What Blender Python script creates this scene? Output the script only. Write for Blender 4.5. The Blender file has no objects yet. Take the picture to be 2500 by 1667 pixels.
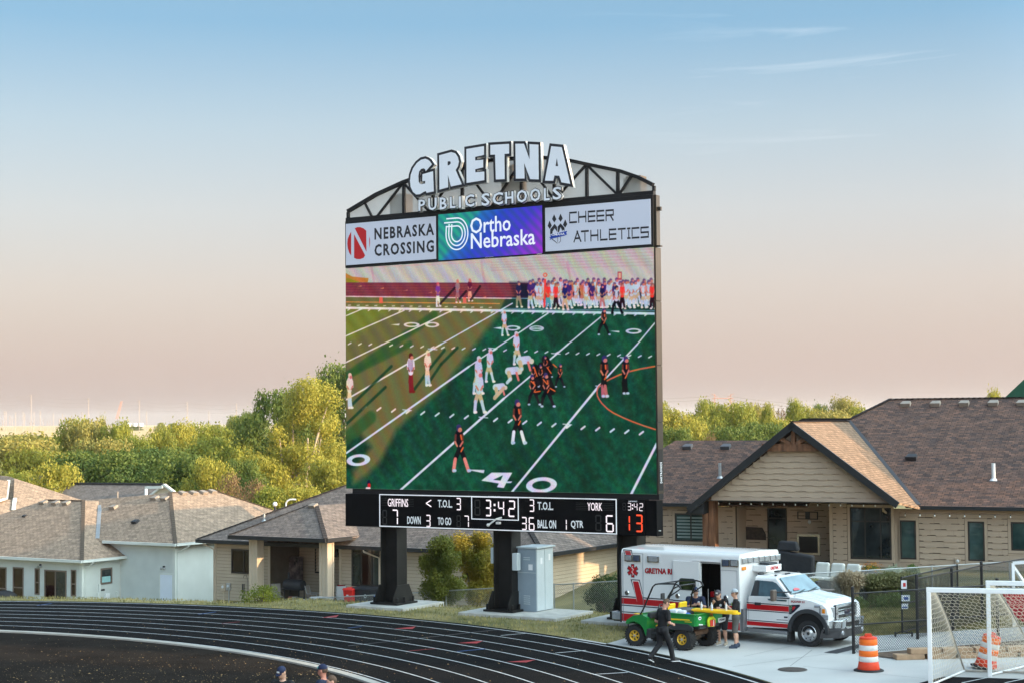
import bpy, bmesh, math, random
import numpy as np
from mathutils import Vector as V, Matrix, noise as mnoise
from mathutils.geometry import tessellate_polygon
random.seed(7); np.random.seed(7)
SC = bpy.context.scene; COL = SC.collection
R_ = math.radians
# ------------------------------------------------------------------ camera
FPX, HC, PITCH, ROLL = 4039.0, 6.8, math.atan(192.5/4039), 0.008
cp, sp = math.cos(PITCH), math.sin(PITCH)
cr, sr = math.cos(ROLL), math.sin(ROLL)
rt, up, fw = V((1,0,0)), V((0,-sp,cp)), V((0,cp,sp))
rr, uu = rt*cr-up*sr, rt*sr+up*cr
cd = bpy.data.cameras.new('camera'); cam = bpy.data.objects.new('camera', cd); COL.objects.link(cam)
cd.sensor_width = 36; cd.lens = 36*FPX/2500; cd.clip_start = .5; cd.clip_end = 30000
cam.matrix_world = Matrix(((rr.x,uu.x,-fw.x,0),(rr.y,uu.y,-fw.y,0),(rr.z,uu.z,-fw.z,HC),(0,0,0,1)))
SC.camera = cam
# ------------------------------------------------------------------ light
EXPO = .62
SUN_AZ, SUN_EL = 20.0, 11.0      # azimuth: degrees from +X towards the camera side
az, el = R_(SUN_AZ), R_(SUN_EL)
SDIR = V((math.cos(az)*math.cos(el), -math.sin(az)*math.cos(el), math.sin(el)))
sl = bpy.data.lights.new('sun', 'SUN'); so = bpy.data.objects.new('sun', sl); COL.objects.link(so)
sl.energy = 5.0; sl.angle = R_(.6); sl.color = (1, .69, .40)
so.rotation_euler = SDIR.to_track_quat('Z', 'Y').to_euler()
W = bpy.data.worlds.new('World'); SC.world = W; W.use_nodes = True
nt = W.node_tree; nt.nodes.clear(); L = nt.links.new
def wn(t, **k):
    n = nt.nodes.new(t)
    for a, b in k.items(): setattr(n, a, b)
    return n
out = wn('ShaderNodeOutputWorld'); bg1 = wn('ShaderNodeBackground'); bg2 = wn('ShaderNodeBackground'); addn = wn('ShaderNodeAddShader')
sky = wn('ShaderNodeTexSky', sky_type='NISHITA', sun_disc=False, sun_elevation=el, sun_rotation=R_(90+SUN_AZ), air_density=1.2, dust_density=3.0, ozone_density=1.5)
L(sky.outputs[0], bg1.inputs[0]); bg1.inputs[1].default_value = .05
tc = wn('ShaderNodeTexCoord'); sep = wn('ShaderNodeSeparateXYZ'); L(tc.outputs['Generated'], sep.inputs[0])
def s2l(c): return tuple((x/12.92 if x <= .04045 else ((x+.055)/1.055)**2.4) for x in c)
ramp = wn('ShaderNodeValToRGB'); L(sep.outputs[2], ramp.inputs[0])
SK = .05; bg1.inputs[1].default_value = SK
def sub(c, n): return tuple(max(.01, x/2**EXPO-y*SK/.1) for x, y in zip(s2l(c), n))
stops = [(0,(.765,.68,.64),(.06,.05,.026)),(.03,(.82,.75,.71),(.12,.13,.08)),(.08,(.865,.825,.795),(.187,.2,.143)),(.125,(.835,.85,.86),(.18,.22,.2)),(.175,(.75,.83,.88),(.17,.225,.225)),(.235,(.57,.745,.87),(.15,.208,.237)),(.34,(.60,.72,.82),(.13,.18,.22)),(1,(.58,.69,.79),(.05,.09,.14))]
stops = [(p, sub(c, n)) for p, c, n in stops]
e = ramp.color_ramp.elements
while len(e) < len(stops): e.new(.5)
for q, (p, c) in zip(e, stops): q.position = p; q.color = (*c, 1)
# thin cirrus streaks high on the right
mp = wn('ShaderNodeMapping'); mp.inputs['Scale'].default_value = (5, 5, 60); mp.inputs['Rotation'].default_value = (0, R_(4), 0)
L(tc.outputs['Generated'], mp.inputs[0])
no = wn('ShaderNodeTexNoise'); no.inputs['Scale'].default_value = 1.1; no.inputs['Detail'].default_value = 7; no.inputs['Roughness'].default_value = .6; no.inputs['Distortion'].default_value = .7
L(mp.outputs[0], no.inputs[0])
cr_ = wn('ShaderNodeMapRange'); cr_.inputs[1].default_value = .60; cr_.inputs[2].default_value = .80; L(no.outputs[0], cr_.inputs[0])
hr = wn('ShaderNodeMapRange'); hr.inputs[1].default_value = .12; hr.inputs[2].default_value = .2; L(sep.outputs[2], hr.inputs[0])
mu = wn('ShaderNodeMath', operation='MULTIPLY'); L(cr_.outputs[0], mu.inputs[0]); L(hr.outputs[0], mu.inputs[1])
hx = wn('ShaderNodeMapRange'); hx.inputs[1].default_value = .02; hx.inputs[2].default_value = .22; L(sep.outputs[0], hx.inputs[0]); mu3 = wn('ShaderNodeMath', operation='MULTIPLY'); L(mu.outputs[0], mu3.inputs[0]); L(hx.outputs[0], mu3.inputs[1])
mu2 = wn('ShaderNodeMath', operation='MULTIPLY'); L(mu3.outputs[0], mu2.inputs[0]); mu2.inputs[1].default_value = .30
mx = wn('ShaderNodeMix', data_type='RGBA'); L(mu2.outputs[0], mx.inputs[0]); L(ramp.outputs[0], mx.inputs[6]); mx.inputs[7].default_value = (*s2l((.90,.90,.90)), 1)
# the hazy sky brightens towards the low sun (broad aureole)
dt = wn('ShaderNodeVectorMath', operation='DOT_PRODUCT'); L(tc.outputs['Generated'], dt.inputs[0]); dt.inputs[1].default_value = SDIR
gr = wn('ShaderNodeMapRange', interpolation_type='SMOOTHSTEP'); gr.inputs[1].default_value = -.05; gr.inputs[2].default_value = 1; L(dt.outputs['Value'], gr.inputs[0])
gs = wn('ShaderNodeMapRange'); gs.inputs[3].default_value = 1; gs.inputs[4].default_value = 15; L(gr.outputs[0], gs.inputs[0])
tn = wn('ShaderNodeMix', data_type='RGBA', blend_type='MULTIPLY'); tn.inputs[7].default_value = (1, .80, .57, 1); L(gr.outputs[0], tn.inputs[0]); L(mx.outputs[2], tn.inputs[6])
L(tn.outputs[2], bg2.inputs[0]); L(gs.outputs[0], bg2.inputs[1])
L(bg1.outputs[0], addn.inputs[0]); L(bg2.outputs[0], addn.inputs[1]); L(addn.outputs[0], out.inputs[0])
SC.view_settings.view_transform = 'Standard'; SC.view_settings.look = 'None'; SC.view_settings.gamma = 1; SC.view_settings.exposure = EXPO
SC.view_settings.use_curve_mapping = False
SC.cycles.max_bounces = 6; SC.cycles.transparent_max_bounces = 16
# ------------------------------------------------------------------ pixel -> place helpers (source px, 2500 wide)
def ray(px, py):
    x, y = (px-1250)/FPX, (833.5-py)/FPX
    return rr*x+uu*y+fw
CAMP = V((0,0,HC))
def G(px, py, z=0):
    r = ray(px, py); return CAMP+r*((z-HC)/r.z)
def AY(px, py, y):
    r = ray(px, py); return CAMP+r*(y/r.y)
ZM = dict(A=(0,900,2.766),B=(0,1300,2.767),C=(480,1150,3.794),D=(820,320,2.867),g=(820,840,4.127),h=(1200,840,4.127),I=(830,1190,2.904),
          J=(1600,950,2.613),K=(1480,1310,3.564),L=(1960,1330,4.356),M=(980,330,5.345),N=(1500,1320,6.533),O=(1500,1400,6.819),P=(1800,1340,6.031),
          Q=(2200,1330,4.653),R=(840,480,5.88),S=(1240,460,5.88),T=(0,950,5.88),U=(0,1150,4.704),V=(560,1300,5.88),W=(0,1370,7.35),X=(1600,1190,4.704),
          Y=(850,1400,3.313),Z=(560,880,4.238),s=(0,0,1),E=(820,620,5.873),F=(1200,620,5.345))
def px(k, x, y):
    a, b, c = ZM[k]; return a+x/c, b+y/c
class Frame:
    """a thing's own frame: origin o, local x along yaw, y to its left, z up"""
    def __init__(s, o, yaw):
        s.o = V((o[0], o[1], o[2] if len(o) > 2 else 0)); s.yaw = R_(yaw)
        s.M = Matrix.Translation(s.o) @ Matrix.Rotation(s.yaw, 4, 'Z'); s.I = s.M.inverted()
    def pl(s, p, q, n):            # local plane through q with normal n, hit by pixel p
        r = s.I.to_3x3() @ ray(*p); c = s.I @ CAMP; q, n = V(q), V(n)
        return c+r*((q-c).dot(n)/r.dot(n))
    def y(s, p, y): return s.pl(p, (0,y,0), (0,1,0))
    def x(s, p, x): return s.pl(p, (x,0,0), (1,0,0))
    def z(s, p, z): return s.pl(p, (0,0,z), (0,0,1))
    def w(s, v): return s.M @ V(v)
# ------------------------------------------------------------------ materials
def mat(name, col, rough=.7, metal=0, var=.12, vs=3.0, bump=0, bs=40, col2=None, spec=.4, emit=None, es=1, coat=0, alpha=None, stretch=None, detail=5):
    m = bpy.data.materials.new(name); m.use_nodes = True; t = m.node_tree; n = t.nodes; b = n['Principled BSDF']
    b.inputs['Roughness'].default_value = rough; b.inputs['Metallic'].default_value = metal
    b.inputs['Specular IOR Level'].default_value = spec; b.inputs['Coat Weight'].default_value = coat; b.inputs['Coat Roughness'].default_value = .08
    g = n.new('ShaderNodeTexCoord'); nz = n.new('ShaderNodeTexNoise'); nz.inputs['Scale'].default_value = vs; nz.inputs['Detail'].default_value = detail
    src = g.outputs['Object']
    if stretch:
        k = n.new('ShaderNodeMapping'); k.inputs['Scale'].default_value = stretch; t.links.new(src, k.inputs[0]); src = k.outputs[0]
    t.links.new(src, nz.inputs['Vector'])
    r = n.new('ShaderNodeValToRGB'); t.links.new(nz.outputs[0], r.inputs[0])
    r.color_ramp.elements[0].position = .3; r.color_ramp.elements[1].position = .7
    c2 = col2 or tuple(min(1, c*(1+var)) for c in col)
    r.color_ramp.elements[0].color = (*[c*(1-var) for c in col], 1); r.color_ramp.elements[1].color = (*c2, 1)
    t.links.new(r.outputs[0], b.inputs['Base Color'])
    if bump:
        z = n.new('ShaderNodeTexNoise'); z.inputs['Scale'].default_value = bs; z.inputs['Detail'].default_value = 3; t.links.new(src, z.inputs['Vector'])
        u = n.new('ShaderNodeBump'); u.inputs['Strength'].default_value = bump; u.inputs['Distance'].default_value = .02
        t.links.new(z.outputs[0], u.inputs['Height']); t.links.new(u.outputs[0], b.inputs['Normal'])
    if emit: b.inputs['Emission Color'].default_value = (*emit, 1); b.inputs['Emission Strength'].default_value = es
    if alpha is not None: b.inputs['Alpha'].default_value = alpha
    m['r'] = r.name
    return m
def glassmat(name, col, rough=.05, tr=0.0, spec=.6):
    m = mat(name, col, rough, 0, .2, 1.5, spec=spec); b = m.node_tree.nodes['Principled BSDF']; b.inputs['Transmission Weight'].default_value = tr; b.inputs['IOR'].default_value = 1.45
    return m
# ------------------------------------------------------------------ mesh builder
class MB:
    def __init__(s): s.v, s.f, s.m = [], [], []
    def add(s, vs, fs, mi=0):
        k = len(s.v); s.v += [tuple(p) for p in vs]; s.f += [tuple(i+k for i in f) for f in fs]; s.m += [mi]*len(fs); return s
    def hexa(s, p, mi=0):   # 8 points: bottom ring, top ring
        return s.add(p, [(3,2,1,0),(4,5,6,7),(0,1,5,4),(1,2,6,5),(2,3,7,6),(3,0,4,7)], mi)
    def box(s, x0, x1, y0, y1, z0, z1, mi=0):
        if x0>x1: x0,x1=x1,x0
        if y0>y1: y0,y1=y1,y0
        if z0>z1: z0,z1=z1,z0
        return s.hexa([(x0,y0,z0),(x1,y0,z0),(x1,y1,z0),(x0,y1,z0),(x0,y0,z1),(x1,y0,z1),(x1,y1,z1),(x0,y1,z1)], mi)
    def beam(s, p, q, w, h, upv=(0,0,1), mi=0):   # box between p and q, w sideways, h along upv
        p, q = V(p), V(q); d = (q-p).normalized(); a = d.cross(V(upv))
        if a.length < 1e-4: a = d.cross(V((1,0,0)))
        a.normalize(); b = a.cross(d).normalized(); a *= w/2; b *= h/2
        return s.hexa([p-a-b, p+a-b, q+a-b, q-a-b, p-a+b, p+a+b, q+a+b, q-a+b], mi)
    def tube(s, pts, r, n=8, mi=0, cap=True, ell=1):
        P = [V(p) for p in pts]; rs = r if isinstance(r, (list, tuple)) else [r]*len(P)
        t = (P[1]-P[0]).normalized(); a = t.orthogonal().normalized(); vs, fs = [], []
        for i, p in enumerate(P):
            tt = (P[min(i+1, len(P)-1)]-P[max(i-1, 0)]).normalized()
            a = (a-tt*a.dot(tt)); a = a.normalized() if a.length > 1e-6 else tt.orthogonal().normalized(); b = tt.cross(a)
            for k in range(n):
                g = 2*math.pi*k/n; vs.append(p+a*(rs[i]*math.cos(g))+b*(rs[i]*math.sin(g)*ell))
        for i in range(len(P)-1):
            for k in range(n): fs.append((i*n+k, i*n+(k+1)%n, (i+1)*n+(k+1)%n, (i+1)*n+k))
        if cap: fs += [tuple(range(n))[::-1], tuple(range((len(P)-1)*n, len(P)*n))]
        return s.add(vs, fs, mi)
    def prism(s, loops, fn, c0, c1, mi=0, side=None):  # loops: outer + holes of 2D pts; fn(a,b,c)->xyz
        if not isinstance(loops[0][0], (list, tuple)): loops = [loops]
        tri = tessellate_polygon([[V((a,b,0)) for a,b in l] for l in loops]); flat = [p for l in loops for p in l]; n = len(flat)
        vs = [fn(a,b,c0) for a,b in flat]+[fn(a,b,c1) for a,b in flat]
        fs = [tuple(t) for t in tri]+[tuple(i+n for i in t[::-1]) for t in tri]; s.add(vs, fs, mi)
        k = len(s.v)-2*n; o = 0; sf = []
        for l in loops:
            m = len(l)
            for i in range(m): j = (i+1) % m; sf.append((k+o+i, k+o+j, k+n+o+j, k+n+o+i))
            o += m
        s.f += sf; s.m += [mi if side is None else side]*len(sf); return s
    def lathe(s, prof, o=(0,0,0), n=24, fn=None, mi=0, a0=0, a1=2*math.pi):
        fn = fn or (lambda x,y,z: (o[0]+x, o[1]+y, o[2]+z)); full = abs(a1-a0-2*math.pi) < 1e-6; N = n if full else n+1
        vs = [fn(r*math.cos(a0+(a1-a0)*k/n), r*math.sin(a0+(a1-a0)*k/n), z) for r, z in prof for k in range(N)]
        fs = [(i*N+k, i*N+(k+1)%N, (i+1)*N+(k+1)%N, (i+1)*N+k) for i in range(len(prof)-1) for k in range(n)]
        return s.add(vs, fs, mi)
    def ell(s, c, rx, ry, rz, nu=12, nv=8, mi=0, z0=-1, z1=1):
        prof = []
        for j in range(nv+1):
            t = math.asin(z0)+(math.asin(z1)-math.asin(z0))*j/nv; prof.append((max(math.cos(t), .001), math.sin(t)))
        return s.lathe(prof, n=nu, fn=lambda x,y,z: (c[0]+x*rx, c[1]+y*ry, c[2]+z*rz), mi=mi)
    def quad(s, *p, mi=0): return s.add(p, [tuple(range(len(p)))], mi)
    def build(s, name, mats, parent=None, smooth=None, bevel=0, label=None, kind=None, recalc=True):
        me = bpy.data.meshes.new(name); me.from_pydata([tuple(p) for p in s.v], [], s.f)
        if recalc:
            b = bmesh.new(); b.from_mesh(me); bmesh.ops.recalc_face_normals(b, faces=b.faces); b.to_mesh(me); b.free()
        for m in (mats if isinstance(mats, (list, tuple)) else [mats]): me.materials.append(m)
        if any(s.m): me.polygons.foreach_set('material_index', s.m)
        if smooth is not None:
            me.polygons.foreach_set('use_smooth', [True]*len(me.polygons))
            me.set_sharp_from_angle(angle=R_(smooth))
        o = bpy.data.objects.new(name, me); COL.objects.link(o)
        if parent: o.parent = parent
        if bevel:
            b = o.modifiers.new('bevel', 'BEVEL'); b.width = bevel; b.segments = 2; b.limit_method = 'ANGLE'; b.harden_normals = False
        if label: o['label'] = label
        if kind: o['kind'] = kind
        return o
def thing(name, label, cat, loc=(0,0,0), rotz=0, group=None):
    o = bpy.data.objects.new(name, None); COL.objects.link(o); o.location = loc; o.rotation_euler = (0,0,rotz); o.empty_display_size = .2
    return tag(o, label, cat, group)
def fthing(name, label, cat, fr, group=None): return thing(name, label, cat, fr.o, fr.yaw, group)
def tag(o, label, cat, group=None):
    o['label'] = label; o['category'] = cat
    if group: o['group'] = group
    return o
def child(name, me, parent, loc=(0,0,0), rot=(0,0,0), sc=(1,1,1)):
    o = bpy.data.objects.new(name, me); COL.objects.link(o); o.parent = parent; o.location = loc; o.rotation_euler = rot; o.scale = sc; return o
def dup(root, loc, rotz, label=None, group=None, sc=None):
    def cpy(o, par):
        c = o.copy(); COL.objects.link(c); c.parent = par
        for k in o.children: cpy(k, c)
        return c
    r = cpy(root, root.parent); r.location = loc; r.rotation_euler = (0,0,rotz)
    if sc: r.scale = (sc,)*3
    if label: r['label'] = label
    if group: r['group'] = group
    return r
def lerp(a, b, t): return a+(b-a)*t
def sstep(a, b, x):
    t = min(1, max(0, (x-a)/(b-a))); return t*t*(3-2*t)
def text_mesh(body, size=1, bold=0, spacing=1, shear=0, depth=0, align='LEFT', res=2):
    c = bpy.data.curves.new('txt', 'FONT'); c.body = body; c.size = size; c.offset = bold; c.space_character = spacing; c.shear = shear; c.extrude = depth; c.align_x = align; c.resolution_u = res
    o = bpy.data.objects.new('txt', c); COL.objects.link(o); me = bpy.data.meshes.new_from_object(o.evaluated_get(bpy.context.evaluated_depsgraph_get()))
    bpy.data.objects.remove(o); bpy.data.curves.remove(c); return me
def text_on(name, body, mats, parent, p0, ex, ey, w, h, bold=0, spacing=1, shear=0, depth=.004, fitbox=True, label=None):
    """flat lettering: lower-left p0, right ex, up ey, squeezed to w x h"""
    me = text_mesh(body, 1, bold, spacing, shear, depth); n = len(me.vertices); a = np.empty(n*3, 'f'); me.vertices.foreach_get('co', a); a = a.reshape(-1, 3)
    mn, mxx = a.min(0), a.max(0); ex, ey = V(ex).normalized(), V(ey).normalized(); ez = ex.cross(ey)
    u = (a[:,0]-mn[0])/(mxx[0]-mn[0])*w; v = (a[:,1]-mn[1])/(mxx[1]-mn[1])*h; d = a[:,2]
    P = np.array(p0)[None]+u[:,None]*np.array(ex)+v[:,None]*np.array(ey)+d[:,None]*np.array(ez)
    me.vertices.foreach_set('co', P.astype('f').ravel()); me.update(); me.materials.clear(); me.materials.append(mats); me.name = name
    o = bpy.data.objects.new(name, me); COL.objects.link(o); o.parent = parent
    if label: o['label'] = label
    return o
# ================================================================== GROUND, TRACK, CONCRETE
# track circles: outer and inner painted lines, fitted to the bend
CO, RO = (-23.573, 32.956), 31.4716
CI, RI = (-24.934, 32.105), 24.460
def circ(t, extra=0):     # t 0 = outer line, 1 = inner line
    return lerp(CO[0], CI[0], t), lerp(CO[1], CI[1], t), lerp(RO, RI, t)+extra
def beyond(x, y):         # metres beyond the level field area (towards the houses)
    d = math.hypot(x-CO[0], y-CO[1])-RO-1.7
    if x < CO[0]: d = y-CO[1]-RO-1.7
    pad = y-(62.6-(x+4.4)*.48)          # behind the scoreboard footings
    if x > -8: d = min(d, pad) if x < 3 else pad
    if x <= -8: d = min(d, lerp(d, min(d, pad), sstep(-11, -8, x)))
    return max(0, d)
def hz(x, y):
    lv = lerp(-4.3, -2.05, sstep(-19, -12.5, x)) if x < -8 else lerp(-2.05, 0, sstep(-3, 8.5, x))
    near = -min(-lv, beyond(x, y)*(.30 if x > -8 else .5))
    far = lerp(near, lerp(-8, -5.5, sstep(-10, 60, x)), sstep(92, 150, y))
    return lerp(far, -1.0, sstep(320, 1300, math.hypot(x, y)))
xs = list(np.arange(-60, 60, 1.0)); ys = list(np.arange(20, 120, 1.0))
xs = [-9000,-5000,-2500,-1400,-900,-600,-400,-280,-200,-150,-110,-85,-70]+xs+[60,70,85,110,150,200,280,400,600,900,1400,2500,5000,9000]
ys = [-2500,-800,-200,-50,0,10]+ys+[120,130,140,155,170,190,220,260,320,400,500,650,850,1100,1400,1800,2400,3200,4500,7000,12000]
b = MB(); nx = len(xs)
for y in ys:
    for x in xs:
        z = hz(x, y); r = math.hypot(x, y)
        if r > 900: z += 6*mnoise.noise(V((x/900, y/900, 0)))*sstep(900, 1600, r)
        b.v.append((x, y, z-.012))
b.f = [(j*nx+i, j*nx+i+1, (j+1)*nx+i+1, (j+1)*nx+i) for j in range(len(ys)-1) for i in range(nx-1)]; b.m = [0]*len(b.f)
mg = mat('ground_grass', (.15,.15,.05), .95, 0, .35, .35, .5, 60, col2=(.30,.25,.11))
# far fields: dry crop colour and a darker wood floor by distance
t = mg.node_tree; n = t.nodes; ge = n.new('ShaderNodeNewGeometry'); ln = n.new('ShaderNodeVectorMath'); ln.operation = 'LENGTH'; t.links.new(ge.outputs['Position'], ln.inputs[0])
r1 = n.new('ShaderNodeValToRGB'); mr = n.new('ShaderNodeMapRange'); mr.inputs[1].default_value = 0; mr.inputs[2].default_value = 3000; t.links.new(ln.outputs['Value'], mr.inputs[0]); t.links.new(mr.outputs[0], r1.inputs[0])
e = r1.color_ramp.elements; e[0].position = .25; e[0].color = (0,0,0,1); e[1].position = .36; e[1].color = (1,1,1,1)
nz = n.new('ShaderNodeTexNoise'); nz.inputs['Scale'].default_value = .0016; nz.inputs['Detail'].default_value = 4; mpp = n.new('ShaderNodeMapping'); mpp.inputs['Scale'].default_value = (1, .35, 1)
t.links.new(ge.outputs['Position'], mpp.inputs[0]); t.links.new(mpp.outputs[0], nz.inputs['Vector'])
r2 = n.new('ShaderNodeValToRGB'); r2.color_ramp.elements[0].position = .42; r2.color_ramp.elements[0].color = (.58,.37,.17,1); r2.color_ramp.elements[1].position = .6; r2.color_ramp.elements[1].color = (.62,.46,.25,1); q = r2.color_ramp.elements.new(.66); q.color = (.2,.2,.08,1)
t.links.new(nz.outputs[0], r2.inputs[0])
mm = n.new('ShaderNodeMix'); mm.data_type = 'RGBA'; t.links.new(r1.outputs[0], mm.inputs[0]); t.links.new(n[mg['r']].outputs[0], mm.inputs[6]); t.links.new(r2.outputs[0], mm.inputs[7]); t.links.new(mm.outputs[2], n['Principled BSDF'].inputs['Base Color'])
b.build('ground', mg, kind='structure', smooth=60, recalc=False)
# ---- track surface: an asphalt sheet with the bend, extended towards the camera
def arcpts(t, extra, a0, a1, n=120):
    x, y, r = circ(t, extra); return [(x+r*math.cos(a0+(a1-a0)*k/n), y+r*math.sin(a0+(a1-a0)*k/n)) for k in range(n+1)]
mt = mat('track_rubber', (.009,.0093,.012), .95, 0, .25, .5, 1.0, 45, col2=(.016,.0155,.016), spec=.08)
mt.node_tree.nodes['Bump'].inputs['Distance'].default_value = .10
outer = arcpts(0, .30, R_(-20), R_(90)); outer = outer+[(-80, outer[-1][1])]
b = MB(); b.v = [(x, y, .0) for x, y in outer]+[(x if x>-70 else -80, 10, .0) for x, y in outer]
b.f = [(i, i+1, len(outer)+i+1, len(outer)+i) for i in range(len(outer)-1)]; b.m = [0]*len(b.f)
b.build('running_track', mt, kind='structure')
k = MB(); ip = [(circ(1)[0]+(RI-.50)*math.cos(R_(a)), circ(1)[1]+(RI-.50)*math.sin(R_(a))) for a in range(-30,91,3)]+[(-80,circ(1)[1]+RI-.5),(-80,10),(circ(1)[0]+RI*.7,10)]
k.add([(x,y,.002) for x,y in ip], [tuple(q) for q in tessellate_polygon([[V((x,y,0)) for x,y in ip]])]); mi_ = mat('infield_rubber_lit', (.022,.0175,.015), .95, 0, .3, .6, 1.0, 45, col2=(.034,.027,.022), spec=.08); mi_.node_tree.nodes['Bump'].inputs['Distance'].default_value = .1; k.build('infield', mi_, kind='structure')  # track rubber again, browned and lightened to put sunlight into its colour
# painted lines (thin sheets 4 mm up)
mwl = mat('line_paint', (.50,.52,.54), .6, 0, .25, 6, bump=.1); b = MB()
def ribbon(b, pts, w, z=.004, mi=0):
    vs = []
    for i, p in enumerate(pts):
        q0, q1 = pts[max(0, i-1)], pts[min(len(pts)-1, i+1)]; d = V((q1[0]-q0[0], q1[1]-q0[1])).normalized(); nn = V((-d.y, d.x))*w/2
        vs += [(p[0]+nn.x, p[1]+nn.y, z), (p[0]-nn.x, p[1]-nn.y, z)]
    b.add(vs, [(2*i, 2*i+1, 2*i+3, 2*i+2) for i in range(len(pts)-1)], mi)
TT = [.0, .135, .255, .375, .495, .615, .74, .868, 1.0]
for k, tt in enumerate(TT):
    pts = arcpts(tt, 0, R_(-15), R_(90), 100); pts += [(-80, pts[-1][1])]; ribbon(b, pts, .05 if k else .07)
b.build('lane_lines', mwl, kind='structure')
# exchange marks: red wedges, blue and white cross marks
def mark(a, b_, w, m, name):
    k = MB(); A, B = G(*a), G(*b_); ribbon(k, [(A.x, A.y), (B.x, B.y)], w, .0045); return k.build(name, m, kind='structure')
mred = mat('track_red_paint', (.30,.03,.035), .7, var=.25, vs=8); mblu = mat('track_blue_paint', (.03,.10,.28), .7, var=.25, vs=8); mdim = mat('track_faint_line', (.12,.12,.13), .7, var=.2)
def wedge(p0, p1, p2, m, name):
    k = MB(); k.add([(*G(*p)[:2], .0045) for p in (p0, p1, p2)], [(0,1,2)]); return k.build(name, m, kind='structure')
for w_ in (((2170,573),(2290,553),(2270,570)), ):
    wedge(px('B',*w_[0]), px('B',*w_[1]), px('B',*w_[2]), mred, 'exchange_mark')
for w_ in (((370,443),(548,425),(520,446)), ((885,560),(1095,540),(1040,562)), ((1280,712),(1520,693),(1440,716))):
    wedge(px('Y',*w_[0]), px('Y',*w_[1]), px('Y',*w_[2]), mred, 'exchange_mark')
for z_, a, c in (('B',(1340,550),(1460,533)),('B',(250,490),(350,476)),('Y',(880,628),(1110,606)),('Y',(0,438),(110,425))): mark(px(z_,*a), px(z_,*c), .07, mblu, 'exchange_mark')
for z_, a, c in (('B',(1500,612),(1620,600)),('Y',(480,625),(710,603))): mark(px(z_,*a), px(z_,*c), .05, mred, 'exchange_mark')
for z_, a, c in (('Y',(1235,498),(1435,480)),('Y',(1675,640),(1925,618)),('Y',(1985,813),(2262,796))): mark(px(z_,*a), px(z_,*c), .065, mwl, 'lane_mark')
for z_, a, c in (('Y',(0,582),(1200,452)),): mark(px(z_,*a), px(z_,*c), .05, mdim, 'lane_mark')
# concrete kerb inside the bend: a raised curb with drain slot
b = MB(); mk = mat('kerb_concrete', (.38,.355,.32), .85, 0, .12, 2, .3, 60)
prof = [(-.52,0),(-.52,.05),(-.28,.055),(-.28,0)]
def sweep(b, prof, a0, a1, t=1.0, n=110, mi=0):
    x, y, r = circ(t); vs = []; m = len(prof)
    for k in range(n+1):
        a = lerp(a0, a1, k/n); c, s_ = math.cos(a), math.sin(a)
        for e_, z in prof: vs.append((x+(r+e_)*c, y+(r+e_)*s_, z))
    x9 = -80
    for e_, z in prof: vs.append((x9, y+r+e_, z))
    b.add(vs, [(i*m+j, i*m+j+1, (i+1)*m+j+1, (i+1)*m+j) for i in range(n+1) for j in range(m-1)], mi)
sweep(b, prof, R_(-15), R_(90)); b.build('kerb', mk, kind='structure', smooth=30)
b = MB(); mdr = mat('drain_dark', (.01,.01,.012), .6, var=.3, vs=5); sweep(b, [(-.27,.003),(-.10,.003)], R_(-15), R_(90)); b.build('drain_channel', mdr, kind='structure')
# concrete apron on the right
edge = arcpts(0, .36, R_(-20), R_(90), 120)
ap = [p for p in edge if p[0] > G(*px('Y',1800,520)).x]
mc = mat('apron_concrete', (.43,.43,.42), .85, 0, .08, .4, .25, 90, col2=(.49,.485,.47))
gl = [G(*px('Y',1790,522)), G(*px('K',180,805)), G(*px('K',60,760)), G(*px('K',620,700)), ]
far = [(2.3, 50.9), (3.4, 52.6), (5.2, 55.3), (9.0, 53.6), (12.2, 51.9), (60, 58)]
G1 = G(*px('Y',1770,518)); 
poly = [(60,10),(60,58),(21.0,55.6),(15.5,53.6),(10.9,51.9),(7.5,54.6),(4.2,53.4),(2.75,50.6),(G1.x,G1.y)]
arc2 = [p for p in edge if G1.x < p[0] and p[1] > 10 and p[1] < G1.y]; arc2.sort(key=lambda p: -p[1])
poly = poly+arc2
b = MB(); tri = tessellate_polygon([[V((x,y,0)) for x,y in poly]]); b.add([(x,y,.006) for x,y in poly], [tuple(q) for q in tri]); b.build('concrete_apron', mc, kind='structure')
mj = mat('joint_dark', (.17,.17,.17), .9, var=.2)
for a, c in ((px('K',1100,1130), px('K',2352,960)), (px('K',1600,1125), px('K',1790,985)), (px('L',0,1290), px('L',1300,1420)), (px('K',1200,1040),px('K',1660,940))):
    A, B = G(*a), G(*c); k = MB(); ribbon(k, [(A.x,A.y),(B.x,B.y)], .018, .0105); k.build('concrete_joint', mj, kind='structure')
k = MB(); A, B = G(*px('L',290,1150)), G(*px('L',640,1062)); ribbon(k, [(A.x,A.y),(B.x,B.y)], .42, .0105); k.build('asphalt_patch', mat('patch', (.035,.036,.042), .8, var=.2), kind='structure')
# second strip of black track under the goals, lower right
k = MB(); k.add([(*G(*p)[:2], .0105) for p in (px('L',1240,1467), px('L',1500,1400), px('L',2352,1425), (2600,1700), (2300,1760), (2235,1700))], [(0,1,2,3,4,5)]); k.build('runway', mt, kind='structure')
k = MB()
for a, c in ((px('L',1690,1468), px('L',1960,1412)), (px('L',2150,1467), px('L',2352,1425))):
    A, B = G(*a), G(*c); ribbon(k, [(A.x,A.y),(B.x,B.y)], .05, .015)
k.build('runway_lines', mwl, kind='structure')
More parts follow.
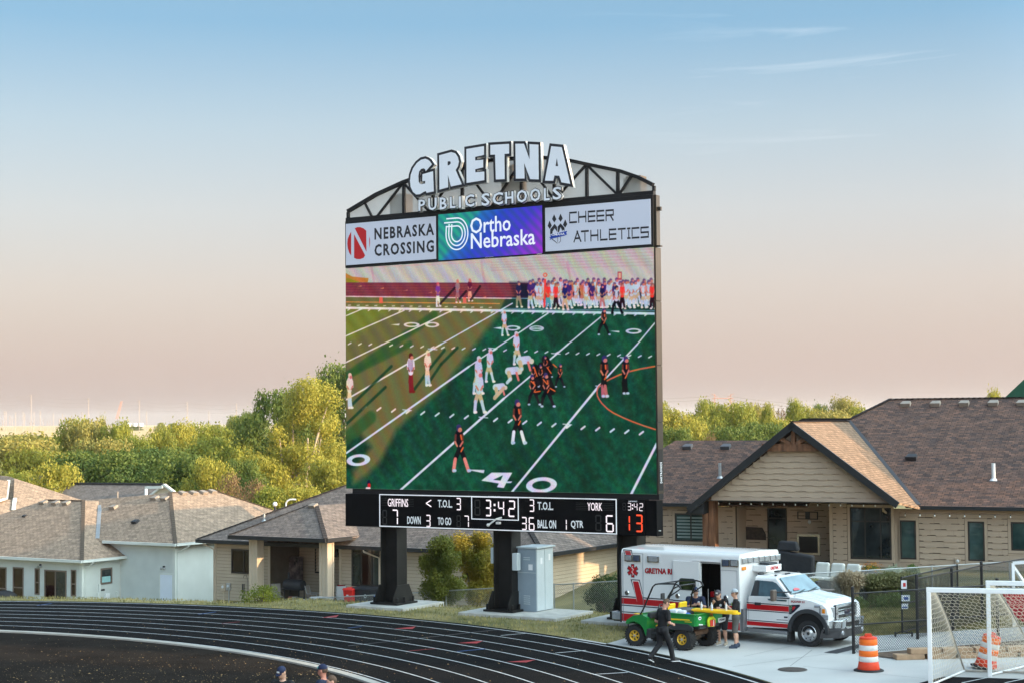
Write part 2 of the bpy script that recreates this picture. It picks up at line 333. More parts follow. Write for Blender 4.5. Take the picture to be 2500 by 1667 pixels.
# manhole cover
mp_ = G(*px('K',1622,1157)); t_ = tag(MB().lathe([(.001,.025),(.36,.025),(.38,.022),(.40,.01)], n=28).build('manhole_cover', mat('cast_iron', (.10,.085,.075), .6, .6, .2, 30), smooth=40), 'round ribbed iron manhole cover set in the pale concrete', 'manhole cover'); t_.location = (mp_.x, mp_.y, .006)
k = MB()
for i in range(-6, 7):
    for j in range(-6, 7):
        if math.hypot(i, j) < 6.3: k.box(i*.052-.018, i*.052+.018, j*.052-.018, j*.052+.018, .0255, .032)
k.build('cover_stud', mat('stud_iron', (.15,.125,.11), .55, .6), t_, kind='stuff')
# dry leaf litter and crumbs on the track
mlf = mat('dry_leaf', (.26,.17,.08), .8, 0, .3, 8); k = MB(); rg = random.Random(3)
for i in range(1900):
    if i < 1000: P = G(rg.uniform(-30, 900), 1667-abs(rg.gauss(0, 45)))
    else: P = G(rg.uniform(0, 1700), rg.uniform(1500, 1690))
    if math.hypot(P.x-CO[0], P.y-CO[1]) > RO and P.x > CO[0]: continue
    s_ = rg.uniform(.008, .026)*(1.5 if rg.random() < .1 else 1); a = rg.uniform(0, 6.3); c, d = math.cos(a)*s_, math.sin(a)*s_; z = rg.uniform(.008, .014)
    k.add([(P.x+c, P.y+d, z), (P.x-d*.6, P.y+c*.6, z+s_*.5), (P.x-c, P.y-d, z), (P.x+d*.6, P.y-c*.6, z)], [(0,1,2,3)])
k.build('leaf_litter', mlf, kind='stuff', recalc=False)
# grass verge: short blades on the strip between track and houses and under the scoreboard
mgr = mat('verge_grass', (.12,.16,.03), .8, 0, .5, 1.2, col2=(.42,.34,.14)); vs, fs = [], []; rg = np.random.RandomState(5)
def on_apron(x, y):
    return x > 2.0 and y < 54.5 and (x-2.75)*.9+(50.6-y)*-.0 > 0 and y < 50.6+(x-2.75)*1.9+.0
npx = 0
while npx < 95000:
    x = rg.uniform(-27, 26); y = rg.uniform(48, 68)
    if rg.rand() < .35: x, y = rg.uniform(8.5, 26), rg.uniform(51.5, 62)
    d = math.hypot(x-CO[0], y-CO[1])-RO-.42 if x > CO[0] else y-CO[1]-RO-.42
    if d < 0 or (x < 9 and beyond(x, y) > 2.2): npx += 1 if beyond(x,y) > 2.2 and rg.rand() < .01 else 0; continue
    if x > 2.5 and x < 10.9 and y < 50.6+(x-2.75)*1.93 and y < 54.4: continue
    if x > 10.9 and y < 51.9+(x-10.9)*.37+.1: continue
    z = hz(x, y); h = rg.uniform(.03, .085); a = rg.uniform(0, 6.28); w = rg.uniform(.008, .02); l = rg.uniform(-.03, .03, 2); i = len(vs)
    vs += [(x-w*math.cos(a), y-w*math.sin(a), z-.012), (x+w*math.cos(a), y+w*math.sin(a), z-.012), (x+l[0], y+l[1], z+h)]; fs.append((i, i+1, i+2)); npx += 1
me = bpy.data.meshes.new('grass'); me.from_pydata(vs, [], fs); me.materials.append(mgr); o = bpy.data.objects.new('grass', me); COL.objects.link(o); o['kind'] = 'stuff'
# ================================================================== SCOREBOARD
BF = Frame((-4.443, 61.17, 0), -32.05)
SB = fthing('scoreboard', 'tall black football scoreboard with video screen, ad panels and arched lettering on three steel columns', 'scoreboard', BF)
def bp(z, x, y, yy=0):
    p = BF.y(px(z, x, y), yy); return p.x, p.z
def rect(z, a, b, c, d, yy=0):      # four px corners bl br tr tl -> upright rectangle x0,x1,z0,z1
    P = [bp(z, *q, yy) for q in (a, b, c, d)]
    return (P[0][0]+P[3][0])/2, (P[1][0]+P[2][0])/2, (P[0][1]+P[1][1])/2, (P[2][1]+P[3][1])/2
m_blk = mat('scoreboard_black', (.012,.012,.014), .55, 0, .15, 2, .05, 30, spec=.25)
m_col = mat('column_steel', (.010,.010,.010), .5, 0, .3, 1.5, .15, 25, spec=.2, col2=(.020,.019,.018))
m_panel = mat('panel_black', (.004,.004,.005), .6, 0, .2, 3, spec=.08)
m_white = mat('panel_white_glow', (.56,.58,.68), .45, 0, .02, .6, emit=(.45,.52,.68), es=.08)  # faint bluish glow put in to brighten the ad panels
m_ink = mat('ink_black', (.02,.02,.028), .5, var=.1); m_red = mat('ink_red', (.55,.012,.018), .5, var=.06)
m_face = mat('letter_face_glow', (.74,.77,.84), .4, 0, .03, 1.0, emit=(.45,.52,.66), es=.06); m_side = mat('letter_return_white', (.60,.59,.57), .4, var=.04)  # letter faces carry a small added glow to lift them in shade
m_led = mat('led_white', (.02,.02,.02), .4, emit=(1,.90,.97), es=.8, var=0); m_ledr = mat('led_red', (.02,.01,.01), .4, emit=(1,.08,.02), es=.9, var=0); m_off = mat('led_off', (.016,.016,.017), .5, var=.1)
m_capt = mat('caption_white', (.62,.64,.66), .5, var=.06, emit=(.5,.53,.56), es=.25)
# main rectangles
VX0, VX1, VZ0, VZ1 = rect('s', (847,1192), (1602,1205), (1598,606), (842,653.5))
PX0, PX1 = rect('I', (50,270), (2165,338), (2165,85), (50,38))[:2]
PZ0, PZ1 = rect('I', (50,270), (2165,338), (2165,85), (50,38))[2:]
AZ1 = (bp('D',62,628)[1]+bp('D',2226,453)[1])/2
# video cabinet
b = MB(); b.box(VX0, VX1+.02, .02, .42, VZ0, VZ1); b.box(VX0+.25, VX1+.06, .05, .38, PZ1, VZ0-.002)
b.build('video_cabinet', m_blk, SB, bevel=.01)
m_sd = mat('cabinet_side_metal', (.024,.018,.012), .45, .1, .3, 1.2, .05, 12, col2=(.042,.031,.02), stretch=(1,1,.5)); zz = [VZ0]+[lerp(VZ0, VZ1, t) for t in (.29,.52,.78)]+[VZ1]
for i in range(4):
    b = MB(); b.box(VX1+.022, VX1+.05, .03, .42, zz[i]+.012, zz[i+1]-.012); b.build('side_panel', m_sd, SB, bevel=.004)
# ---------------- the picture on the video screen, rasterised in memory
TW, TH = 1120, int(1120*(VZ1-VZ0)/(VX1-VX0))
IMG = np.zeros((TH, TW, 3)); IMG[:] = (.05,.28,.20)
def tx(q):     # source px -> texture px (row 0 = bottom)
    p = BF.y(q, 0); return np.array([(p.x-VX0)/(VX1-VX0)*TW, (p.z-VZ0)/(VZ1-VZ0)*TH])
def bb(P, pad):
    x0, y0 = np.floor(P.min(0)-pad).astype(int); x1, y1 = np.ceil(P.max(0)+pad).astype(int)
    return max(0,x0), min(TW,x1), max(0,y0), min(TH,y1)
def blend(x0, x1, y0, y1, a, c):
    if x1 <= x0 or y1 <= y0: return
    s_ = IMG[y0:y1, x0:x1]; s_ += (np.array(c)-s_)*a[..., None]
def cap(p, q, r, c, al=1, soft=.8, r2=None):
    P = np.array([tx(p), tx(q)]); r = r*TW/756; r2 = r if r2 is None else r2*TW/756; x0, x1, y0, y1 = bb(P, max(r, r2)+2)
    if x1 <= x0 or y1 <= y0: return
    Y_, X_ = np.mgrid[y0:y1, x0:x1]+.5; d = P[1]-P[0]; t = np.clip(((X_-P[0,0])*d[0]+(Y_-P[0,1])*d[1])/max(1e-6, d@d), 0, 1)
    D = np.hypot(X_-P[0,0]-t*d[0], Y_-P[0,1]-t*d[1])-(r+(r2-r)*t); blend(x0, x1, y0, y1, np.clip(.5-D/soft, 0, 1)*al, c)
def poly(pts, c, al=1, soft=.8):
    P = np.array([tx(p) for p in pts]); x0, x1, y0, y1 = bb(P, soft*2+1)
    if x1 <= x0 or y1 <= y0: return
    Y_, X_ = np.mgrid[y0:y1, x0:x1]+.5; ins = np.zeros(X_.shape, bool); D = np.full(X_.shape, 1e9)
    for i in range(len(P)):
        a, b_ = P[i], P[(i+1) % len(P)]; cr1 = ((a[1] > Y_) != (b_[1] > Y_)) & (X_ < (b_[0]-a[0])*(Y_-a[1])/(b_[1]-a[1]+1e-12)+a[0]); ins ^= cr1
        d = b_-a; t = np.clip(((X_-a[0])*d[0]+(Y_-a[1])*d[1])/max(1e-6, d@d), 0, 1); D = np.minimum(D, np.hypot(X_-a[0]-t*d[0], Y_-a[1]-t*d[1]))
    D = np.where(ins, -D, D); blend(x0, x1, y0, y1, np.clip(.5-D/soft, 0, 1)*al, c)
def ring(cx, cy, rx, ry, w, c, wy=None, rot=0):
    k = 28; wy = wy or w
    for i in range(k):
        a0, a1 = 2*math.pi*i/k, 2*math.pi*(i+1)/k
        f = lambda a, ex, ey: (cx+(rx+ex)*math.cos(a)+rot*(ry+ey)*math.sin(a), cy-(ry+ey)*math.sin(a))
        poly([f(a0,w/2,wy/2), f(a1,w/2,wy/2), f(a1,-w/2,-wy/2), f(a0,-w/2,-wy/2)], c)
rs = np.random.RandomState(4)
def nse(n, m=3):    # smooth noise over the texture
    g = rs.rand(n+2, int(n*TW/TH)+2); yi = np.linspace(0, n, TH); xi = np.linspace(0, g.shape[1]-2, TW)
    y0, x0 = yi.astype(int), xi.astype(int); fy, fx = (yi-y0)[:,None], (xi-x0)[None]
    return (g[y0][:,x0]*(1-fy)*(1-fx)+g[y0+1][:,x0]*fy*(1-fx)+g[y0][:,x0+1]*(1-fy)*fx+g[y0+1][:,x0+1]*fy*fx)-.5
IMG *= (1+.45*nse(9)+.45*nse(60)+.3*nse(160))[..., None]
OL = (.45,.43,.25)
poly([(820,690),(1262,722),(1218,768),(1157,847),(1128,884),(1084,944),(1020,1000),(970,1046),(929,1126),(893,1162),(862,1180),(862,1150),(905,1090),(880,1060),(820,1075)], OL, 1, 26)
poly([(820,750),(960,750),(900,800),(820,860)], (.50,.56,.17), .7, 30)
for a, c_, r in (((1060,770),(820,935),9), ((1000,840),(820,930),7), ((905,1018),(820,1090),14)): cap(a, c_, r, (.16,.35,.16), .75, 10)
# stand, track
poly([(820,600),(1640,560),(1640,697),(1200,692),(820,692)], (.78,.76,.74))
for i in range(60): 
    x = 835+i*14; cap((x, 600), (x+38, 690), 2.2, ((.88,.85,.68),(.76,.77,.88),(.86,.80,.78))[i%3], .35, 5)
for i in range(7): cap((1200, 622+i*7-i*.5), (1640, 598+i*8), 1.3, (.74,.60,.62), .5, 2); cap((830, 650-i*5+6), (1200, 640-i*5), 1.1, (.90,.62,.62), .45, 2)
for x in (905, 1175, 1385): cap((x, 640), (x+8, 690), 3, (.78,.60,.66), .6, 3)
poly([(820,655),(860,676),(900,680),(898,690),(820,691)], (.80,.50,.22)); poly([(820,672),(850,680),(880,690),(820,691)], (.60,.55,.15))
poly([(820,690.5),(1230,691),(1640,696),(1640,733),(1200,728),(820,723)], (.42,.14,.26))
poly([(1245,691),(1640,696),(1640,733),(1255,728)], (.10,.08,.20), 1, 14)
for i in range(8): cap((820, 694+i*3.9), (1265, 695.5+i*3.9), .55, (.85,.42,.30), .75); cap((1290, 695.5+i*3.9), (1640, 699+i*3.9), .4, (.28,.24,.42), .6)
for x, y in ((878,699),(932,704),(990,709),(1050,714),(1182,725)): poly([(x-5,y+2),(x+5,y-1),(x+5,y+1)], (1,.65,.45))
poly([(1235,727),(1640,733),(1640,768),(1218,764)], (.05,.22,.18), .8, 8)
WL = (.90,.90,1.0); SW = (1.0,.93,.90)
cap((820,724),(1250,729),1.2,(1,.82,.85)); cap((1250,729),(1640,734),.9,(.45,.62,.72)); cap((820,737.5),(1220,742),.9,(.95,.60,.32)); cap((1230,754),(1640,760),.9,(.40,.58,.66))
cap((820,751.5),(1200,758.5),2.5,SW); cap((1200,758.5),(1640,767),2.5,(.80,.90,.95))
for i in range(17): cap((850+i*21.5, 746+i*.35), (856+i*21.5, 745.5+i*.35), 1, SW, .8)
for i in range(31): x = 850+i*25; cap((x+4, 754.5+(x-850)*.0185), (x-1, 758+(x-850)*.0185), 1.3, SW if x < 1230 else WL, .9)
LN = [((820,782),(886,754)),((820,831),(987,758)),((820,896),(1100,760)),((820,989),(1077,840),(1251,741)),((820,1123),(1145,894),(1338,765)),((970,1202),(1230,972),(1387,840),(1469,772)),((1240,1212),(1464,939),(1556,840),(1605,781)),((1535,1217),(1608,1073))]
for l in LN:
    for p, q in zip(l, l[1:]):
        wd = 1.1+1.6*((p[1]+q[1])/2-750)/400; cap(p, q, wd, SW if p[0] < 900 and len(l) < 4 and p[1] < 1120 else WL)
for i in range(30): x = 853+i*25.3; y = 839+(x-853)*.043; cap((x+4,y-2), (x-3,y+2), 1.3, SW if x < 1130 else WL)
for i in range(20): x = 889+i*35.6; y = 995+(x-888)*.091; cap((x+5,y-4), (x-4,y+3), 1.9, SW if x < 1000 else WL)
for x, y in ((1056,852),(1203,850),(1357,863),(994,1000),(1180,1018),(1385,1035),(1465,942),(1525,873)): cap((x-11,y-1),(x+11,y+1),.9,WL)
ring(1005,793,16,4.5,7,SW,3); ring(1055,793,14,5,7,SW,3); poly([(953,793),(976,790.5),(974,795)], SW); ring(1252,801,15,4.7,7.5,WL,3); poly([(1203,801),(1224,798),(1224,804)], WL)
ring(1310,802,16,5.5,4,WL,2.5); cap((1298,802),(1322,802),1.2,WL); ring(1547,808.5,16,5,7.5,WL,3.2); poly([(1487,808),(1512,808),(1512,812)], WL)
ring(875,1122,22,11,13,WL,7,.3); ring(1322,1183,30,15,15,WL,9,.25)
poly([(1138,1145),(1183,1146),(1181,1154)], WL)
poly([(1200,1152.5),(1251,1152.5),(1238,1174),(1251,1174),(1247,1178),(1236,1178),(1230,1190),(1213,1188),(1218,1179),(1175,1172)], WL); poly([(1204,1170),(1222,1172),(1228,1159)], (.06,.28,.22))
OR = (.86,.42,.28); AR = [(1650,220),(1500,246),(1400,270),(1290,305),(1190,350),(1110,395),(1075,430),(1062,470),(1066,515),(1085,555),(1110,590),(1170,650),(1230,690),(1330,738),(1430,780),(1540,820),(1650,855)]
for p, q in zip(AR, AR[1:]): cap(px('h',*p), px('h',*q), 1.5, OR)
for p, q in (((170,600),(560,220)), ((108,800),(500,430)), ((785,460),(925,270)), ((925,270),(1095,60)), ((935,385),(1060,200)), ((1060,200),(1225,35))): cap(px('g',*p), px('g',*q), 3.2, (.06,.24,.14), .85, 3)
def man(x, y0, y1, top, leg, head, lean=0, arm=None, sp=.5, sock=None, shoe=None):
    h = y1-y0; w = h*.088; hip = (x+lean*.3, y0+h*.50); sh = (x+lean, y0+h*.22)
    for s_ in (-1, 1):
        kn = (hip[0]+s_*h*.07*sp*2, y0+h*.74); ft = (hip[0]+s_*h*.11*sp*2+h*.02, y1-h*.02)
        cap(hip, kn, w*.52, leg); cap(kn, ft, w*.40, sock or leg); cap(ft, (ft[0]+h*.035, ft[1]), w*.3, shoe or SW)
    cap(sh, hip, w*.95, top, r2=w*.72)
    for s_ in (-1, 1): cap((sh[0]+s_*w*.8, sh[1]+h*.02), (sh[0]+s_*w*.9+lean*.2, y0+h*.40), w*.26, arm or top)
    for s_ in (-1, 1): cap((sh[0]+s_*w*.9+lean*.2, y0+h*.38), (sh[0]+s_*w*.35+lean*.4, y0+h*.47), w*.2, (.85,.5,.42))
    cap((x+lean*1.3, y0+h*.075), (x+lean*1.3+h*.005, y0+h*.11), h*.055, head); cap((x+lean*1.3+h*.03, y0+h*.13), (x+lean*1.3+h*.02, y0+h*.135), h*.04, (.85,.50,.45))
WT, WP = (.78,.83,.92), (.82,.70,.58); BK, OG = (.045,.035,.07), (.95,.42,.20)
def wh(x, y0, y1, lean=0, sun=0, sp=.5): man(x, y0, y1, (1,.88,.80) if sun else WT, (1,.82,.68) if sun else WP, (1,.85,.70) if sun else (.88,.82,.85), lean, None, sp, WT)
def bk(x, y0, y1, lean=0, sp=.5, sock=BK, leg=BK):
    man(x, y0, y1, BK, leg, (.22,.18,.42), lean, (.42,.20,.16), sp, sock, (.75,.82,.95)); h = y1-y0; cap((x+lean*.9+h*.03, y0+h*.24), (x+lean*.6+h*.04, y0+h*.33), h*.016, OG); cap((x+lean*.2+h*.06, y0+h*.50), (x+lean*.2+h*.02, y0+h*.58), h*.015, OG)
for a in ((1232,755,820,-1),(1263,808,890,-2),(1193,849,932,3),(1164,867,961,4),(1168,901,1007,2)): wh(*a)
wh(1043,853,941,1,1,.2); wh(853,908,996,1,1,.15); man(1003,860,957,(.98,.93,1),(.55,.10,.14),(.35,.10,.12),0,sp=.15,shoe=(.5,.1,.1))
for i in range(4): cap((998+i*3.2,878),(998+i*3.2,905),.5,(.15,.12,.35))
for cx_, cy_, r in ((330,165,55),(215,270,52),(80,430,45)):      # crouched linemen
    c0 = px('h',cx_,cy_); k = r/4.127; cap((c0[0]-k*.9,c0[1]), (c0[0]+k*.7,c0[1]-k*.2), k*.62, WT); cap((c0[0]+k*1.3,c0[1]+k*.1),(c0[0]+k*1.35,c0[1]+k*.1), k*.42, (.9,.84,.8))
    cap((c0[0]-k*.8,c0[1]+k*.3),(c0[0]-k*.5,c0[1]+k*1.5), k*.38, WP); cap((c0[0]-k*.5,c0[1]+k*1.5),(c0[0]-k*1.1,c0[1]+k*2.2), k*.28, WT); cap((c0[0]+k*.7,c0[1]+k*.3),(c0[0]+k*1.1,c0[1]+k*1.7), k*.2, (.9,.5,.45))
cap(px('g',1690,440), px('g',1600,540), 4, WP)
for q in ((540,150,590,230),(440,240,500,330),(500,220,560,300),(420,350,470,470),(560,330,610,470),(480,330,530,430)): cap(px('h',*q[:2]), px('h',*q[2:]), 8, (.05,.04,.06))
for cx_, y0, y1, ln_ in ((530,110,330,14),(400,205,420,10),(470,200,430,8),(640,190,430,-6),(520,280,630,6),(385,300,610,8)): c0 = px('h',cx_+40,y0); bk(c0[0], c0[1], px('h',0,y1)[1], -ln_*.4, .8, (.12,.07,.12))
for q in ((430,230,460,320),(560,230,600,290),(400,370,440,410),(590,440,640,470),(440,480,490,470),(620,200,655,230),(520,350,560,400)): cap(px('h',*q[:2]), px('h',*q[2:]), 1.3, OG)
bk(1472,752,818,2,.9); bk(1474,866,968,1,.2,(.75,.4,.45)); bk(1524,868,961,3,.2); bk(1264,972,1082,-1,.6,(.95,.95,1.0)); bk(1124,1033,1150,-3,.7,(.95,.55,.5))
man(1069,689,749,(.55,.25,.60),(.95,.93,.90),(.9,.35,.4),0,sp=.3); man(1117,682,740,(.62,.48,.52),(.72,.40,.42),(.85,.5,.5),0,sp=.35); man(1147,680,736,(.42,.08,.20),(1,.62,.55),(.85,.5,.5),0,sp=.3)
for p, q in (((1075,742),(1110,704)),((1150,732),(1172,700)),((1122,730),(1138,712))): cap(p, q, 2.6, (.10,.05,.12), .8, 2)
for x in (930,1134): poly([(x-4,726),(x+4,726),(x+5,741),(x-4,741)], (1,.45,.35))
rc = random.Random(11)
for row in range(2):
    for i in range(22):
        x = 1301+i*13.6+rc.uniform(-3,3)-row*5; y0 = 684+row*5+rc.uniform(-4,3); r = rc.random()
        tp = WT if r < .72 else ((.25,.15,.45) if r < .93 else (.80,.42,.32)); man(x, y0-3, 744+row*7+rc.uniform(-4,2), tp, WP if r < .85 else (.80,.45,.42), (.45,.32,.50), rc.uniform(-1,1), None if r > .5 else (.9,.6,.6), .35, WT)
for x in (1338,1357,1519,1592): man(x,690,755,(1,.22,.20),(.35,.62,.68) if x == 1338 else (.15,.05,.12),(.6,.35,.35),0,(1,.3,.3),.35)
man(1379,692,757,(.08,.10,.42),(.85,.70,.55),(.15,.12,.40),0,sp=.4); man(1505,697,766,(.82,.82,.92),(.02,.02,.08),(.15,.12,.25),0,(.4,.3,.4),.8,shoe=(0,0,.05)); man(1470,694,752,(.12,.08,.30),(.8,.5,.5),(.2,.12,.35),0,sp=.4); man(1266,686,751,(.14,.12,.30),(.62,.56,.48),(.45,.30,.42),0,sp=.4)
cap((1331,684),(1329,748),2.4,(1,.28,.24)); ring(1331,672,4,4,3,(1,.35,.30)); poly([(1508,664),(1518,664),(1518,684),(1508,684)], (.75,.25,.35)); poly([(1510,667),(1516,667),(1516,680),(1510,680)], (.95,.72,.62))
cap(px('g',332,1385), px('g',332,1395), 4.5, (.06,.06,.25)); cap(px('g',335,1415), px('g',335,1430), 4.2, (.85,.10,.12)); cap(px('g',310,1448), px('g',340,1448), 2.5, SW)
# LED grain and colour fringing of a screen photographed from afar
yy_, xx_ = np.mgrid[0:TH, 0:TW]
for ch, (fa, fb, ph) in enumerate(((.33,.21,0),(.31,.24,2.1),(.35,.19,4.2))): IMG[..., ch] += .03*np.sin(xx_*fa*.32+yy_*fb*.32+ph+np.sin(yy_*.01)*3)*(.4+IMG.mean(-1)) 
for _ in range(2): IMG = (IMG+np.roll(IMG,1,0)+np.roll(IMG,-1,0)+np.roll(IMG,1,1)+np.roll(IMG,-1,1))/5
IMG = .5+(IMG-.5)*1.0; IMG += rs.normal(0, .045, IMG.shape)*(.4+IMG)
dots = .86+.14*((xx_//2+yy_//2)%2); IMG *= dots[...,None]; IMG = np.clip(IMG, .004, 1)
im = bpy.data.images.new('screen_picture', TW, TH); im.colorspace_settings.name = 'sRGB'
im.pixels.foreach_set(np.concatenate([IMG, np.ones((TH,TW,1))], 2).astype('f').ravel()); im.update(); im.pack()
ms = bpy.data.materials.new('video_screen'); ms.use_nodes = True; t = ms.node_tree; n = t.nodes; pb = n['Principled BSDF']; it = n.new('ShaderNodeTexImage'); it.image = im; uvn = n.new('ShaderNodeUVMap')
t.links.new(uvn.outputs[0], it.inputs[0]); pb.inputs['Base Color'].default_value = (.004,.004,.004,1); pb.inputs['Specular IOR Level'].default_value = .05; pb.inputs['Roughness'].default_value = .8; t.links.new(it.outputs[0], pb.inputs['Emission Color']); pb.inputs['Emission Strength'].default_value = .64
# LED modules: the screen is a grid of square tiles
b = MB(); NXM, NZM = 16, 13
for i in range(NXM):
    for j in range(NZM):
        x0, x1 = lerp(VX0, VX1, i/NXM), lerp(VX0, VX1, (i+1)/NXM); z0, z1 = lerp(VZ0, VZ1, j/NZM), lerp(VZ0, VZ1, (j+1)/NZM); b.add([(x0,0,z0),(x1,0,z0),(x1,0,z1),(x0,0,z1)], [(0,1,2,3)])
scr = b.build('screen', ms, SB, recalc=False); ul = scr.data.uv_layers.new(name='UVMap'); uv = []
for l in scr.data.loops: c_ = scr.data.vertices[l.vertex_index].co; uv += [(c_.x-VX0)/(VX1-VX0), (c_.z-VZ0)/(VZ1-VZ0)]
ul.data.foreach_set('uv', uv)
# ---------------- ad panels
def adpanel(x0, x1, z0, z1, name):
    b = MB(); b.box(x0, x1, -.02, .30, z0, z1); return b.build(name, m_blk, SB, bevel=.008)
LB = rect('D', (75,935), (705,905), (703,602), (75,650)); MBx = rect('D', (722,905), (1447,860), (1447,532), (722,580)); RB = rect('D', (1470,843), (2207,797), (2207,482), (1470,537))
zf0 = VZ1; ad = []
for (x0, x1) in ((VX0, MBx[0]-.03), (MBx[0]-.028, MBx[1]+.03), (MBx[1]+.032, VX1+.0)): ad.append(adpanel(x0, x1, VZ1+.012, AZ1, 'ad_cabinet'))
def sheet(r, y, m, name, par=SB, e=.02):
    b = MB(); b.box(r[0], r[1], y-e, y, r[2], r[3]); return b.build(name, m, par)
sheet(LB, -.022, m_white, 'ad_face', ad[0]); sheet(RB, -.022, m_white, 'ad_face', ad[2])
b = MB(); b.box(VX1+.0, VX1+.10, .02, .28, VZ1+.06, AZ1-.02); b.box(VX1-.02, VX1+.22, .05, .2, VZ1+.0, VZ1+.05); b.box(VX1+.1, VX1+.22, .1, .2, AZ1-.55, AZ1-.42); b.build('side_bracket', m_sd, SB)
def pp(z, pts, y=0): return [bp(z, *q, y) for q in pts]
def inkpoly(z, polys, m, name, y, d=.004, par=SB):
    b = MB()
    for p in polys: b.prism(pp(z, p, 0), lambda a, c, e: (a, y-e, c), 0, d)
    return b.build(name, m, par)
inkpoly('R', [[(112,512),(85,560),(62,620),(57,680),(65,750),(85,810),(112,852)], [(155,548),(312,850),(290,885),(240,903),(190,902),(155,885)], [(165,462),(200,445),(240,443),(290,462),(328,495),(332,795)], [(372,580),(382,620),(383,680),(374,745)]], m_red, 'ad_emblem', -.043, par=ad[0])
def btext(z, body, bl, br, hpx, m, y=-.043, bold=0, spacing=1, name='lettering', par=SB, shear=0):
    x0, z0 = bp(z, *bl); x1, z1 = bp(z, *br); zt = bp(z, bl[0], bl[1]-hpx)[1]; zm = (z0+z1)/2
    return text_on(name, body, m, par, (x0, y, zm), (1,0,0), (0,0,1), x1-x0, zt-z0, bold, spacing, shear, .003)
btext('R', 'NEBRASKA', (447,620), (1302,566), 170, m_ink, bold=.03, spacing=1.22, par=ad[0]); btext('R', 'CROSSING', (447,860), (1300,806), 172, m_ink, bold=.03, spacing=1.22, par=ad[0])
# middle LED ad: colour gradient with diagonal banding
mo = bpy.data.materials.new('led_ad'); mo.use_nodes = True; t = mo.node_tree; n = t.nodes; pb = n['Principled BSDF']; g = n.new('ShaderNodeTexCoord'); mp = n.new('ShaderNodeMapping'); t.links.new(g.outputs['Object'], mp.inputs[0])
mp.inputs['Location'].default_value = (-MBx[0]/(MBx[1]-MBx[0]), 0, -MBx[2]/(MBx[3]-MBx[2])); mp.inputs['Scale'].default_value = (1/(MBx[1]-MBx[0]), 1, 1/(MBx[3]-MBx[2]))
sx = n.new('ShaderNodeSeparateXYZ'); t.links.new(mp.outputs[0], sx.inputs[0]); ma = n.new('ShaderNodeMath'); ma.operation = 'MULTIPLY_ADD'; t.links.new(sx.outputs[2], ma.inputs[0]); ma.inputs[1].default_value = -.38; t.links.new(sx.outputs[0], ma.inputs[2])
rp = n.new('ShaderNodeValToRGB'); t.links.new(ma.outputs[0], rp.inputs[0]); e = rp.color_ramp.elements
cs = [(-0,(0,.60,.50)),(.07,(0,.40,.72)),(.28,(.07,.20,.75)),(.58,(.24,.12,.78)),(1,(.60,.06,.78))]
while len(e) < 5: e.new(.5)
for q, (p, c) in zip(e, cs): q.position = p; q.color = (*s2l(c), 1)
wv = n.new('ShaderNodeTexWave'); wv.bands_direction = 'DIAGONAL'; wv.inputs['Scale'].default_value = 1.6; wv.inputs['Distortion'].default_value = .3; t.links.new(g.outputs['Object'], wv.inputs[0])
mxx = n.new('ShaderNodeMix'); mxx.data_type = 'RGBA'; mxx.inputs[7].default_value = (*s2l((.0,.25,.48)), 1); t.links.new(rp.outputs[0], mxx.inputs[6]); mq = n.new('ShaderNodeMath'); mq.operation = 'MULTIPLY'; mq.inputs[1].default_value = .6; t.links.new(wv.outputs[1], mq.inputs[0]); t.links.new(mq.outputs[0], mxx.inputs[0])
t.links.new(mxx.outputs[2], pb.inputs['Emission Color']); pb.inputs['Emission Strength'].default_value = .72; pb.inputs['Base Color'].default_value = (.01,.01,.01,1)
sheet(MBx, -.022, mo, 'led_ad_face', ad[1]); m_lt = mat('led_text', (.02,.02,.02), .5, emit=(.80,.88,1.0), es=.65, var=0)
btext('D', 'Ortho', (946,722), (1228,702), 112, m_lt, bold=.01, par=ad[1]); btext('D', 'Nebraska', (950,828), (1400,797), 110, m_lt, bold=.01, par=ad[1])
b = MB(); cx_, cz_ = bp('D', 852, 722); ux = (MBx[1]-MBx[0])/725
for k, rho in enumerate((80,60,40)):
    r = rho*ux; top = cz_+r*1.18; x_l = cx_-(75, 92, 80)[k]*ux; pts = [(x_l, top), (cx_-5*ux, top)]
    for i in range(29): a = math.pi/2-math.pi*1.5*i/28; pts.append((cx_+r*math.cos(a)*.98, cz_+r*math.sin(a)*1.18))
    pts.append((pts[-1][0]+.02, cz_+(.35, .42, .40)[k]*.9))
    for p, q in zip(pts, pts[1:]): b.beam((p[0],-.046-k*.001,p[1]), (q[0],-.046-k*.001,q[1]), .006, .042+.0, (0,1,0)) if False else b.beam((p[0],-.045,p[1]), (q[0],-.045,q[1]), .046, .004+.0004*k, (0,-1,0))
b.build('ad_emblem', m_lt, ad[1])
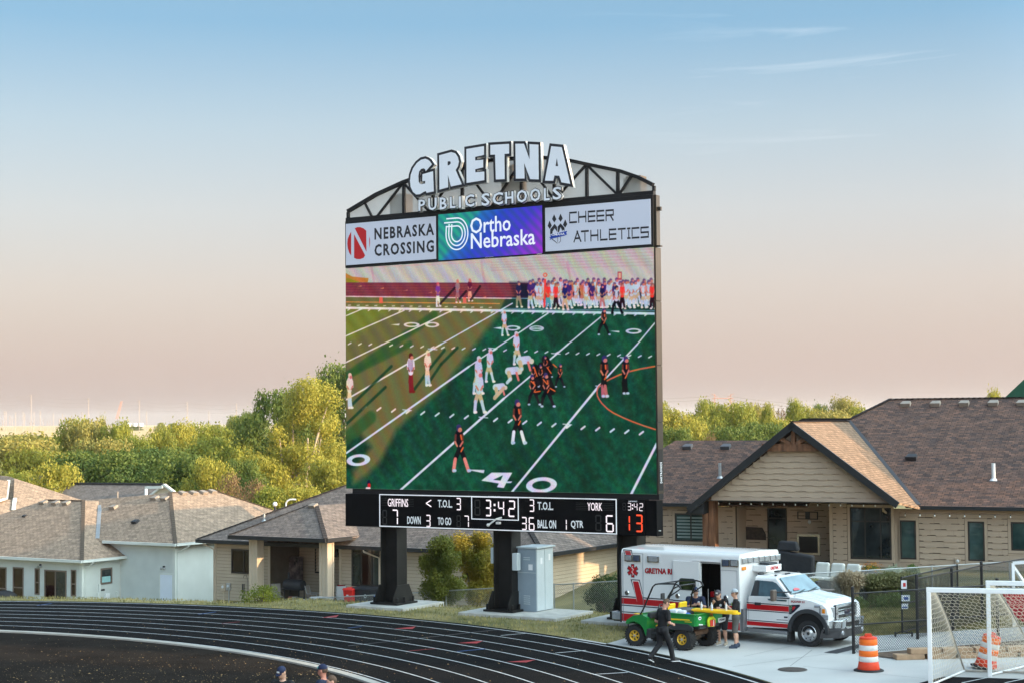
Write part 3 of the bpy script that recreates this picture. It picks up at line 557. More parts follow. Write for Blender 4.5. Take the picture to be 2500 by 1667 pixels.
# right ad: squared stencil letters
GL = {'C':('ht','hb','vl'),'H':('hm','vl','vr'),'E':('ht','hm','hb','vl'),'R':('ht','hm','vl','vrt','dr'),'A':('dl','dr2','hm2'),'T':('ht','vc'),'L':('hb','vl'),'I':('vc','hts','hbs'),'S':('ht','hm','hb','vlt','vrb')}
def stencil(word, boxes, ytop, ybot, z='S', sl=-.062):
    b = MB()
    for ch, (xa, xb) in zip(word, boxes):
        x0, _ = bp(z, xa, ybot); x1, _ = bp(z, xb, ybot); zb = bp(z, xa, ybot+(xa-boxes[0][0])*sl)[1]; zt = bp(z, xa, ytop+(xa-boxes[0][0])*sl)[1]; h = zt-zb; w = x1-x0; T = h*.16; t_ = h*.09
        Z = {'t':zt-T, 'm':zb+h*.5-T/2, 'b':zb}
        def bar(p, q, r, s_): b.box(p, q, -.047, -.043, r, s_)
        for k in GL[ch]:
            if k[0] == 'h' and k not in ('hts','hbs','hm2'): bar(x0, x1, Z[k[1]], Z[k[1]]+T)
            elif k in ('hts','hbs'): bar(x0, x1, Z[k[1]], Z[k[1]]+T)
            elif k == 'vl': bar(x0, x0+t_, zb+(.0 if 'hb' not in GL[ch] else T*1.15), zt-(0 if 'ht' not in GL[ch] else T*1.15))
            elif k == 'vr': bar(x1-t_, x1, zb, zt)
            elif k == 'vc': bar((x0+x1-t_)/2, (x0+x1+t_)/2, zb+(0 if ch == 'T' else T), zt-T*1.15)
            elif k == 'vrt': bar(x1-t_, x1, zb+h*.5, zt-T)
            elif k == 'vlt': bar(x0, x0+t_, zb+h*.5, zt-T)
            elif k == 'vrb': bar(x1-t_, x1, zb+T*1.1, zb+h*.5)
            elif k == 'dr': b.beam((x0+w*.6,-.045,zb+h*.45), (x1-t_/2,-.045,zb), t_*1.3, .004, (0,-1,0))
            elif k == 'dl': b.beam((x0+t_/2,-.045,zb), (x0+w*.55,-.045,zt), t_*1.2, .004, (0,-1,0))
            elif k == 'dr2': b.beam((x1-t_/2,-.045,zb), (x0+w*.45,-.045,zt), t_*1.3, .0046, (0,-1,0))
            elif k == 'hm2': bar(x0+w*.22, x1-w*.18, zb+h*.26, zb+h*.26+T)
    return b
stencil('CHEER', [(890,1000),(1020,1135),(1158,1265),(1283,1393),(1413,1530)], 345, 510).build('lettering', m_ink, ad[2])
stencil('ATHLETICS', [(950,1065),(1060,1172),(1195,1308),(1333,1440),(1460,1567),(1588,1702),(1722,1770),(1787,1897),(1915,2033)], 618, 782).build('lettering', m_ink, ad[2])
inkpoly('S', [[(673,380),(705,450),(675,497),(643,445)], [(765,370),(797,438),(765,487),(735,440)], [(607,470),(640,540),(612,590),(580,545)], [(832,452),(862,520),(832,570),(800,530)],
              [(680,515),(715,560),(718,630),(680,580),(650,630),(650,655),(617,665),(617,595)], [(765,508),(800,545),(822,575),(822,615),(800,600),(790,620),(765,560),(745,630),(725,638),(725,555)],
              [(648,728),(722,792),(716,797),(640,736)], [(768,700),(768,765),(735,795),(738,786),(763,760),(763,702)], [(722,705),(727,705),(727,780),(722,780)]], m_ink, 'ad_emblem', -.043, par=ad[2])
inkpoly('S', [[(605,707),(628,700),(618,672),(852,618),(860,622),(848,645),(860,668),(835,676),(832,682),(640,728),(636,735),(612,745),(622,722)]], mat('ink_blue', (.01,.05,.38), .5), 'ad_ribbon', -.049, par=ad[2])
btext('S', 'OMAHA', (638,704), (826,660), 34, m_capt, y=-.055, bold=.01, par=ad[2])
# ---------------- truss crown with perforated infill
m_mesh = mat('perforated_panel', (.55,.57,.56), .6, 0, .06, 2, alpha=.40); arch = [(62,552),(270,434),(460,347),(560,312),(700,270),(880,222),(1090,190),(1290,176),(1450,174),(1640,196),(1740,218),(1980,267),(2110,312),(2230,362)]
AP = pp('D', arch); zb = AZ1+.07; x0 = VX0; x1 = VX1
AP[0] = (x0+.05, AP[0][1]); AP[-1] = (x1-.05, AP[-1][1]); b = MB()
for p, q in zip(AP, AP[1:]): b.beam((p[0],.1,p[1]-.06), (q[0],.1,q[1]-.06), .16, .12)
b.build('arch_chord', m_blk, SB)
b = MB(); b.beam((x0,.1,zb), (x1,.1,zb), .18, .13); b.build('bottom_chord', m_blk, SB)
def topz(x):
    for p, q in zip(AP, AP[1:]):
        if p[0] <= x <= q[0]: return lerp(p[1], q[1], (x-p[0])/(q[0]-p[0]))
    return AP[0][1] if x < AP[0][0] else AP[-1][1]
def bx_(x, y): return bp('D', x, y)[0]
for i, xv in enumerate((62+13, 465, 670, 875, 1290, 1520, 1748, 1965, 2218)):
    x = bx_(xv, 560-xv*.055); b = MB(); b.beam((x,.1,zb+.06), (x,.1,topz(x)-.1), .10, .10, (0,1,0)); b.build('truss_post', m_blk, SB)
for (a, ta), (c, tc_) in (((190,1),(240,0)),((280,0),(455,1)),((465,1),(640,0)),((640,0),(872,1)),((878,1),(1085,0)),((1085,0),(1300,1)),((1310,1),(1520,0)),((1520,0),(1742,1)),((1752,1),(1960,0)),((1975,0),(2060,1))):
    xa, xc = bx_(a, 500), bx_(c, 480); b = MB(); b.beam((xa,.1,topz(xa)-.1 if ta else zb+.05), (xc,.1,topz(xc)-.1 if tc_ else zb+.05), .075, .075, (0,1,0)); b.build('truss_brace', m_blk, SB)
b = MB(); ins = [(p[0], p[1]-.12) for p in AP]; b.prism([(x0+.06, zb+.05)]+ins+[(x1-.06, zb+.05)][:1], lambda a, c, e: (a, .19+e, c), 0, .006); b.build('perforated_infill', m_mesh, SB)
# columns: H sections from the footing up behind the board
cols = [rect('I', (300,860), (450,860), (450,290), (300,290), .25), rect('I', (1105,900), (1255,905), (1255,320), (1105,315), .25), rect('I', (1980,900), (2135,900), (2135,345), (1980,345), .25)]
xc0 = (cols[0][0]+cols[0][1])/2; xc1 = (cols[1][0]+cols[1][1])/2; sp_ = xc1-xc0; m_br = mat('steel_sunlit_brown', (.085,.06,.04), .55, .2, .2, 3);  # black steel coloured brown, the warm sun put into the tint
for k in range(3):
    xc = xc0+sp_*k; c_ = MB(); hw = .38
    c_.box(xc-hw, xc-hw+.045, .0, .62, .17, PZ0-.005); c_.box(xc+hw-.045, xc+hw, .0, .62, .17, PZ0-.005); c_.box(xc-hw+.045, xc+hw-.045, .27, .31, .17, PZ0-.005); c_.box(xc-hw, xc+hw, .45, .60, PZ0-.0, VZ1+.3)
    col = c_.build('support_column', m_col, SB, bevel=.006)
    for v in c_.v: pass
    f = MB(); f.box(xc-.62, xc+.62, -.32, .95, .10, .17); f.build('base_plate', m_col, col)
    for sx_ in (-1, 1):
        for sy in (0,):
            xx = xc+sx_*(hw+.03); g_ = MB(); g_.prism([(-.30,.17),(.92,.17),(.92,.38),(.68,.80),(-.04,.80),(-.30,.38)], lambda a, c, e: (xx-.02+e, a, c), 0, .04); g_.build('gusset', m_col, col, bevel=.004)
        for by in (-.2, .25, .8):
            g_ = MB(); g_.lathe([(.001,.36),(.045,.36),(.045,.17)], (xc+sx_*.52, by, 0), 8); g_.build('anchor_bolt', m_col, col)
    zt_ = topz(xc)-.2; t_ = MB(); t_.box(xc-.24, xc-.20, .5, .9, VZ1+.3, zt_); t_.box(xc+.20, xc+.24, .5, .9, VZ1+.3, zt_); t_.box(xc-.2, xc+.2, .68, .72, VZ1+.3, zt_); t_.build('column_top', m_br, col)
    if 1:
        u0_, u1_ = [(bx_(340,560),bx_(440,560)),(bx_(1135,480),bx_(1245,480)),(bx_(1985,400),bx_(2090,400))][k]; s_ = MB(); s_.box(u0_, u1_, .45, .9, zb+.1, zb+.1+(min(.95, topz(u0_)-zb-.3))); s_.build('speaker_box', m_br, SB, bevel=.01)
FO = mat('footing_concrete', (.40,.39,.36), .9, 0, .15, 3, .4, 50)
for k, (xa, xb) in enumerate(((-1.3, 1.3), (-1.3, 2.7), (-1.3, 1.3))):
    xc = xc0+sp_*k; f = MB(); f.box(xc+xa, xc+xb, -.9, 1.7, -.4, .095); f.build('footing', FO, SB, bevel=.02)
# score panel
pc = MB(); pc.box(PX0, PX1, -.10, .30, PZ0, PZ1); sp0 = pc.build('score_cabinet', m_panel, SB, bevel=.01); ex = rect('I', (2165,338), (2262,340), (2262,80), (2165,85)); e_ = MB(); e_.box(PX1+.005, PX1+(ex[1]-ex[0])*.9, .0, .1, PZ0, PZ1-.02); e_.box(PX1+(ex[1]-ex[0])*.86, PX1+(ex[1]-ex[0])*.94, -.1, .35, PZ0, PZ1-.02); e_.build('end_housing', m_panel, SB)
e_ = MB(); e_.box(PX1+.08, PX1+.55, .02, .06, PZ0+.17, PZ0+.20); e_.build('grab_handle', m_side, SB)
m_bd = mat('border_white', (.7,.7,.72), .5, emit=(.7,.72,.75), es=.3)
def frame(r, w, nm):
    b = MB(); x0, x1, z0, z1 = r; b.box(x0, x1, -.112, -.101, z0, z0+w); b.box(x0, x1, -.112, -.101, z1-w, z1); b.box(x0, x0+w, -.112, -.101, z0+w, z1-w); b.box(x1-w, x1, -.112, -.101, z0+w, z1-w); return b.build(nm, m_bd, sp0)
YS = -.10
def ir(x0, y0, x1, y1):    # px box in zoom I whose y's are given at its left end
    sl = .0165*(1-(y0-60)/9999); P0 = BF.y(px('I', x0, y1), YS); P1 = BF.y(px('I', x1, y1), YS); Pt = BF.y(px('I', x0, y0), YS); return P0.x, P1.x, P0.z, Pt.z
br = rect('I', (280,276), (1963,327), (1963,78), (280,43), YS); frame((br[0], br[1], br[2], br[3]), .035, 'score_border'); cb = rect('I', (932,222), (1267,232), (1267,66), (932,60), YS); frame((cb[0], cb[1], cb[2], cb[3]), .03, 'clock_border')
SEG = {'0':'abcdef','1':'bc','2':'abged','3':'abgcd','4':'fgbc','5':'afgcd','6':'afgedc','7':'abc','8':'abcdefg','9':'abcdfg'}
def digit(ch, r, m, name='digit'):
    x0, x1, z0, z1 = r; w, h = x1-x0, z1-z0; t_ = h*.085; b = MB(); s_ = set(SEG[ch]); zm = (z0+z1)/2
    def hs(z):
        for i in range(5): u = x0+t_*.8+(w-1.6*t_)*(i+.5)/5; b.lathe([(.001,0),(t_*.62,.001)], n=6, fn=lambda x,y,q: (u+x, YS-.008-q, z+y))
    def vs_(x, za, zb_):
        for i in range(5): u = za+t_*.6+(zb_-za-1.2*t_)*(i+.5)/5; b.lathe([(.001,0),(t_*.62,.001)], n=6, fn=lambda a,y,q: (x+a, YS-.008-q, u+y))
    if ch == '1': vs_((x0+x1)/2, zm, z1); vs_((x0+x1)/2, z0, zm); return b.build(name, m, sp0)
    if 'a' in s_: hs(z1-t_/2)
    if 'g' in s_: hs(zm)
    if 'd' in s_: hs(z0+t_/2)
    if 'b' in s_: vs_(x1-t_/2, zm, z1)
    if 'c' in s_: vs_(x1-t_/2, z0, zm)
    if 'f' in s_: vs_(x0+t_/2, zm, z1)
    if 'e' in s_: vs_(x0+t_/2, z0, zm)
    return b.build(name, m, sp0)
for ch, q in (('3',(825,70,858,157)),('7',(370,152,412,260)),('3',(610,190,643,275)),('7',(880,195,915,278)),('3',(1032,83,1073,200)),('4',(1122,92,1165,195)),('2',(1195,88,1243,205)),('3',(1343,80,1378,168)),('3',(1288,205,1325,297)),('6',(1340,207,1380,300)),('1',(1598,222,1614,298)),('6',(1887,192,1942,313))): digit(ch, ir(*q), m_led)
for ch, q in (('3',(2040,105,2065,158)),('4',(2085,107,2110,160)),('2',(2123,108,2150,163))): digit(ch, ir(*q), m_led)
for ch, q in (('1',(2045,195,2062,305)),('3',(2097,188,2147,312))): digit(ch, ir(*q), m_ledr)
for q in ((302,155,335,260),(955,82,997,195),(828,193,858,278),(1812,190,1855,305),(2005,105,2028,158)): digit('8', ir(*q), m_off, 'dark_digit')
b = MB()
for q in ((1097,120),(1097,158)): P = BF.y(px('I',*q), YS); MB().box(P.x-.035, P.x+.035, YS-.012, YS-.006, P.z-.04, P.z+.04).build('colon_dot', m_led, sp0)
for q in ((2075,122),(2075,146)): P = BF.y(px('I',*q), YS); MB().box(P.x-.02, P.x+.02, YS-.012, YS-.006, P.z-.025, P.z+.025).build('colon_dot', m_led, sp0)

def stext(body, x0, y0, x1, y1, m, bold=.0, name='caption', spacing=1):
    r = ir(x0, y0, x1, y1); return text_on(name, body, m, sp0, (r[0], YS-.008, r[2]), (1,0,0), (0,0,1), r[1]-r[0], r[3]-r[2], bold, spacing, 0, .003)
for q in ((292,70,523,130),(1672,100,1942,160)):
    r = ir(*q); 
    for i in range(5): z_ = lerp(r[2], r[3], (i+.5)/5); k_ = MB(); k_.box(r[0], r[1], YS-.003, YS-.0005, z_-.006, z_+.006); k_.build('led_strip', m_off, sp0)
stext('GRIFFINS', 340, 75, 484, 131, m_led, 0); stext('YORK', 1755, 103, 1860, 160, m_led, 0)
r = ir(612,85,648,132); b = MB(); b.beam((r[1],YS-.01,r[3]), (r[0],YS-.01,(r[2]+r[3])/2), .035, .01, (0,-1,0)); b.beam((r[0],YS-.01,(r[2]+r[3])/2), (r[1],YS-.01,r[2]), .035, .011, (0,-1,0)); b.build('possession_arrow', m_led, sp0)
for body, q in (('T.O.L.',(695,83,797,138)),('T.O.L.',(1402,98,1513,155)),('DOWN',(478,200,573,255)),('TO GO',(695,207,790,262)),('BALL ON',(1402,225,1533,285)),('QTR',(1638,230,1727,290))): stext(body, *q, m_capt, .02)
stext('DAKTRONICS', 1053, 57, 1135, 67, m_capt, .01, 'maker_name'); stext('DAKTRONICS', 2047, 90, 2107, 98, m_capt, .01, 'maker_name')
P0 = BF.x(px('h',1692,1398), VX1+.055); P1 = BF.x(px('h',1692,1186), VX1+.055)
b = MB(); b.box(VX1+.052, VX1+.056, .06, .36, PZ1+.3, VZ0+1.5)
b.build('name_plate', m_blk, SB)
text_on('maker_name', 'DAKTRONICS', m_capt, SB, (VX1+.062, .13, P0.z), (0,0,1), (0,-1,0), P1.z-P0.z, .12, .01, 1.15, 0, .003) if False else text_on('maker_name', 'DAKTRONICS', m_capt, SB, (VX1+.064, .28, P0.z), (0,0,1), (0,-1,0), P1.z-P0.z, .14, .01, 1.15, 0, .003)
btext('D', 'DAKTRONICS', (1050,888), (1105,884), 9, m_capt, y=-.03, par=ad[1], name='maker_name'); btext('D', 'GALAXY', (1410,866), (1446,863), 8, m_capt, y=-.03, par=ad[1], name='maker_name')
P = BF.y(px('I',1120,235), YS-.1); b = MB(); b.tube([(P.x-.25,YS-.3,P.z-.12),(P.x,YS-.2,P.z+.08),(P.x+.1,YS-.02,P.z+.12)], .03, 6); b.ell((P.x-.27,YS-.32,P.z-.13), .06,.06,.06,8,6); b.box(P.x+.0,P.x+.14,YS-.24,YS-.12,P.z-.1,P.z-.02); b.build('clock_sensor', m_side, sp0)
# ---------------- raised channel letters
def offs(pts, d):
    n = len(pts); ar = sum(pts[i][0]*pts[(i+1)%n][1]-pts[(i+1)%n][0]*pts[i][1] for i in range(n)); sg = 1 if ar > 0 else -1; o = []
    for i in range(n):
        a, b_, c = V(pts[i-1]), V(pts[i]), V(pts[(i+1)%n]); u, v = (b_-a).normalized(), (c-b_).normalized(); n1, n2 = V((u.y,-u.x))*sg, V((v.y,-v.x))*sg; m = n1+n2
        m = m.normalized() if m.length > .2 else n1; k = d/max(.45, m.dot(n1)); o.append((b_.x+m.x*k, b_.y+m.y*k))
    return o
LT = {'G':[[(395,385),(370,345),(345,325),(310,312),(255,325),(200,370),(150,440),(122,520),(112,600),(120,680),(150,745),(190,778),(240,775),(290,745),(315,733),(330,757),(420,738),(410,475),(275,515),(272,605),(310,600),(310,635),(265,645),(240,640),(222,610),(218,540),(228,480),(255,445),(290,437),(308,448),(318,472)]],
 'R':[[(492,268),(650,225),(700,240),(735,290),(748,350),(735,410),(705,460),(785,645),(645,675),(603,510),(607,685),(497,715)],[(597,345),(625,338),(645,350),(647,375),(625,400),(597,405)]],
 'E':[[(847,185),(1075,148),(1075,262),(960,288),(960,335),(1065,325),(1065,425),(960,450),(962,490),(1078,480),(1080,592),(850,628)]],
 'T':[[(1160,132),(1402,118),(1402,245),(1342,250),(1345,578),(1232,582),(1222,258),(1160,260)]],
 'N':[[(1487,117),(1597,117),(1672,325),(1672,122),(1785,128),(1790,582),(1680,578),(1600,365),(1605,570),(1493,572)]],
 'A':[[(1955,148),(2090,162),(2200,640),(2088,620),(2060,535),(1995,530),(1980,600),(1872,598)],[(2027,285),(2050,415),(2005,412)]]}
YL = -.42
for ch, loops in LT.items():
    lp = [pp('M', l, YL) for l in loops]; ol = [offs(lp[0], .095)]; b = MB()
    b.prism(ol, lambda a, c, e: (a, e, c), YL+.012, YL+.17, 0, 1); lt = b.build('sign_letter', [m_ink, m_side], SB, bevel=.0)
    hl = [lp[0]]+[offs(l, -.012) for l in lp[1:]]; f = MB(); f.prism(hl, lambda a, c, e: (a, e, c), YL, YL+.013); f.build('letter_face', m_face, lt)
    mnx, mxx_ = min(p[0] for p in ol[0]), max(p[0] for p in ol[0]); z_ = min(p[1] for p in ol[0])
    f = MB(); xm = (mnx+mxx_)/2; f.beam((xm,YL+.16,z_+.35), (xm,.05,z_+.35), .05, .05); f.build('letter_mount', m_blk, lt)
PS = [('P',218,840,320,1005),('U',345,820,470,997),('B',495,812,600,985),('L',628,803,715,970),('I',745,795,787,965),('C',822,775,962,955),('S',1040,757,1162,940),('C',1185,748,1335,928),('H',1350,738,1472,912),('O',1500,717,1650,900),('O',1675,697,1825,885),('L',1855,690,1945,870),('S',1968,675,2100,860)]
for ch, xa, ya, xb, yb in PS:
    P0 = BF.y(px('M',xa,yb), -.30); P1 = BF.y(px('M',xb,yb), -.30); Pt = BF.y(px('M',xa,ya), -.30); w, h = P1.x-P0.x, Pt.z-P0.z
    if ch == 'I': 
        lt = MB().box(P0.x, P0.x+w, -.29, -.08, P0.z, P0.z+h).build('sign_letter', m_side, SB); MB().box(P0.x+.005, P0.x+w-.005, -.305, -.292, P0.z+.005, P0.z+h-.005).build('letter_trim', m_ink, lt); MB().box(P0.x+.03, P0.x+w-.03, -.32, -.306, P0.z+.03, P0.z+h-.03).build('letter_face', m_face, lt); continue
    lt = text_on('sign_letter', ch, m_side, SB, (P0.x, -.235, P0.z), (1,0,0), (0,0,1), w, h, .05, depth=.055)
    text_on('letter_trim', ch, m_ink, lt, (P0.x, -.296, P0.z), (1,0,0), (0,0,1), w, h, .085, depth=.008); text_on('letter_face', ch, m_face, lt, (P0.x+.026, -.311, P0.z+.026), (1,0,0), (0,0,1), w-.052, h-.052, .02, depth=.005)
# ================================================================== HOUSES
def shingle(name, c1, c2, mort, scale=1.0, rough=.95, bstr=.5):
    m = bpy.data.materials.new(name); m.use_nodes = True; t = m.node_tree; n = t.nodes; pb = n['Principled BSDF']; pb.inputs['Roughness'].default_value = rough; pb.inputs['Specular IOR Level'].default_value = .2
    u = n.new('ShaderNodeUVMap'); mp = n.new('ShaderNodeMapping'); t.links.new(u.outputs[0], mp.inputs[0]); mp.inputs['Scale'].default_value = (scale, scale, 1)
    br = n.new('ShaderNodeTexBrick'); t.links.new(mp.outputs[0], br.inputs[0]); br.inputs['Scale'].default_value = 1; br.inputs['Brick Width'].default_value = .30; br.inputs['Row Height'].default_value = .145; br.inputs['Mortar Size'].default_value = .012; br.inputs['Mortar Smooth'].default_value = .4; br.offset = .37; br.inputs['Bias'].default_value = 0
    br.inputs['Color1'].default_value = (*c1, 1); br.inputs['Color2'].default_value = (*c2, 1); br.inputs['Mortar'].default_value = (*mort, 1)
    nz = n.new('ShaderNodeTexNoise'); nz.inputs['Scale'].default_value = 2.2; nz.inputs['Detail'].default_value = 8; nz.inputs['Roughness'].default_value = .75; t.links.new(mp.outputs[0], nz.inputs['Vector'])
    mr = n.new('ShaderNodeMapRange'); mr.inputs[1].default_value = .25; mr.inputs[2].default_value = .75; mr.inputs[3].default_value = .55; mr.inputs[4].default_value = 1.45; t.links.new(nz.outputs[0], mr.inputs[0])
    vm = n.new('ShaderNodeVectorMath'); vm.operation = 'SCALE'; t.links.new(br.outputs['Color'], vm.inputs[0]); t.links.new(mr.outputs[0], vm.inputs['Scale']); t.links.new(vm.outputs[0], pb.inputs['Base Color'])
    bp_ = n.new('ShaderNodeBump'); bp_.inputs['Strength'].default_value = bstr; bp_.inputs['Distance'].default_value = .03; bp_.invert = True; t.links.new(br.outputs['Fac'], bp_.inputs['Height']); t.links.new(bp_.outputs[0], pb.inputs['Normal'])
    return m
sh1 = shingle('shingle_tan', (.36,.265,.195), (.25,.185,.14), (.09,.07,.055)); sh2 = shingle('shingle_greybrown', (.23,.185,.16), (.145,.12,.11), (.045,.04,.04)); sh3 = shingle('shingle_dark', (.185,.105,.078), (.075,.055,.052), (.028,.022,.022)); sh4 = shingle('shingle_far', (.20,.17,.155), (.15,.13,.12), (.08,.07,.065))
def sided(name, col): return mat(name, col, .75, 0, .06, 1.2, .08, 30, spec=.25)
w1 = sided('siding_sage', (.51,.545,.53)); w2 = sided('siding_tan', (.46,.375,.28)); w3 = sided('shake_taupe', (.44,.335,.25)); trim1 = sided('trim_sage', (.57,.60,.58)); trim2 = sided('trim_tan', (.52,.43,.33)); trim3 = sided('trim_taupe', (.45,.345,.26))
fas_d = mat('fascia_black', (.022,.024,.028), .45, .1, .1, 2); wood = mat('cedar_timber', (.14,.055,.028), .7, 0, .5, 2.5, .3, 20, col2=(.25,.115,.06), stretch=(3,3,.5)); winfr = mat('window_frame_dark', (.03,.026,.024), .4); winbr = mat('window_frame_bronze', (.15,.115,.095), .45)
gls_r = mat('glass_reddish', (.10,.022,.012), .06, 0, .8, 1.6, col2=(.015,.008,.008), spec=.55); gls_d = mat('glass_dark', (.012,.018,.022), .05, 0, .6, 1.2, col2=(.035,.045,.05), spec=.6); gls_t = mat('glass_teal', (.015,.05,.055), .05, 0, .6, 1, col2=(.06,.11,.11), spec=.6)
vent_m = mat('vent_metal', (.30,.25,.21), .6, .1); vent_k = mat('vent_black', (.03,.03,.035), .5); galv = mat('galvanised', (.42,.43,.44), .42, .6, .15, 6); white_p = mat('white_pvc', (.68,.69,.70), .45, var=.04)
def roof(par, name, pts, eave, m, th=.10, label=None):
    """one roof slope: coplanar local points, UVs in metres along and up the slope, with thickness"""
    P = [V(p) for p in pts]; nn = (P[1]-P[0]).cross(P[2]-P[0])
    nn = sum(((P[i]-P[0]).cross(P[i+1]-P[0]) for i in range(1, len(P)-1)), V()).normalized()
    if nn.z < 0: nn = -nn
    e = V(eave).normalized(); u2 = nn.cross(e); o0 = P[0]; k = [V(((p-o0).dot(e), (p-o0).dot(u2), 0)) for p in P]; tri = tessellate_polygon([k]); n = len(P)
    vs = P+[p-V((0,0,th)) for p in P]; fs = [tuple(t) for t in tri]+[tuple(i+n for i in t) for t in tri]+[(i, (i+1)%n, n+(i+1)%n, n+i) for i in range(n)]
    b = MB(); b.add(vs, fs); o = b.build(name, m, par, label=label); ul = o.data.uv_layers.new(name='UVMap'); d = o.data; uv = []
    for l in d.loops: p = d.vertices[l.vertex_index].co-o0; uv += [p.dot(e)+o0.x*.37, p.dot(u2)]
    ul.data.foreach_set('uv', uv); return o
def caps(par, p, q, m, w=.26, n=None):   # overlapping ridge cap shingles along a hip or ridge
    p, q = V(p), V(q); L_ = (q-p).length; n = n or max(2, int(L_/.28)); b = MB()
    for i in range(n): a, c = p.lerp(q, i/n), p.lerp(q, (i+1.25)/n); b.beam(a+V((0,0,.03)), c+V((0,0,.012)), w, .035)
    return b.build('ridge_cap', m, par, kind='stuff')
wb2 = mat('backing_shadow_tan', (.10,.08,.06), .9); wb3 = mat('backing_shadow_taupe', (.09,.065,.05), .9)  # dark backing colour paints the shadow lines in the gaps between boards
def siding(par, fn, u0, u1, z0, z1, ex, m, holes=(), name='siding_board', joined=False, piece=None, rng=random, top=None, thick=.03):
    """lap boards from z0 up; fn(u,z,d) maps onto the wall; holes (ua,ub,za,zb) are left open"""
    J = MB(); n = int(math.ceil((z1-z0)/ex)); out = []
    for r in range(n):
        a, c = z0+r*ex, min(z1, z0+(r+1)*ex-(.004 if joined else .016 if piece else .013))
        L0, L1 = u0, u1
        if top: L0, L1 = top((a+c)/2)
        if L1-L0 < .1: continue
        seg = [(L0, L1)]
        for ha, hb, za, zc in holes:
            if c > za+.01 and a < zc-.01:
                seg = [s_ for x in seg for s_ in ((x[0], min(x[1], ha)), (max(x[0], hb), x[1])) if s_[1]-s_[0] > .03] 
        for ha, hb, za, zc in holes:
            if c > za+.01 and a < zc-.01:
                for p_, q_ in ((a, za-.004), (zc+.004, c)):
                    if q_-p_ > .02:
                        k_ = MB(); h0_, h1_ = max(ha, L0), min(hb, L1); k_.add([fn(h0_,p_,thick),fn(h1_,p_,thick),fn(h1_,q_,thick),fn(h0_,q_,thick)], [(0,1,2,3)])
                        if joined: J.add([fn(h0_,p_,thick),fn(h1_,p_,thick),fn(h1_,q_,thick),fn(h0_,q_,thick)], [(0,1,2,3)])
                        else: out.append(k_.build(name, m, par, recalc=False))
        for s0, s1 in seg:
            cuts = [s0]
            if piece:
                u = s0+piece*(.35+.65*((r*.618) % 1))
                while u < s1-.15: cuts.append(u); u += piece*rng.uniform(.85, 1.15)
            cuts.append(s1)
            for x0, x1 in zip(cuts, cuts[1:]):
                b = J if joined else MB(); g = .004 if piece else 0
                if piece:      # shake panel with stepped butt edges
                    w = x1-x0-g; dz = .035; k = [(x0,a+dz),(x0+w*.22,a+dz),(x0+w*.27,a),(x0+w*.68,a),(x0+w*.73,a+dz*.7),(x0+w,a+dz*.7),(x0+w,c+.012),(x0,c+.012)]
                    vs = [fn(u, z, thick*(2.0-(z-a)/(c-a+.012)*1.2)) for u, z in k]+[fn(u, z, 0) for u, z in k]; b.add(vs, [tuple(range(8)), (8,9,1,0),(9,10,2,1),(10,11,3,2),(11,12,4,3),(12,13,5,4)])
                else:
                    b.add([fn(x0,a,thick*1.6), fn(x1-g,a,thick*1.6), fn(x1-g,c,thick*.5), fn(x0,c,thick*.5), fn(x0,a,0), fn(x1-g,a,0)], [(0,1,2,3),(4,5,1,0)])
                if not joined: out.append(b.build(name, m, par, recalc=False))
    if joined: out.append(J.build(name, m, par, kind='stuff', recalc=False))
    return out
def fbox(b, fn, u0, u1, z0, z1, d0, d1, mi=0):
    b.hexa([fn(u0,z0,d1), fn(u1,z0,d1), fn(u1,z0,d0), fn(u0,z0,d0), fn(u0,z1,d1), fn(u1,z1,d1), fn(u1,z1,d0), fn(u0,z1,d0)], mi)
def window(par, fn, r, fm, gm, vm=(), hm=(), fw=.06, name='window', trim=None, tw=.09, blinds=None):
    u0, u1, z0, z1 = r; b = MB(); f = fw
    fbox(b, fn, u0, u1, z0, z0+f, -.02, .045); fbox(b, fn, u0, u1, z1-f, z1, -.02, .045); fbox(b, fn, u0, u0+f, z0+f, z1-f, -.02, .045); fbox(b, fn, u1-f, u1, z0+f, z1-f, -.02, .045)
    us = [u0+f]+[lerp(u0, u1, v) for v in vm]+[u1-f]; zs = [z0+f]+[lerp(z0, z1, v) for v in hm]+[z1-f]
    for v in us[1:-1]: fbox(b, fn, v-f*.45, v+f*.45, z0+f, z1-f, -.02, .04)
    for v in zs[1:-1]: fbox(b, fn, u0+f, u1-f, v-f*.45, v+f*.45, -.02, .042)
    w = b.build(name, fm, par)
    for i in range(len(us)-1):
        for j in range(len(zs)-1):
            k = MB(); fbox(k, fn, us[i], us[i+1], zs[j], zs[j+1], .0, .012); g = k.build('pane', gm[(i+j) % len(gm)] if isinstance(gm, list) else gm, w)
    if trim:
        k = MB(); t_ = tw; fbox(k, fn, u0-t_, u1+t_, z1+.004, z1+t_, .0, .05); fbox(k, fn, u0-t_, u1+t_, z0-t_, z0-.004, .0, .05); fbox(k, fn, u0-t_, u0-.004, z0, z1, .0, .05); fbox(k, fn, u1+.004, u1+t_, z0, z1, .0, .05); k.build('window_trim', trim, w)
    return w
def gutter(par, p, q, m, h=.13, d=.11):
    b = MB(); p, q = V(p), V(q); b.beam(p-V((0,0,h/2)), q-V((0,0,h/2)), d, h); b.beam(p+V((0,0,.004)), q+V((0,0,.004)), d+.02, .015); return b.build('gutter', m, par, bevel=.006)
def spout(par, top, wall, zb, m, r=.04):
    b = MB(); t_, w = V(top), V(wall); b.tube([t_, t_-V((0,0,.10)), V((w.x, w.y, t_.z-.42)), V((w.x, w.y, zb))], r, 6); return b.build('downspout', m, par, smooth=50)
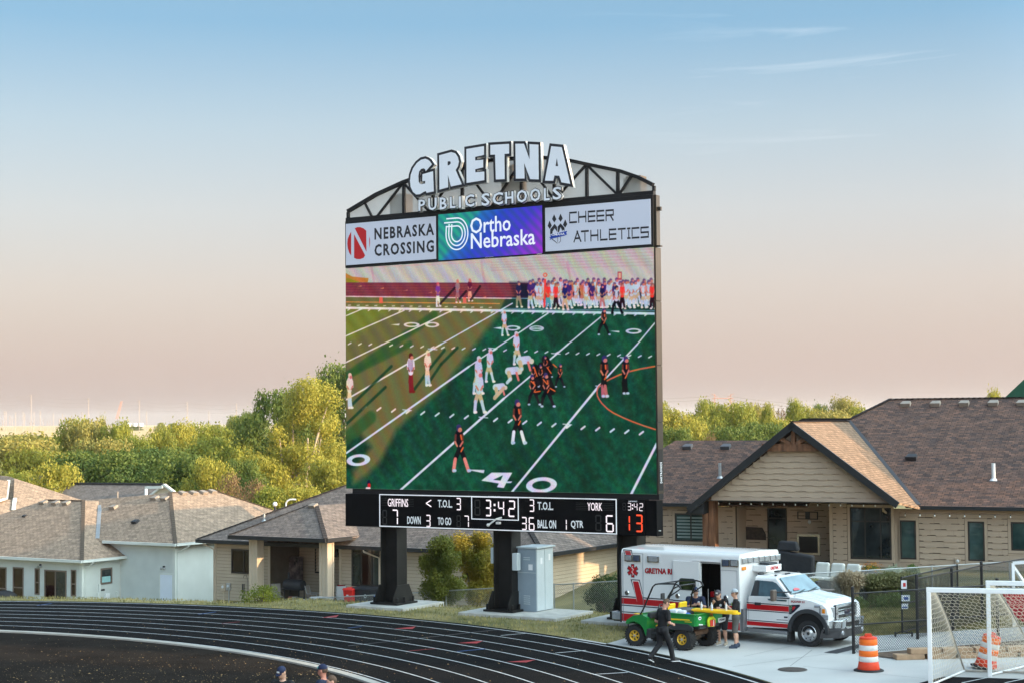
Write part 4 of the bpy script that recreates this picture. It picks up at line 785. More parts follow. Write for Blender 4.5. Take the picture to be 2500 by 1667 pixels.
def rvent(par, p, eave, sl, m, s=1.0):       # low box vent on a roof slope
    b = MB(); e, s_ = V(eave).normalized(), V(sl).normalized(); n_ = e.cross(s_); n_ = n_ if n_.z > 0 else -n_; P = V(p)
    b.hexa([P-e*.2*s-s_*.2*s, P+e*.2*s-s_*.2*s, P+e*.2*s+s_*.2*s, P-e*.2*s+s_*.2*s, P-e*.22*s-s_*.22*s+n_*.19*s, P+e*.22*s-s_*.22*s+n_*.19*s, P+e*.17*s+s_*.18*s+n_*.13*s, P-e*.17*s+s_*.18*s+n_*.13*s]); return b.build('roof_vent', m, par, bevel=.01)
def pipe(par, p, h, m, r=.05):
    b = MB(); b.lathe([(r*2.2,-.05),(r*1.2,.06),(r,.06),(r,h),(.001,h)], p, 10); return b.build('vent_pipe', m, par, smooth=40)
# ---------------------------------------------------------------- sage green house, far left
def AYf(k, x, y, D): P = AY(*px(k, x, y), D); return P
E1 = AYf('A',553,1293,90); H1 = Frame((E1.x, E1.y, 0), -31); ze = E1.z; GZ = -3.95
h1 = fthing('house', 'low sage green clapboard house with tan hip roof, sliding door and a white side door', 'house', H1)
nf, nr = (0,-.5,1), (.5,0,1)
def hp(F, k, x, y, q, n): return F.pl(px(k, x, y), q, n)
e1 = (0,0,ze); ht = hp(H1,'A',570,890,e1,nf); ht2 = V((-ht.y, ht.y, ze+ht.y*.5)); rl = hp(H1,'A',300,893,e1,nf); rl = V((rl.x, ht.y, ht2.z)); le = V((rl.x-ht.y-1, 0, ze))
roof(h1, 'roof_slope', [(-16,0,ze),(0,0,ze),ht2,rl,(-16,.2+(rl.y-(rl.x+16)*.9) if 0 else 0.01,ze+.005)], (1,0,0), sh1)
roof(h1, 'roof_slope', [(0,0,ze),(0,5.4,ze),(-5.2,10.8,ze+2.6),ht2], (0,1,0), sh1)
roof(h1, 'roof_slope', [rl,ht2,(-5.2,10.8,ze+2.6),(rl.x-2,10.8,ze+2.6)], (1,0,0), sh1)
caps(h1, (0,0,ze), ht2, sh1, .2); caps(h1, ht2, rl, sh1, .2)
y2 = 2.9; z2 = hp(H1,'A',1185,1180,(0,y2,0),(0,1,0)); x2 = z2.x; z2 = z2.z; E2 = (x2,y2,z2)
h2t = hp(H1,'A',1165,835,E2,nf); r_ = hp(H1,'A',1450,825,E2,nr); dd = (h2t.y-y2); h2t = V((x2-dd, y2+dd, z2+dd*.5))
roof(h1, 'roof_slope', [(-2.6,y2,z2),E2,h2t,(h2t.x-5.5,h2t.y-1.0,h2t.z-.5),(-6.6,y2+4.0,z2+2.0)], (1,0,0), sh1)
rr_ = hp(H1,'A',1450,825,E2,nr); rr_ = V((h2t.x, rr_.y, h2t.z)); dd2 = h2t.x-x2
roof(h1, 'roof_slope', [E2,(x2,rr_.y-dd2,z2),rr_,h2t], (0,1,0), sh1)
roof(h1, 'roof_slope', [h2t,rr_,(rr_.x-7,rr_.y,rr_.z-3.5),(h2t.x-7,h2t.y,h2t.z-3.5)], (0,1,0), sh1)
caps(h1, E2, h2t, sh1, .2); caps(h1, h2t, rr_, sh1, .2); caps(h1, rr_, (x2,rr_.y-dd2,z2), sh1, .2)
vt, vb = hp(H1,'A',675,925,e1,nr), hp(H1,'A',658,1150,e1,nr); b = MB(); b.beam(vt+V((0,0,.06)), vb+V((0,0,.06)), .22, .02); b.build('valley_flashing', galv, h1)
gutter(h1, (-16,-.06,ze), (.06,-.06,ze), trim1); gutter(h1, (.06,0,ze), (.06,5.2,ze), trim1); gutter(h1, (-1.3,y2-.06,z2), (x2+.06,y2-.06,z2), trim1); gutter(h1, (x2+.06,y2,z2), (x2+.06,14,z2), trim1)
F1 = lambda u, z, d: (u, .45-d, z); F1r = lambda u, z, d: (-.45+d, u, z); y2w = y2+.45; F2 = lambda u, z, d: (u, y2w-d, z); F2r = lambda u, z, d: (x2-.45+d, u, z)
def ru(F, k, x0, y0, x1, y1, pl, ax):      # px box -> (u0,u1,z0,z1) on a wall plane
    q, n = ((0,pl,0),(0,1,0)) if ax == 'y' else ((pl,0,0),(1,0,0)); A, B = hp(F,k,x0,y1,q,n), hp(F,k,x1,y1,q,n); C1, C2 = hp(F,k,x0,y0,q,n), hp(F,k,x1,y0,q,n)
    u = (A.x, B.x) if ax == 'y' else (A.y, B.y); return min(u), max(u), (A.z+B.z)/2, (C1.z+C2.z)/2
wins = [ru(H1,'W',-60,95,120,700,.45,'y'), ru(H1,'W',235,100,428,668,.45,'y'), ru(H1,'W',628,118,718,590,.45,'y'), ru(H1,'W',1278,145,1372,622,.45,'y')]; sd = ru(H1,'W',800,150,1198,760,.45,'y'); w5 = ru(H1,'W',1798,112,2006,400,-.45,'x'); dr_ = ru(H1,'A',1085,1390,1165,1600,y2w,'y')
b = MB(); b.box(-16,-.45,.46,.7,GZ,ze-.02); b.build('wall', w1, h1); b = MB(); b.box(-.7,-.455,.71,y2w,GZ,ze-.02); b.build('wall', w1, h1); b = MB(); b.box(-.45,x2-.46,y2w+.01,y2w+.2,GZ,z2-.02); b.build('wall', w1, h1); b = MB(); b.box(x2-.7,x2-.46,y2w+.2,14,GZ,z2-.02); b.build('wall', w1, h1)
b = MB(); b.prism([(-.45,ze-.1),(-4.5,ze-.1),(-3.2,ze+1.2),(-.45,z2-.03)], lambda a, c, e: (a, y2w+.01+e, c), 0, .1); b.build('wall', w1, h1)
b = MB(); b.prism([(0,0),(x2-.2,0),(x2-.2,.02),(0,.02)], lambda a, c, e: (a-.6, y2+e, z2-.14+c), 0, .5); b.build('soffit', trim1, h1)
b = MB(); b.box(-16,0,.0,.45,ze-.13,ze-.11); b.box(-.45,.0,.45,5,ze-.13,ze-.11); b.build('soffit', trim1, h1)
siding(h1, F1, -16, -.5, GZ, ze-.15, .105, w1, wins+[sd], joined=True, thick=.016); siding(h1, F1r, .5, y2w-.02, GZ, ze-.15, .105, w1, [w5], joined=True, thick=.016); siding(h1, F2, -.42, x2-.5, GZ, z2-.15, .105, w1, [dr_], joined=True, thick=.016); siding(h1, F2r, y2w+.05, 14, GZ, z2-.15, .105, w1, joined=True, thick=.016)
b = MB(); fbox(b,F1,-.62,-.42,GZ,ze-.13,.0,.03); fbox(b,F1r,.43,.60,GZ,ze-.13,.0,.031); b.build('corner_trim', trim1, h1); b = MB(); fbox(b,F2,x2-.6,x2-.42,GZ,z2-.13,.0,.03); fbox(b,F2r,y2w-.02,y2w+.15,GZ,z2-.13,.0,.031); b.build('corner_trim', trim1, h1)
for i, w_ in enumerate(wins): window(h1, F1, w_, winbr, gls_r, hm=((.36,) if i < 2 else (.46,)), fw=.07)
sdo = window(h1, F1, sd, winbr, [gls_r, gls_d], vm=(.5,), fw=.08, name='sliding_door'); wq = window(h1, F1r, w5, winbr, gls_d, fw=.09)
k = MB(); fbox(k,F1r,w5[0]+.12,w5[1]-.12,w5[2]+.1,w5[2]+.42,.0,.02); k.build('window_blind', mat('blind_teal', (.28,.50,.52), .6), wq)
k = MB(); fbox(k,F2,dr_[0],dr_[1],dr_[2],dr_[3],.0,.05); dd_ = k.build('side_door', mat('door_white', (.62,.68,.78), .4, var=.03), h1); k = MB(); fbox(k,F2,dr_[0]-.08,dr_[1]+.08,dr_[3]+.004,dr_[3]+.09,.0,.04); fbox(k,F2,dr_[0]-.09,dr_[0]-.005,dr_[2],dr_[3],.0,.04); fbox(k,F2,dr_[1]+.005,dr_[1]+.09,dr_[2],dr_[3],.0,.04); k.build('door_frame', trim1, dd_)
k = MB(); fbox(k,F2,dr_[0]+.05,dr_[0]+.11,-3.05,-2.98,.05,.10); k.build('handle', galv, dd_)
def lamp(par, fn, u, z, m=vent_k):
    k = MB(); q = fn(u,z,.02); k.box(q[0]-.06,q[0]+.06,q[1]-.05,q[1]+.02,q[2]-.05,q[2]+.06); l = k.build('security_light', m, par)
    for s_ in (-.11,.11): k = MB(); c_ = fn(u+s_,z-.08,.14); k.ell(c_,.065,.07,.065,8,6); k.build('lamp_head', galv, l)
lamp(h1, F1, *[hp(H1,'W',735,60,(0,.45,0),(0,1,0))[i] for i in (0,2)]); lamp(h1, F2, *[hp(H1,'A',1110,1335,(0,y2w,0),(0,1,0))[i] for i in (0,2)])
spout(h1, (.06,.75,ze-.1), (-.40,.62,0), GZ, trim1); spout(h1, (x2+.06,y2+1.0,z2-.1), (x2-.40,y2w+.15,0), GZ, trim1)
for q in ((505,365),(645,368),(768,370)): P = hp(H1,'U',*q,e1,nf); rvent(h1, P, (1,0,0), (0,1,.5), vent_m, 1.0)
P = hp(H1,'U',288,515,e1,nf); rvent(h1, P, (1,0,0), (0,1,.5), vent_k, .6); P = hp(H1,'U',1560,585,E2,nf); rvent(h1, P, (1,0,0), (0,1,.5), vent_k, .9)
for q in ((1310,418),(1785,312),(1900,318)): P = hp(H1,'U',*q,E2,nf); rvent(h1, P, (1,0,0), (0,1,.5), vent_m, 1.0)
for q in ((2090,258),(2215,255),(2330,250)): P = hp(H1,'U',*q,E2,nr); rvent(h1, P, (0,1,0), (-1,0,.5), vent_m, 1.0)
P = hp(H1,'A',1430,832,E2,nr); rvent(h1, P, (0,1,0), (-1,0,.5), vent_m, 1.0)
def meter(par, fn, u, z, m1=galv):
    k = MB(); fbox(k,fn,u-.13,u+.13,z-.2,z+.16,.0,.12); o = k.build('utility_box', m1, par, bevel=.01); c_ = fn(u,z,.13); k = MB(); k.ell(c_,.075,.05,.075,10,6); k.build('meter_dial', white_p, o); k = MB(); fbox(k,fn,u-.03,u+.03,z-1.2,z-.2,.0,.06); k.build('conduit', m1, o)
for q, w_, h_, m_ in (((1770,500),.13,.62,trim1),((1750,640),.2,.5,trim1),((1910,640),.3,.42,white_p),((2088,580),.14,.3,trim1)):
    P = hp(H1,'W',*q,(-.45,0,0),(1,0,0)); k = MB(); fbox(k,F1r,P.y-w_/2,P.y+w_/2,P.z-h_/2,P.z+h_/2,.0,.12); k.build('utility_box', m_, h1, bevel=.01)
P = hp(H1,'W',1835,508,(-.45,0,0),(1,0,0)); k = MB(); fbox(k,F1r,P.y-.16,P.y+.16,P.z-.05,P.z+.05,.0,.03); k.build('wall_plaque', vent_k, h1)
P = H1.w(hp(H1,'W',2230,690,(1.2,0,0),(1,0,0))); ac = tag(MB().lathe([(.001,.02),(.42,.02),(.45,0),(.45,-.08),(.43,-.09),(.43,-1.0)], n=24).build('air_conditioner', galv, smooth=40), 'round grey air conditioner top beside the sage house wall', 'air conditioner'); ac.location = P
for i in range(12):
    a = i*math.pi/6; k = MB(); k.beam((.08*math.cos(a),.08*math.sin(a),.03),(.4*math.cos(a),.4*math.sin(a),.03),.012,.012)
    if i % 2 == 0: k.build('grille_bar', vent_k, ac)
# ---------------------------------------------------------------- background houses (roofs beyond the sage house)
def far_house(F, label, slopes, walls, m, extra=()):
    h = fthing('house', label, 'house', F)
    for (k, pts, q, n, e) in slopes: roof(h, 'roof_slope', [hp(F,k,*p,q,n) for p in pts], e, m, .12)
    for (x0,x1,y0,y1,z0,z1) in walls: MB().box(x0,x1,y0,y1,z0,z1).build('wall', w2, h)
    return h
P = AYf('U',165,78,112); FA = Frame((P.x,P.y,0),-31); q0 = (0,0,P.z)
ha = far_house(FA, 'tan roofed house at the left edge, behind the sage green house', [('U',[(165,78),(1160,398),(1300,560),(150,560),(150,440)],q0,nr,(0,1,0)), ('U',[(-60,345),(60,325),(160,320),(152,600),(-60,600)],(q0[0],0,P.z-.1),nr,(0,1,0)), ('U',[(-60,95),(98,104),(72,312),(-60,335)],(.25,0,P.z),nr,(0,1,0)), ('U',[(-60,45),(0,46),(90,52),(165,78),(160,322),(74,318),(98,98),(-60,90)],(0,.0,P.z),(0,-.9,1),(1,0,0))], [(-16,4,3,12,-8,-2.8)], sh1)
b = MB(); b.beam(hp(FA,'U',100,100,q0,nr), hp(FA,'U',72,318,q0,nr), .2, .05); b.beam(hp(FA,'U',-60,352,(.3,0,P.z),nr), hp(FA,'U',62,312,(.3,0,P.z),nr), .15, .12); b.beam(hp(FA,'U',172,312,q0,nr)+V((0,0,.05)), hp(FA,'U',155,450,q0,nr)+V((0,0,.05)), .25, .03); b.build('roof_trim', trim1, ha)
P = AYf('U',830,142,128); FB = Frame((P.x,P.y,0),-24); q0 = (0,0,P.z)
hb = far_house(FB, 'house with long straight dark ridge and cream gable end behind the sage house', [('U',[(830,142),(1885,150),(1640,360),(1560,470),(1000,470),(650,245)],q0,(0,-.5,1),(1,0,0))], [(-6,12,2,9,-8,-.5)], sh4)
b = MB(); g3 = [FB.y(px('U',*p),-1.2) for p in ((1892,160),(1985,245),(1990,330),(1600,372))]; b.prism([(p.x,p.z) for p in g3], lambda a,c,e: (a,-1.2+e,c), 0, .1); b.build('gable_wall', mat('gable_cream', (.50,.44,.34), .7), hb)
b = MB(); A_, B_, C_ = [FB.y(px('U',*p),-1.35) for p in ((1620,355),(1890,152),(2005,240))]; b.beam(A_,B_,.25,.14); b.beam(B_,C_,.3,.14); b.build('rake_board', trim1, hb)
b = MB(); A_, B_ = [hp(FB,'U',*p,q0,(0,-.5,1)) for p in ((830,142),(1885,150))]; b.beam(A_+V((0,0,.05)),B_+V((0,0,.05)),.3,.10); b.build('ridge_cap', vent_k, hb)
P_ = hp(FB,'U',1675,340,q0,(0,-.5,1)); pipe(hb, P_+V((0,0,.0)), .9, white_p, .12); P_ = hp(FB,'U',1350,322,q0,(0,-.5,1)); pipe(hb, P_, .6, vent_m, .06)
b = MB(); A_, B_ = FB.y(px('U',1672,185),-1.5), FB.y(px('U',1870,180),-1.5); b.beam(A_,B_,.2,.18); b.build('gutter', trim1, hb)
P = AYf('U',370,42,140); FC = Frame((P.x,P.y,0),-31); q0 = (0,0,P.z)
hc = far_house(FC, 'small dark grey hip roof beside the yellow green tree', [('U',[(370,40),(435,43),(870,150),(720,240),(590,240),(230,95)],q0,(0,-.4,1),(1,0,0))], [(-4,9,3,9,-8,-1)], sh4); P_ = hp(FC,'U',447,160,q0,(0,-.4,1)); pipe(hc, P_, .4, white_p, .08)
P = AYf('U',700,155,134); FD = Frame((P.x,P.y,0),-31); far_house(FD, 'pale roof patch between the grey hip roof and the long ridge', [('U',[(685,153),(785,153),(715,215),(610,215)],(0,0,P.z),(.4,0,1),(0,1,0))], [(-2,1.4,1.5,5,-8,-.4)], sh1)
P = AYf('U',900,98,150); FE_ = Frame((P.x,P.y,0),-31); q0 = (0,0,P.z); he = far_house(FE_, 'blue grey roof with a row of white vents behind the long ridge', [('U',[(900,97),(1085,104),(1150,160),(780,160)],q0,(0,-.4,1),(1,0,0)), ('U',[(1085,104),(1150,132),(1150,160),(1045,160)],q0,(.4,0,1),(0,1,0))], [(-1,4,3,8,-8,-1)], sh4)
for x in (975,1030,1052,1135): P_ = hp(FE_,'U',x,108,q0,(0,-.4,1)); pipe(he, P_, .35, white_p, .12)
P = AYf('U',1830,100,140); FG = Frame((P.x,P.y,0),-31); q0 = (0,0,P.z); hg = far_house(FG, 'tan hip roof peak rising behind the cream gable end', [('U',[(1800,101),(1850,101),(2250,235),(2100,330),(1780,330),(1785,140)],q0,(.45,0,1),(0,1,0)), ('U',[(1800,101),(1785,160),(1640,160)],q0,(0,-.45,1),(1,0,0))], [(-4,2,3,9,-8,-1.5)], sh1)
for q in ((1998,150),(2135,195)): P_ = hp(FG,'U',*q,q0,(.45,0,1)); pipe(hg, P_, .3, white_p, .15)
# ---------------------------------------------------------------- tan house behind the scoreboard
E3 = AYf('C',1195,625,78); H2 = Frame((E3.x, E3.y, 0), -32); zp = E3.z; PZ = -2.05
h2 = fthing('house', 'tan lap sided house with covered patio and black gutters behind the scoreboard', 'house', H2)
e3 = (0,0,zp); XL = hp(H2,'C',300,600,e3,(0,1,0)).x; hT = 2.75
roof(h2, 'roof_slope', [(XL,0,zp),(0,0,zp),(-hT,hT,zp+hT*.5),(XL+hT+.1,hT,zp+hT*.5)], (1,0,0), sh2); roof(h2, 'roof_slope', [(0,0,zp),(0,2.6,zp),(-hT,5.4,zp+hT*.5),(-hT,hT,zp+hT*.5)], (0,1,0), sh2)
roof(h2, 'roof_slope', [(XL,0,zp),(XL,2.6,zp),(XL+hT,5.4,zp+hT*.5),(XL+hT+.1,hT,zp+hT*.5)], (0,1,0), sh2); roof(h2, 'roof_slope', [(-hT,hT,zp+hT*.5),(XL+hT,hT,zp+hT*.5),(XL+hT,5.6,zp+hT*.5),(-hT,5.6,zp+hT*.5)], (1,0,0), sh2)
caps(h2, (0,0,zp), (-hT,hT,zp+hT*.5), sh2, .2); caps(h2, (XL,0,zp), (XL+hT,hT,zp+hT*.5), sh2, .2); gutter(h2, (XL,-.06,zp), (.06,-.06,zp), fas_d, .17); gutter(h2, (.06,0,zp), (.06,1.9,zp), fas_d, .17)
ym = 1.8; zm = hp(H2,'C',1500,690,(0,ym,0),(0,1,0)).z; zm = min(zm, zp-.05); em = (0,ym,zm); yw = ym+.5
xl = hp(H2,'C',2,622,em,(0,1,0)).x; cR = hp(H2,'I',1440,400,em,(0,1,0)).x; nfm = (0,-.5,1); pk = hp(H2,'C',1380,130,em,nfm); rz = 5.2
slo = (pk.x-xl)/(pk.y-ym); rdg = rz/.5
roof(h2, 'roof_slope', [(xl,ym,zm),(cR,ym,zm),(cR-5.0,ym+5.0,zm+2.5),(cR-5.0,ym+5.1,zm+2.55),(pk.x+2,ym+8.2,zm+4.1),(pk.x+.0,pk.y,pk.z)], (1,0,0), sh2)
roof(h2, 'roof_slope', [(cR,ym,zm),(cR,ym+16,zm),(cR-5,ym+16,zm+2.5),(cR-5,ym+5,zm+2.5)], (0,1,0), sh2); roof(h2, 'roof_slope', [(cR-5,ym+5,zm+2.5),(cR-5,ym+16,zm+2.5),(pk.x+2,ym+16,zm+4.1),(pk.x+2,ym+8.2,zm+4.1)], (0,1,0), sh2)
roof(h2, 'roof_slope', [(xl,ym,zm),(xl,ym+14,zm),(pk.x,ym+14,pk.z),(pk.x,pk.y,pk.z)], (0,1,0), sh2)
caps(h2, (xl,ym,zm), pk, sh2, .22); caps(h2, (cR,ym,zm), (cR-5,ym+5,zm+2.5), sh2, .22); gutter(h2, (xl,ym-.06,zm), (cR+.06,ym-.06,zm), fas_d, .17); gutter(h2, (cR+.06,ym,zm), (cR+.06,ym+16,zm), fas_d, .17)
P_ = hp(H2,'C',625,455,em,nfm); pipe(h2, P_, .35, galv, .06); P_ = hp(H2,'C',1085,325,e3,nfm); rvent(h2, P_, (1,0,0), (0,1,.5), vent_m, .9)
Fw = lambda u, z, d: (u, yw-d, z); Fr_ = lambda u, z, d: (cR-.5+d, u, z)
X = lambda x, p=yw: hp(H2,'C',x,900,(0,p,0),(0,1,0)).x
wl0, wl1, wA, wB = X(172), X(578), X(683), X(1325); yb_ = yw+2.3; wl_c = X(1070, yb_)
g1 = ru(H2,'C',325,720,560,948,yw,'y'); g2 = ru(H2,'C',1440,702,1700,1065,yw,'y'); zt = zm-.16; GB = -2.9
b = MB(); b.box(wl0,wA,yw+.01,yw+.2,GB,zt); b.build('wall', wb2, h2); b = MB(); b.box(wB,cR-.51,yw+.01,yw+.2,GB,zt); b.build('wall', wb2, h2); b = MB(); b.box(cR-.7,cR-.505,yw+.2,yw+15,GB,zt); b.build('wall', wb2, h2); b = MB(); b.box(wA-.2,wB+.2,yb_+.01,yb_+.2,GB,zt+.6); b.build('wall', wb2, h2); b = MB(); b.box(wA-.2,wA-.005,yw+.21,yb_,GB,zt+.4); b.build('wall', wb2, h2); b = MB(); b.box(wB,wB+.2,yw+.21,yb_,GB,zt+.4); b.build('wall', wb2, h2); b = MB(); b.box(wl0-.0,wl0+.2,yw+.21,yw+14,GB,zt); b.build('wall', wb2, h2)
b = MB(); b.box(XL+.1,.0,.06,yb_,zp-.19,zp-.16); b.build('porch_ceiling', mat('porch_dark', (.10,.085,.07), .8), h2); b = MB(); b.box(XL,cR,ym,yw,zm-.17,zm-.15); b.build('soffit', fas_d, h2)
siding(h2, Fw, wl0+.12, wA-.1, PZ-.1, zt+.02, .165, w2, [g1]); siding(h2, Fw, wB+.1, cR-.65, PZ-.1, zt, .165, w2, [g2]); siding(h2, Fr_, yw+.1, yw+14.9, -1.4, zt, .165, w2)
siding(h2, lambda u,z,d: (u,yb_-d,z), wA, wB, PZ, zt+.4, .165, w2)
for ua_, ub_ in ((wl0-.02,wl0+.11),(wA-.12,wA),(wB,wB+.12)): b = MB(); fbox(b,Fw,ua_,ub_,GB,zt,.0,.05); b.build('corner_trim', trim2, h2)
b = MB(); fbox(b,Fw,cR-.64,cR-.5,GB,zt,.0,.05); fbox(b,Fr_,yw,yw+.12,GB,zt,.0,.051); b.build('corner_trim', trim2, h2)
window(h2, Fw, g1, winfr, gls_r, vm=(.5,), fw=.07); window(h2, Fw, g2, winfr, [gls_d, gls_r, gls_d], vm=(.35,.72), hm=(.84,), fw=.08)
dk = ru(H2,'C',1100,655,1190,942,yb_,'y'); window(h2, lambda u,z,d: (u,yb_-d,z), dk, winfr, gls_d, fw=.08)
for xa, xb in ((485,578),(1135,1232)):
    u0, u1 = X(xa,.45), X(xb,.45); w_ = (u1-u0)*.80; u1 = u0+w_; k = MB(); k.box(u0+.03,u1-.03,.48,.48+w_-.06,PZ-.2,zp-.17); pil = k.build('porch_pillar', trim2, h2)
    for a in (0, w_-.11):
        k = MB(); k.box(u0+a,u0+a+.11,.45,.45+.11,PZ-.2,zp-.18); k.box(u0+a,u0+a+.11,.45+w_-.11,.45+w_,PZ-.2,zp-.18); k.build('pillar_board', trim2, pil)
    k = MB(); k.box(u0+.11,u1-.11,.462,.48,lerp(PZ,zp,.66),lerp(PZ,zp,.66)+.09); k.box(u0+w_/2-.04,u0+w_/2+.04,.46,.48,PZ,zp-.2); k.build('pillar_board', trim2, pil)
spout(h2, (xl+.5,ym-.06,zm-.1), (wl0+.0,yw-.08,0), GB, trim2, .045); u_ = X(1690); spout(h2, (u_-.5,ym-.06,zm-.15), (u_+.08,yw-.08,0), GB, trim2, .045)
P_ = hp(H2,'C',1305,745,(0,yb_,0),(0,1,0)); k = MB(); k.box(P_.x-.1,P_.x+.1,yb_-.2,yb_-.02,P_.z-.25,P_.z+.2); k.build('wall_lantern', vent_k, h2)
for q, m_ in (((255,1068),trim2),((305,1062),galv)): P_ = hp(H2,'C',*q,(0,yw,0),(0,1,0)); meter(h2, Fw, P_.x, P_.z, m_)
slab = MB(); slab.box(XL-.3,6.2,-.3,yb_+.3,PZ-.4,PZ); 
for v in [slab]: o = v.build('patio_slab', mat('patio_concrete', (.42,.43,.43), .85, 0, .1, 1, .2, 40)); o.location = H2.o; o.rotation_euler = (0,0,H2.yaw); o['kind'] = 'structure'
# ---------------------------------------------------------------- taupe house on the right
G3 = G(*px('J',1525,1130)); H3 = Frame((G3.x, G3.y, 0), -26)
h3 = fthing('house', 'large taupe shake sided house with dark brown roof and timber framed porch gable', 'house', H3)
z3 = 2.81; e5 = (0,-.55,z3); n3 = (0,-.5,1); rg_ = hp(H3,'J',1500,62,e5,n3); hipb = hp(H3,'J',1250,185,e5,n3); yr, zr = rg_.y, rg_.z; yg = -3.0; yg_w = -2.5
ap = H3.y(px('J',868,207),yg); fR = H3.y(px('J',1535,708),yg); fL = H3.y(px('J',230,732),yg); sR = (ap.z-fR.z)/(fR.x-ap.x); sL = (ap.z-fL.z)/(ap.x-fL.x); nR, nL = (sR,0,1), (-sL,0,1)
y_at = lambda z: -.55+(z-z3)/.5
vT = V((ap.x, y_at(ap.z), ap.z)); xb_ = ap.x+(ap.z-z3)/sR; xc_ = ap.x-(ap.z-z3)/sL
rr3 = hp(H3,'J',2352,38,e5,n3); XR = 16
roof(h3, 'roof_slope', [(xb_-.6,-.55,z3),(XR,-.55,z3),(XR,yr,zr),(rg_.x,yr,zr),(hipb.x,hipb.y,hipb.z),(vT.x,vT.y,vT.z)], (1,0,0), sh3)
roof(h3, 'roof_slope', [(rg_.x,yr,zr),(XR,yr,zr),(XR,yr+7,zr-4),(rg_.x-2,yr+7,zr-4)], (1,0,0), sh3)
gR = roof(h3, 'roof_slope', [ap,(fR.x+.1,yg,fR.z-.1*sR),(xb_+.1,-.55,z3-.1*sR),vT], (0,1,0), shingle('shingle_brown_lit', (.28,.185,.125), (.20,.135,.09), (.06,.045,.04)), label='gable roof slope with sunlight put into its brown shingle colour'); roof(h3, 'roof_slope', [ap,(fL.x-.2,yg,fL.z-.2*sL),(fL.x-.2,1.5,fL.z-.2*sL),(ap.x,3.5+yg,ap.z)], (0,1,0), sh3)  # lit copy of the roof shingle, low sun put into its colour
b = MB(); b.beam(V((vT.x,vT.y,vT.z+.05)), V((xb_,-.6,z3+.06)), .2, .03); b.build('valley_flashing', vent_k, h3)
# left wing
ew = (0,-.55,z3-.05); rw = hp(H3,'J',130,325,ew,n3); roof(h3, 'roof_slope', [(rw.x-7,-.55,z3-.05),(ap.x,-.55,z3-.05),(ap.x,rw.y,rw.z),(rw.x,rw.y,rw.z),(rw.x-.9,rw.y-1.6,rw.z-.8)], (1,0,0), sh3)
roof(h3, 'roof_slope', [(rw.x,rw.y,rw.z),(ap.x,rw.y,rw.z),(ap.x,rw.y+6,rw.z-3),(rw.x,rw.y+6,rw.z-3)], (1,0,0), sh3)
rk = [hp(H3,'J',*q,(0,8.6,0),(0,1,0)) for q in ((915,196),(940,183),(1260,183),(1230,215),(900,215))]; b = MB(); b.prism([(p.x,p.z) for p in rk], lambda a,c,e: (a,8.6+e*.8,c), 0, 2.5); b.build('rear_roof', sh3, h3)
gutter(h3, (xb_-.3,-.60,z3), (XR,-.60,z3), fas_d, .15); gutter(h3, (rw.x-7,-.60,z3-.05), (fL.x+.3,-.60,z3-.05), fas_d, .15)
caps(h3, (rg_.x,yr,zr), (hipb.x,hipb.y,hipb.z), sh3, .25); caps(h3, (rg_.x,yr,zr), (XR,yr,zr), sh3, .25); caps(h3, ap, vT, sh3, .2)
for q in ((1600,100),(1790,98),(1972,96),(2158,94),(2340,94)): P_ = hp(H3,'J',*q,e5,n3); rvent(h3, P_, (1,0,0), (0,1,.5), vent_m, 1.15)
for q in ((210,372),(452,372)): P_ = hp(H3,'J',*q,ew,n3); rvent(h3, P_, (1,0,0), (0,1,.5), mat('vent_grey', (.09,.09,.10), .5), 1.1)
P_ = hp(H3,'J',1637,440,e5,n3); rvent(h3, P_, (1,0,0), (0,1,.5), vent_k, 1.2); P_ = hp(H3,'J',2158,575,e5,n3); pipe(h3, P_, .75, white_p, .09); P_ = hp(H3,'J',412,560,ew,n3); pipe(h3, P_, .7, galv, .08)
# barge boards, gable wall, truss ornament
def rake(p, q, w=.30): 
    b = MB(); d = (V(q)-V(p)).normalized(); nn = V((0,-1,0)).cross(d); nn = nn if nn.z > 0 else -nn; p2, q2 = V(p)-nn*w, V(q)-nn*w; 
    b.hexa([(p.x,yg-.02,p.z),(q.x,yg-.02,q.z),(q.x,yg+.1,q.z),(p.x,yg+.1,p.z),(p2.x,yg-.02,p2.z),(q2.x,yg-.02,q2.z),(q2.x,yg+.1,q2.z),(p2.x,yg+.1,p2.z)]); return b.build('barge_board', fas_d, h3)
rake(V((ap.x,0,ap.z+.02)), V((fR.x+.15,0,fR.z-.15*sR+.02))); rake(V((ap.x,0,ap.z+.02)), V((fL.x-.25,0,fL.z-.25*sL+.02)))
k = MB(); k.prism([(fL.x-.35,fL.z-.45),(fL.x+.55,fL.z-.45),(fL.x+.55,fL.z+.15),(fL.x+.15,fL.z+.15)], lambda a,c,e: (a,yg+.1+e,c), 0, 1.2); k.build('eave_return', fas_d, h3)
zgb = H3.y(px('J',900,715),yg_w).z; zgt = zgb+.18; gx0, gx1 = H3.y(px('J',360,700),yg_w).x, H3.y(px('J',1482,710),yg_w).x; zmax = ap.z-.45
gl_ = lambda z: max(gx0, ap.x-(ap.z-.42-z)/sL); gr_ = lambda z: min(gx1, ap.x+(ap.z-.42-z)/sR)
k = MB(); k.prism([(gx0,zgb),(gx1,zgb),(gx1,zgb+.2),(ap.x+.1,ap.z-.5),(ap.x-.1,ap.z-.5),(gx0,zgb+.2)], lambda a,c,e: (a,yg_w+.02+e,c), 0, .15); k.build('gable_wall', trim3, h3)
k = MB(); k.box(gx0,gx1,yg_w-.05,yg_w+.02,zgb,zgt); k.build('gable_beam_trim', trim3, h3)
zbm = H3.y(px('J',880,370),yg_w).z
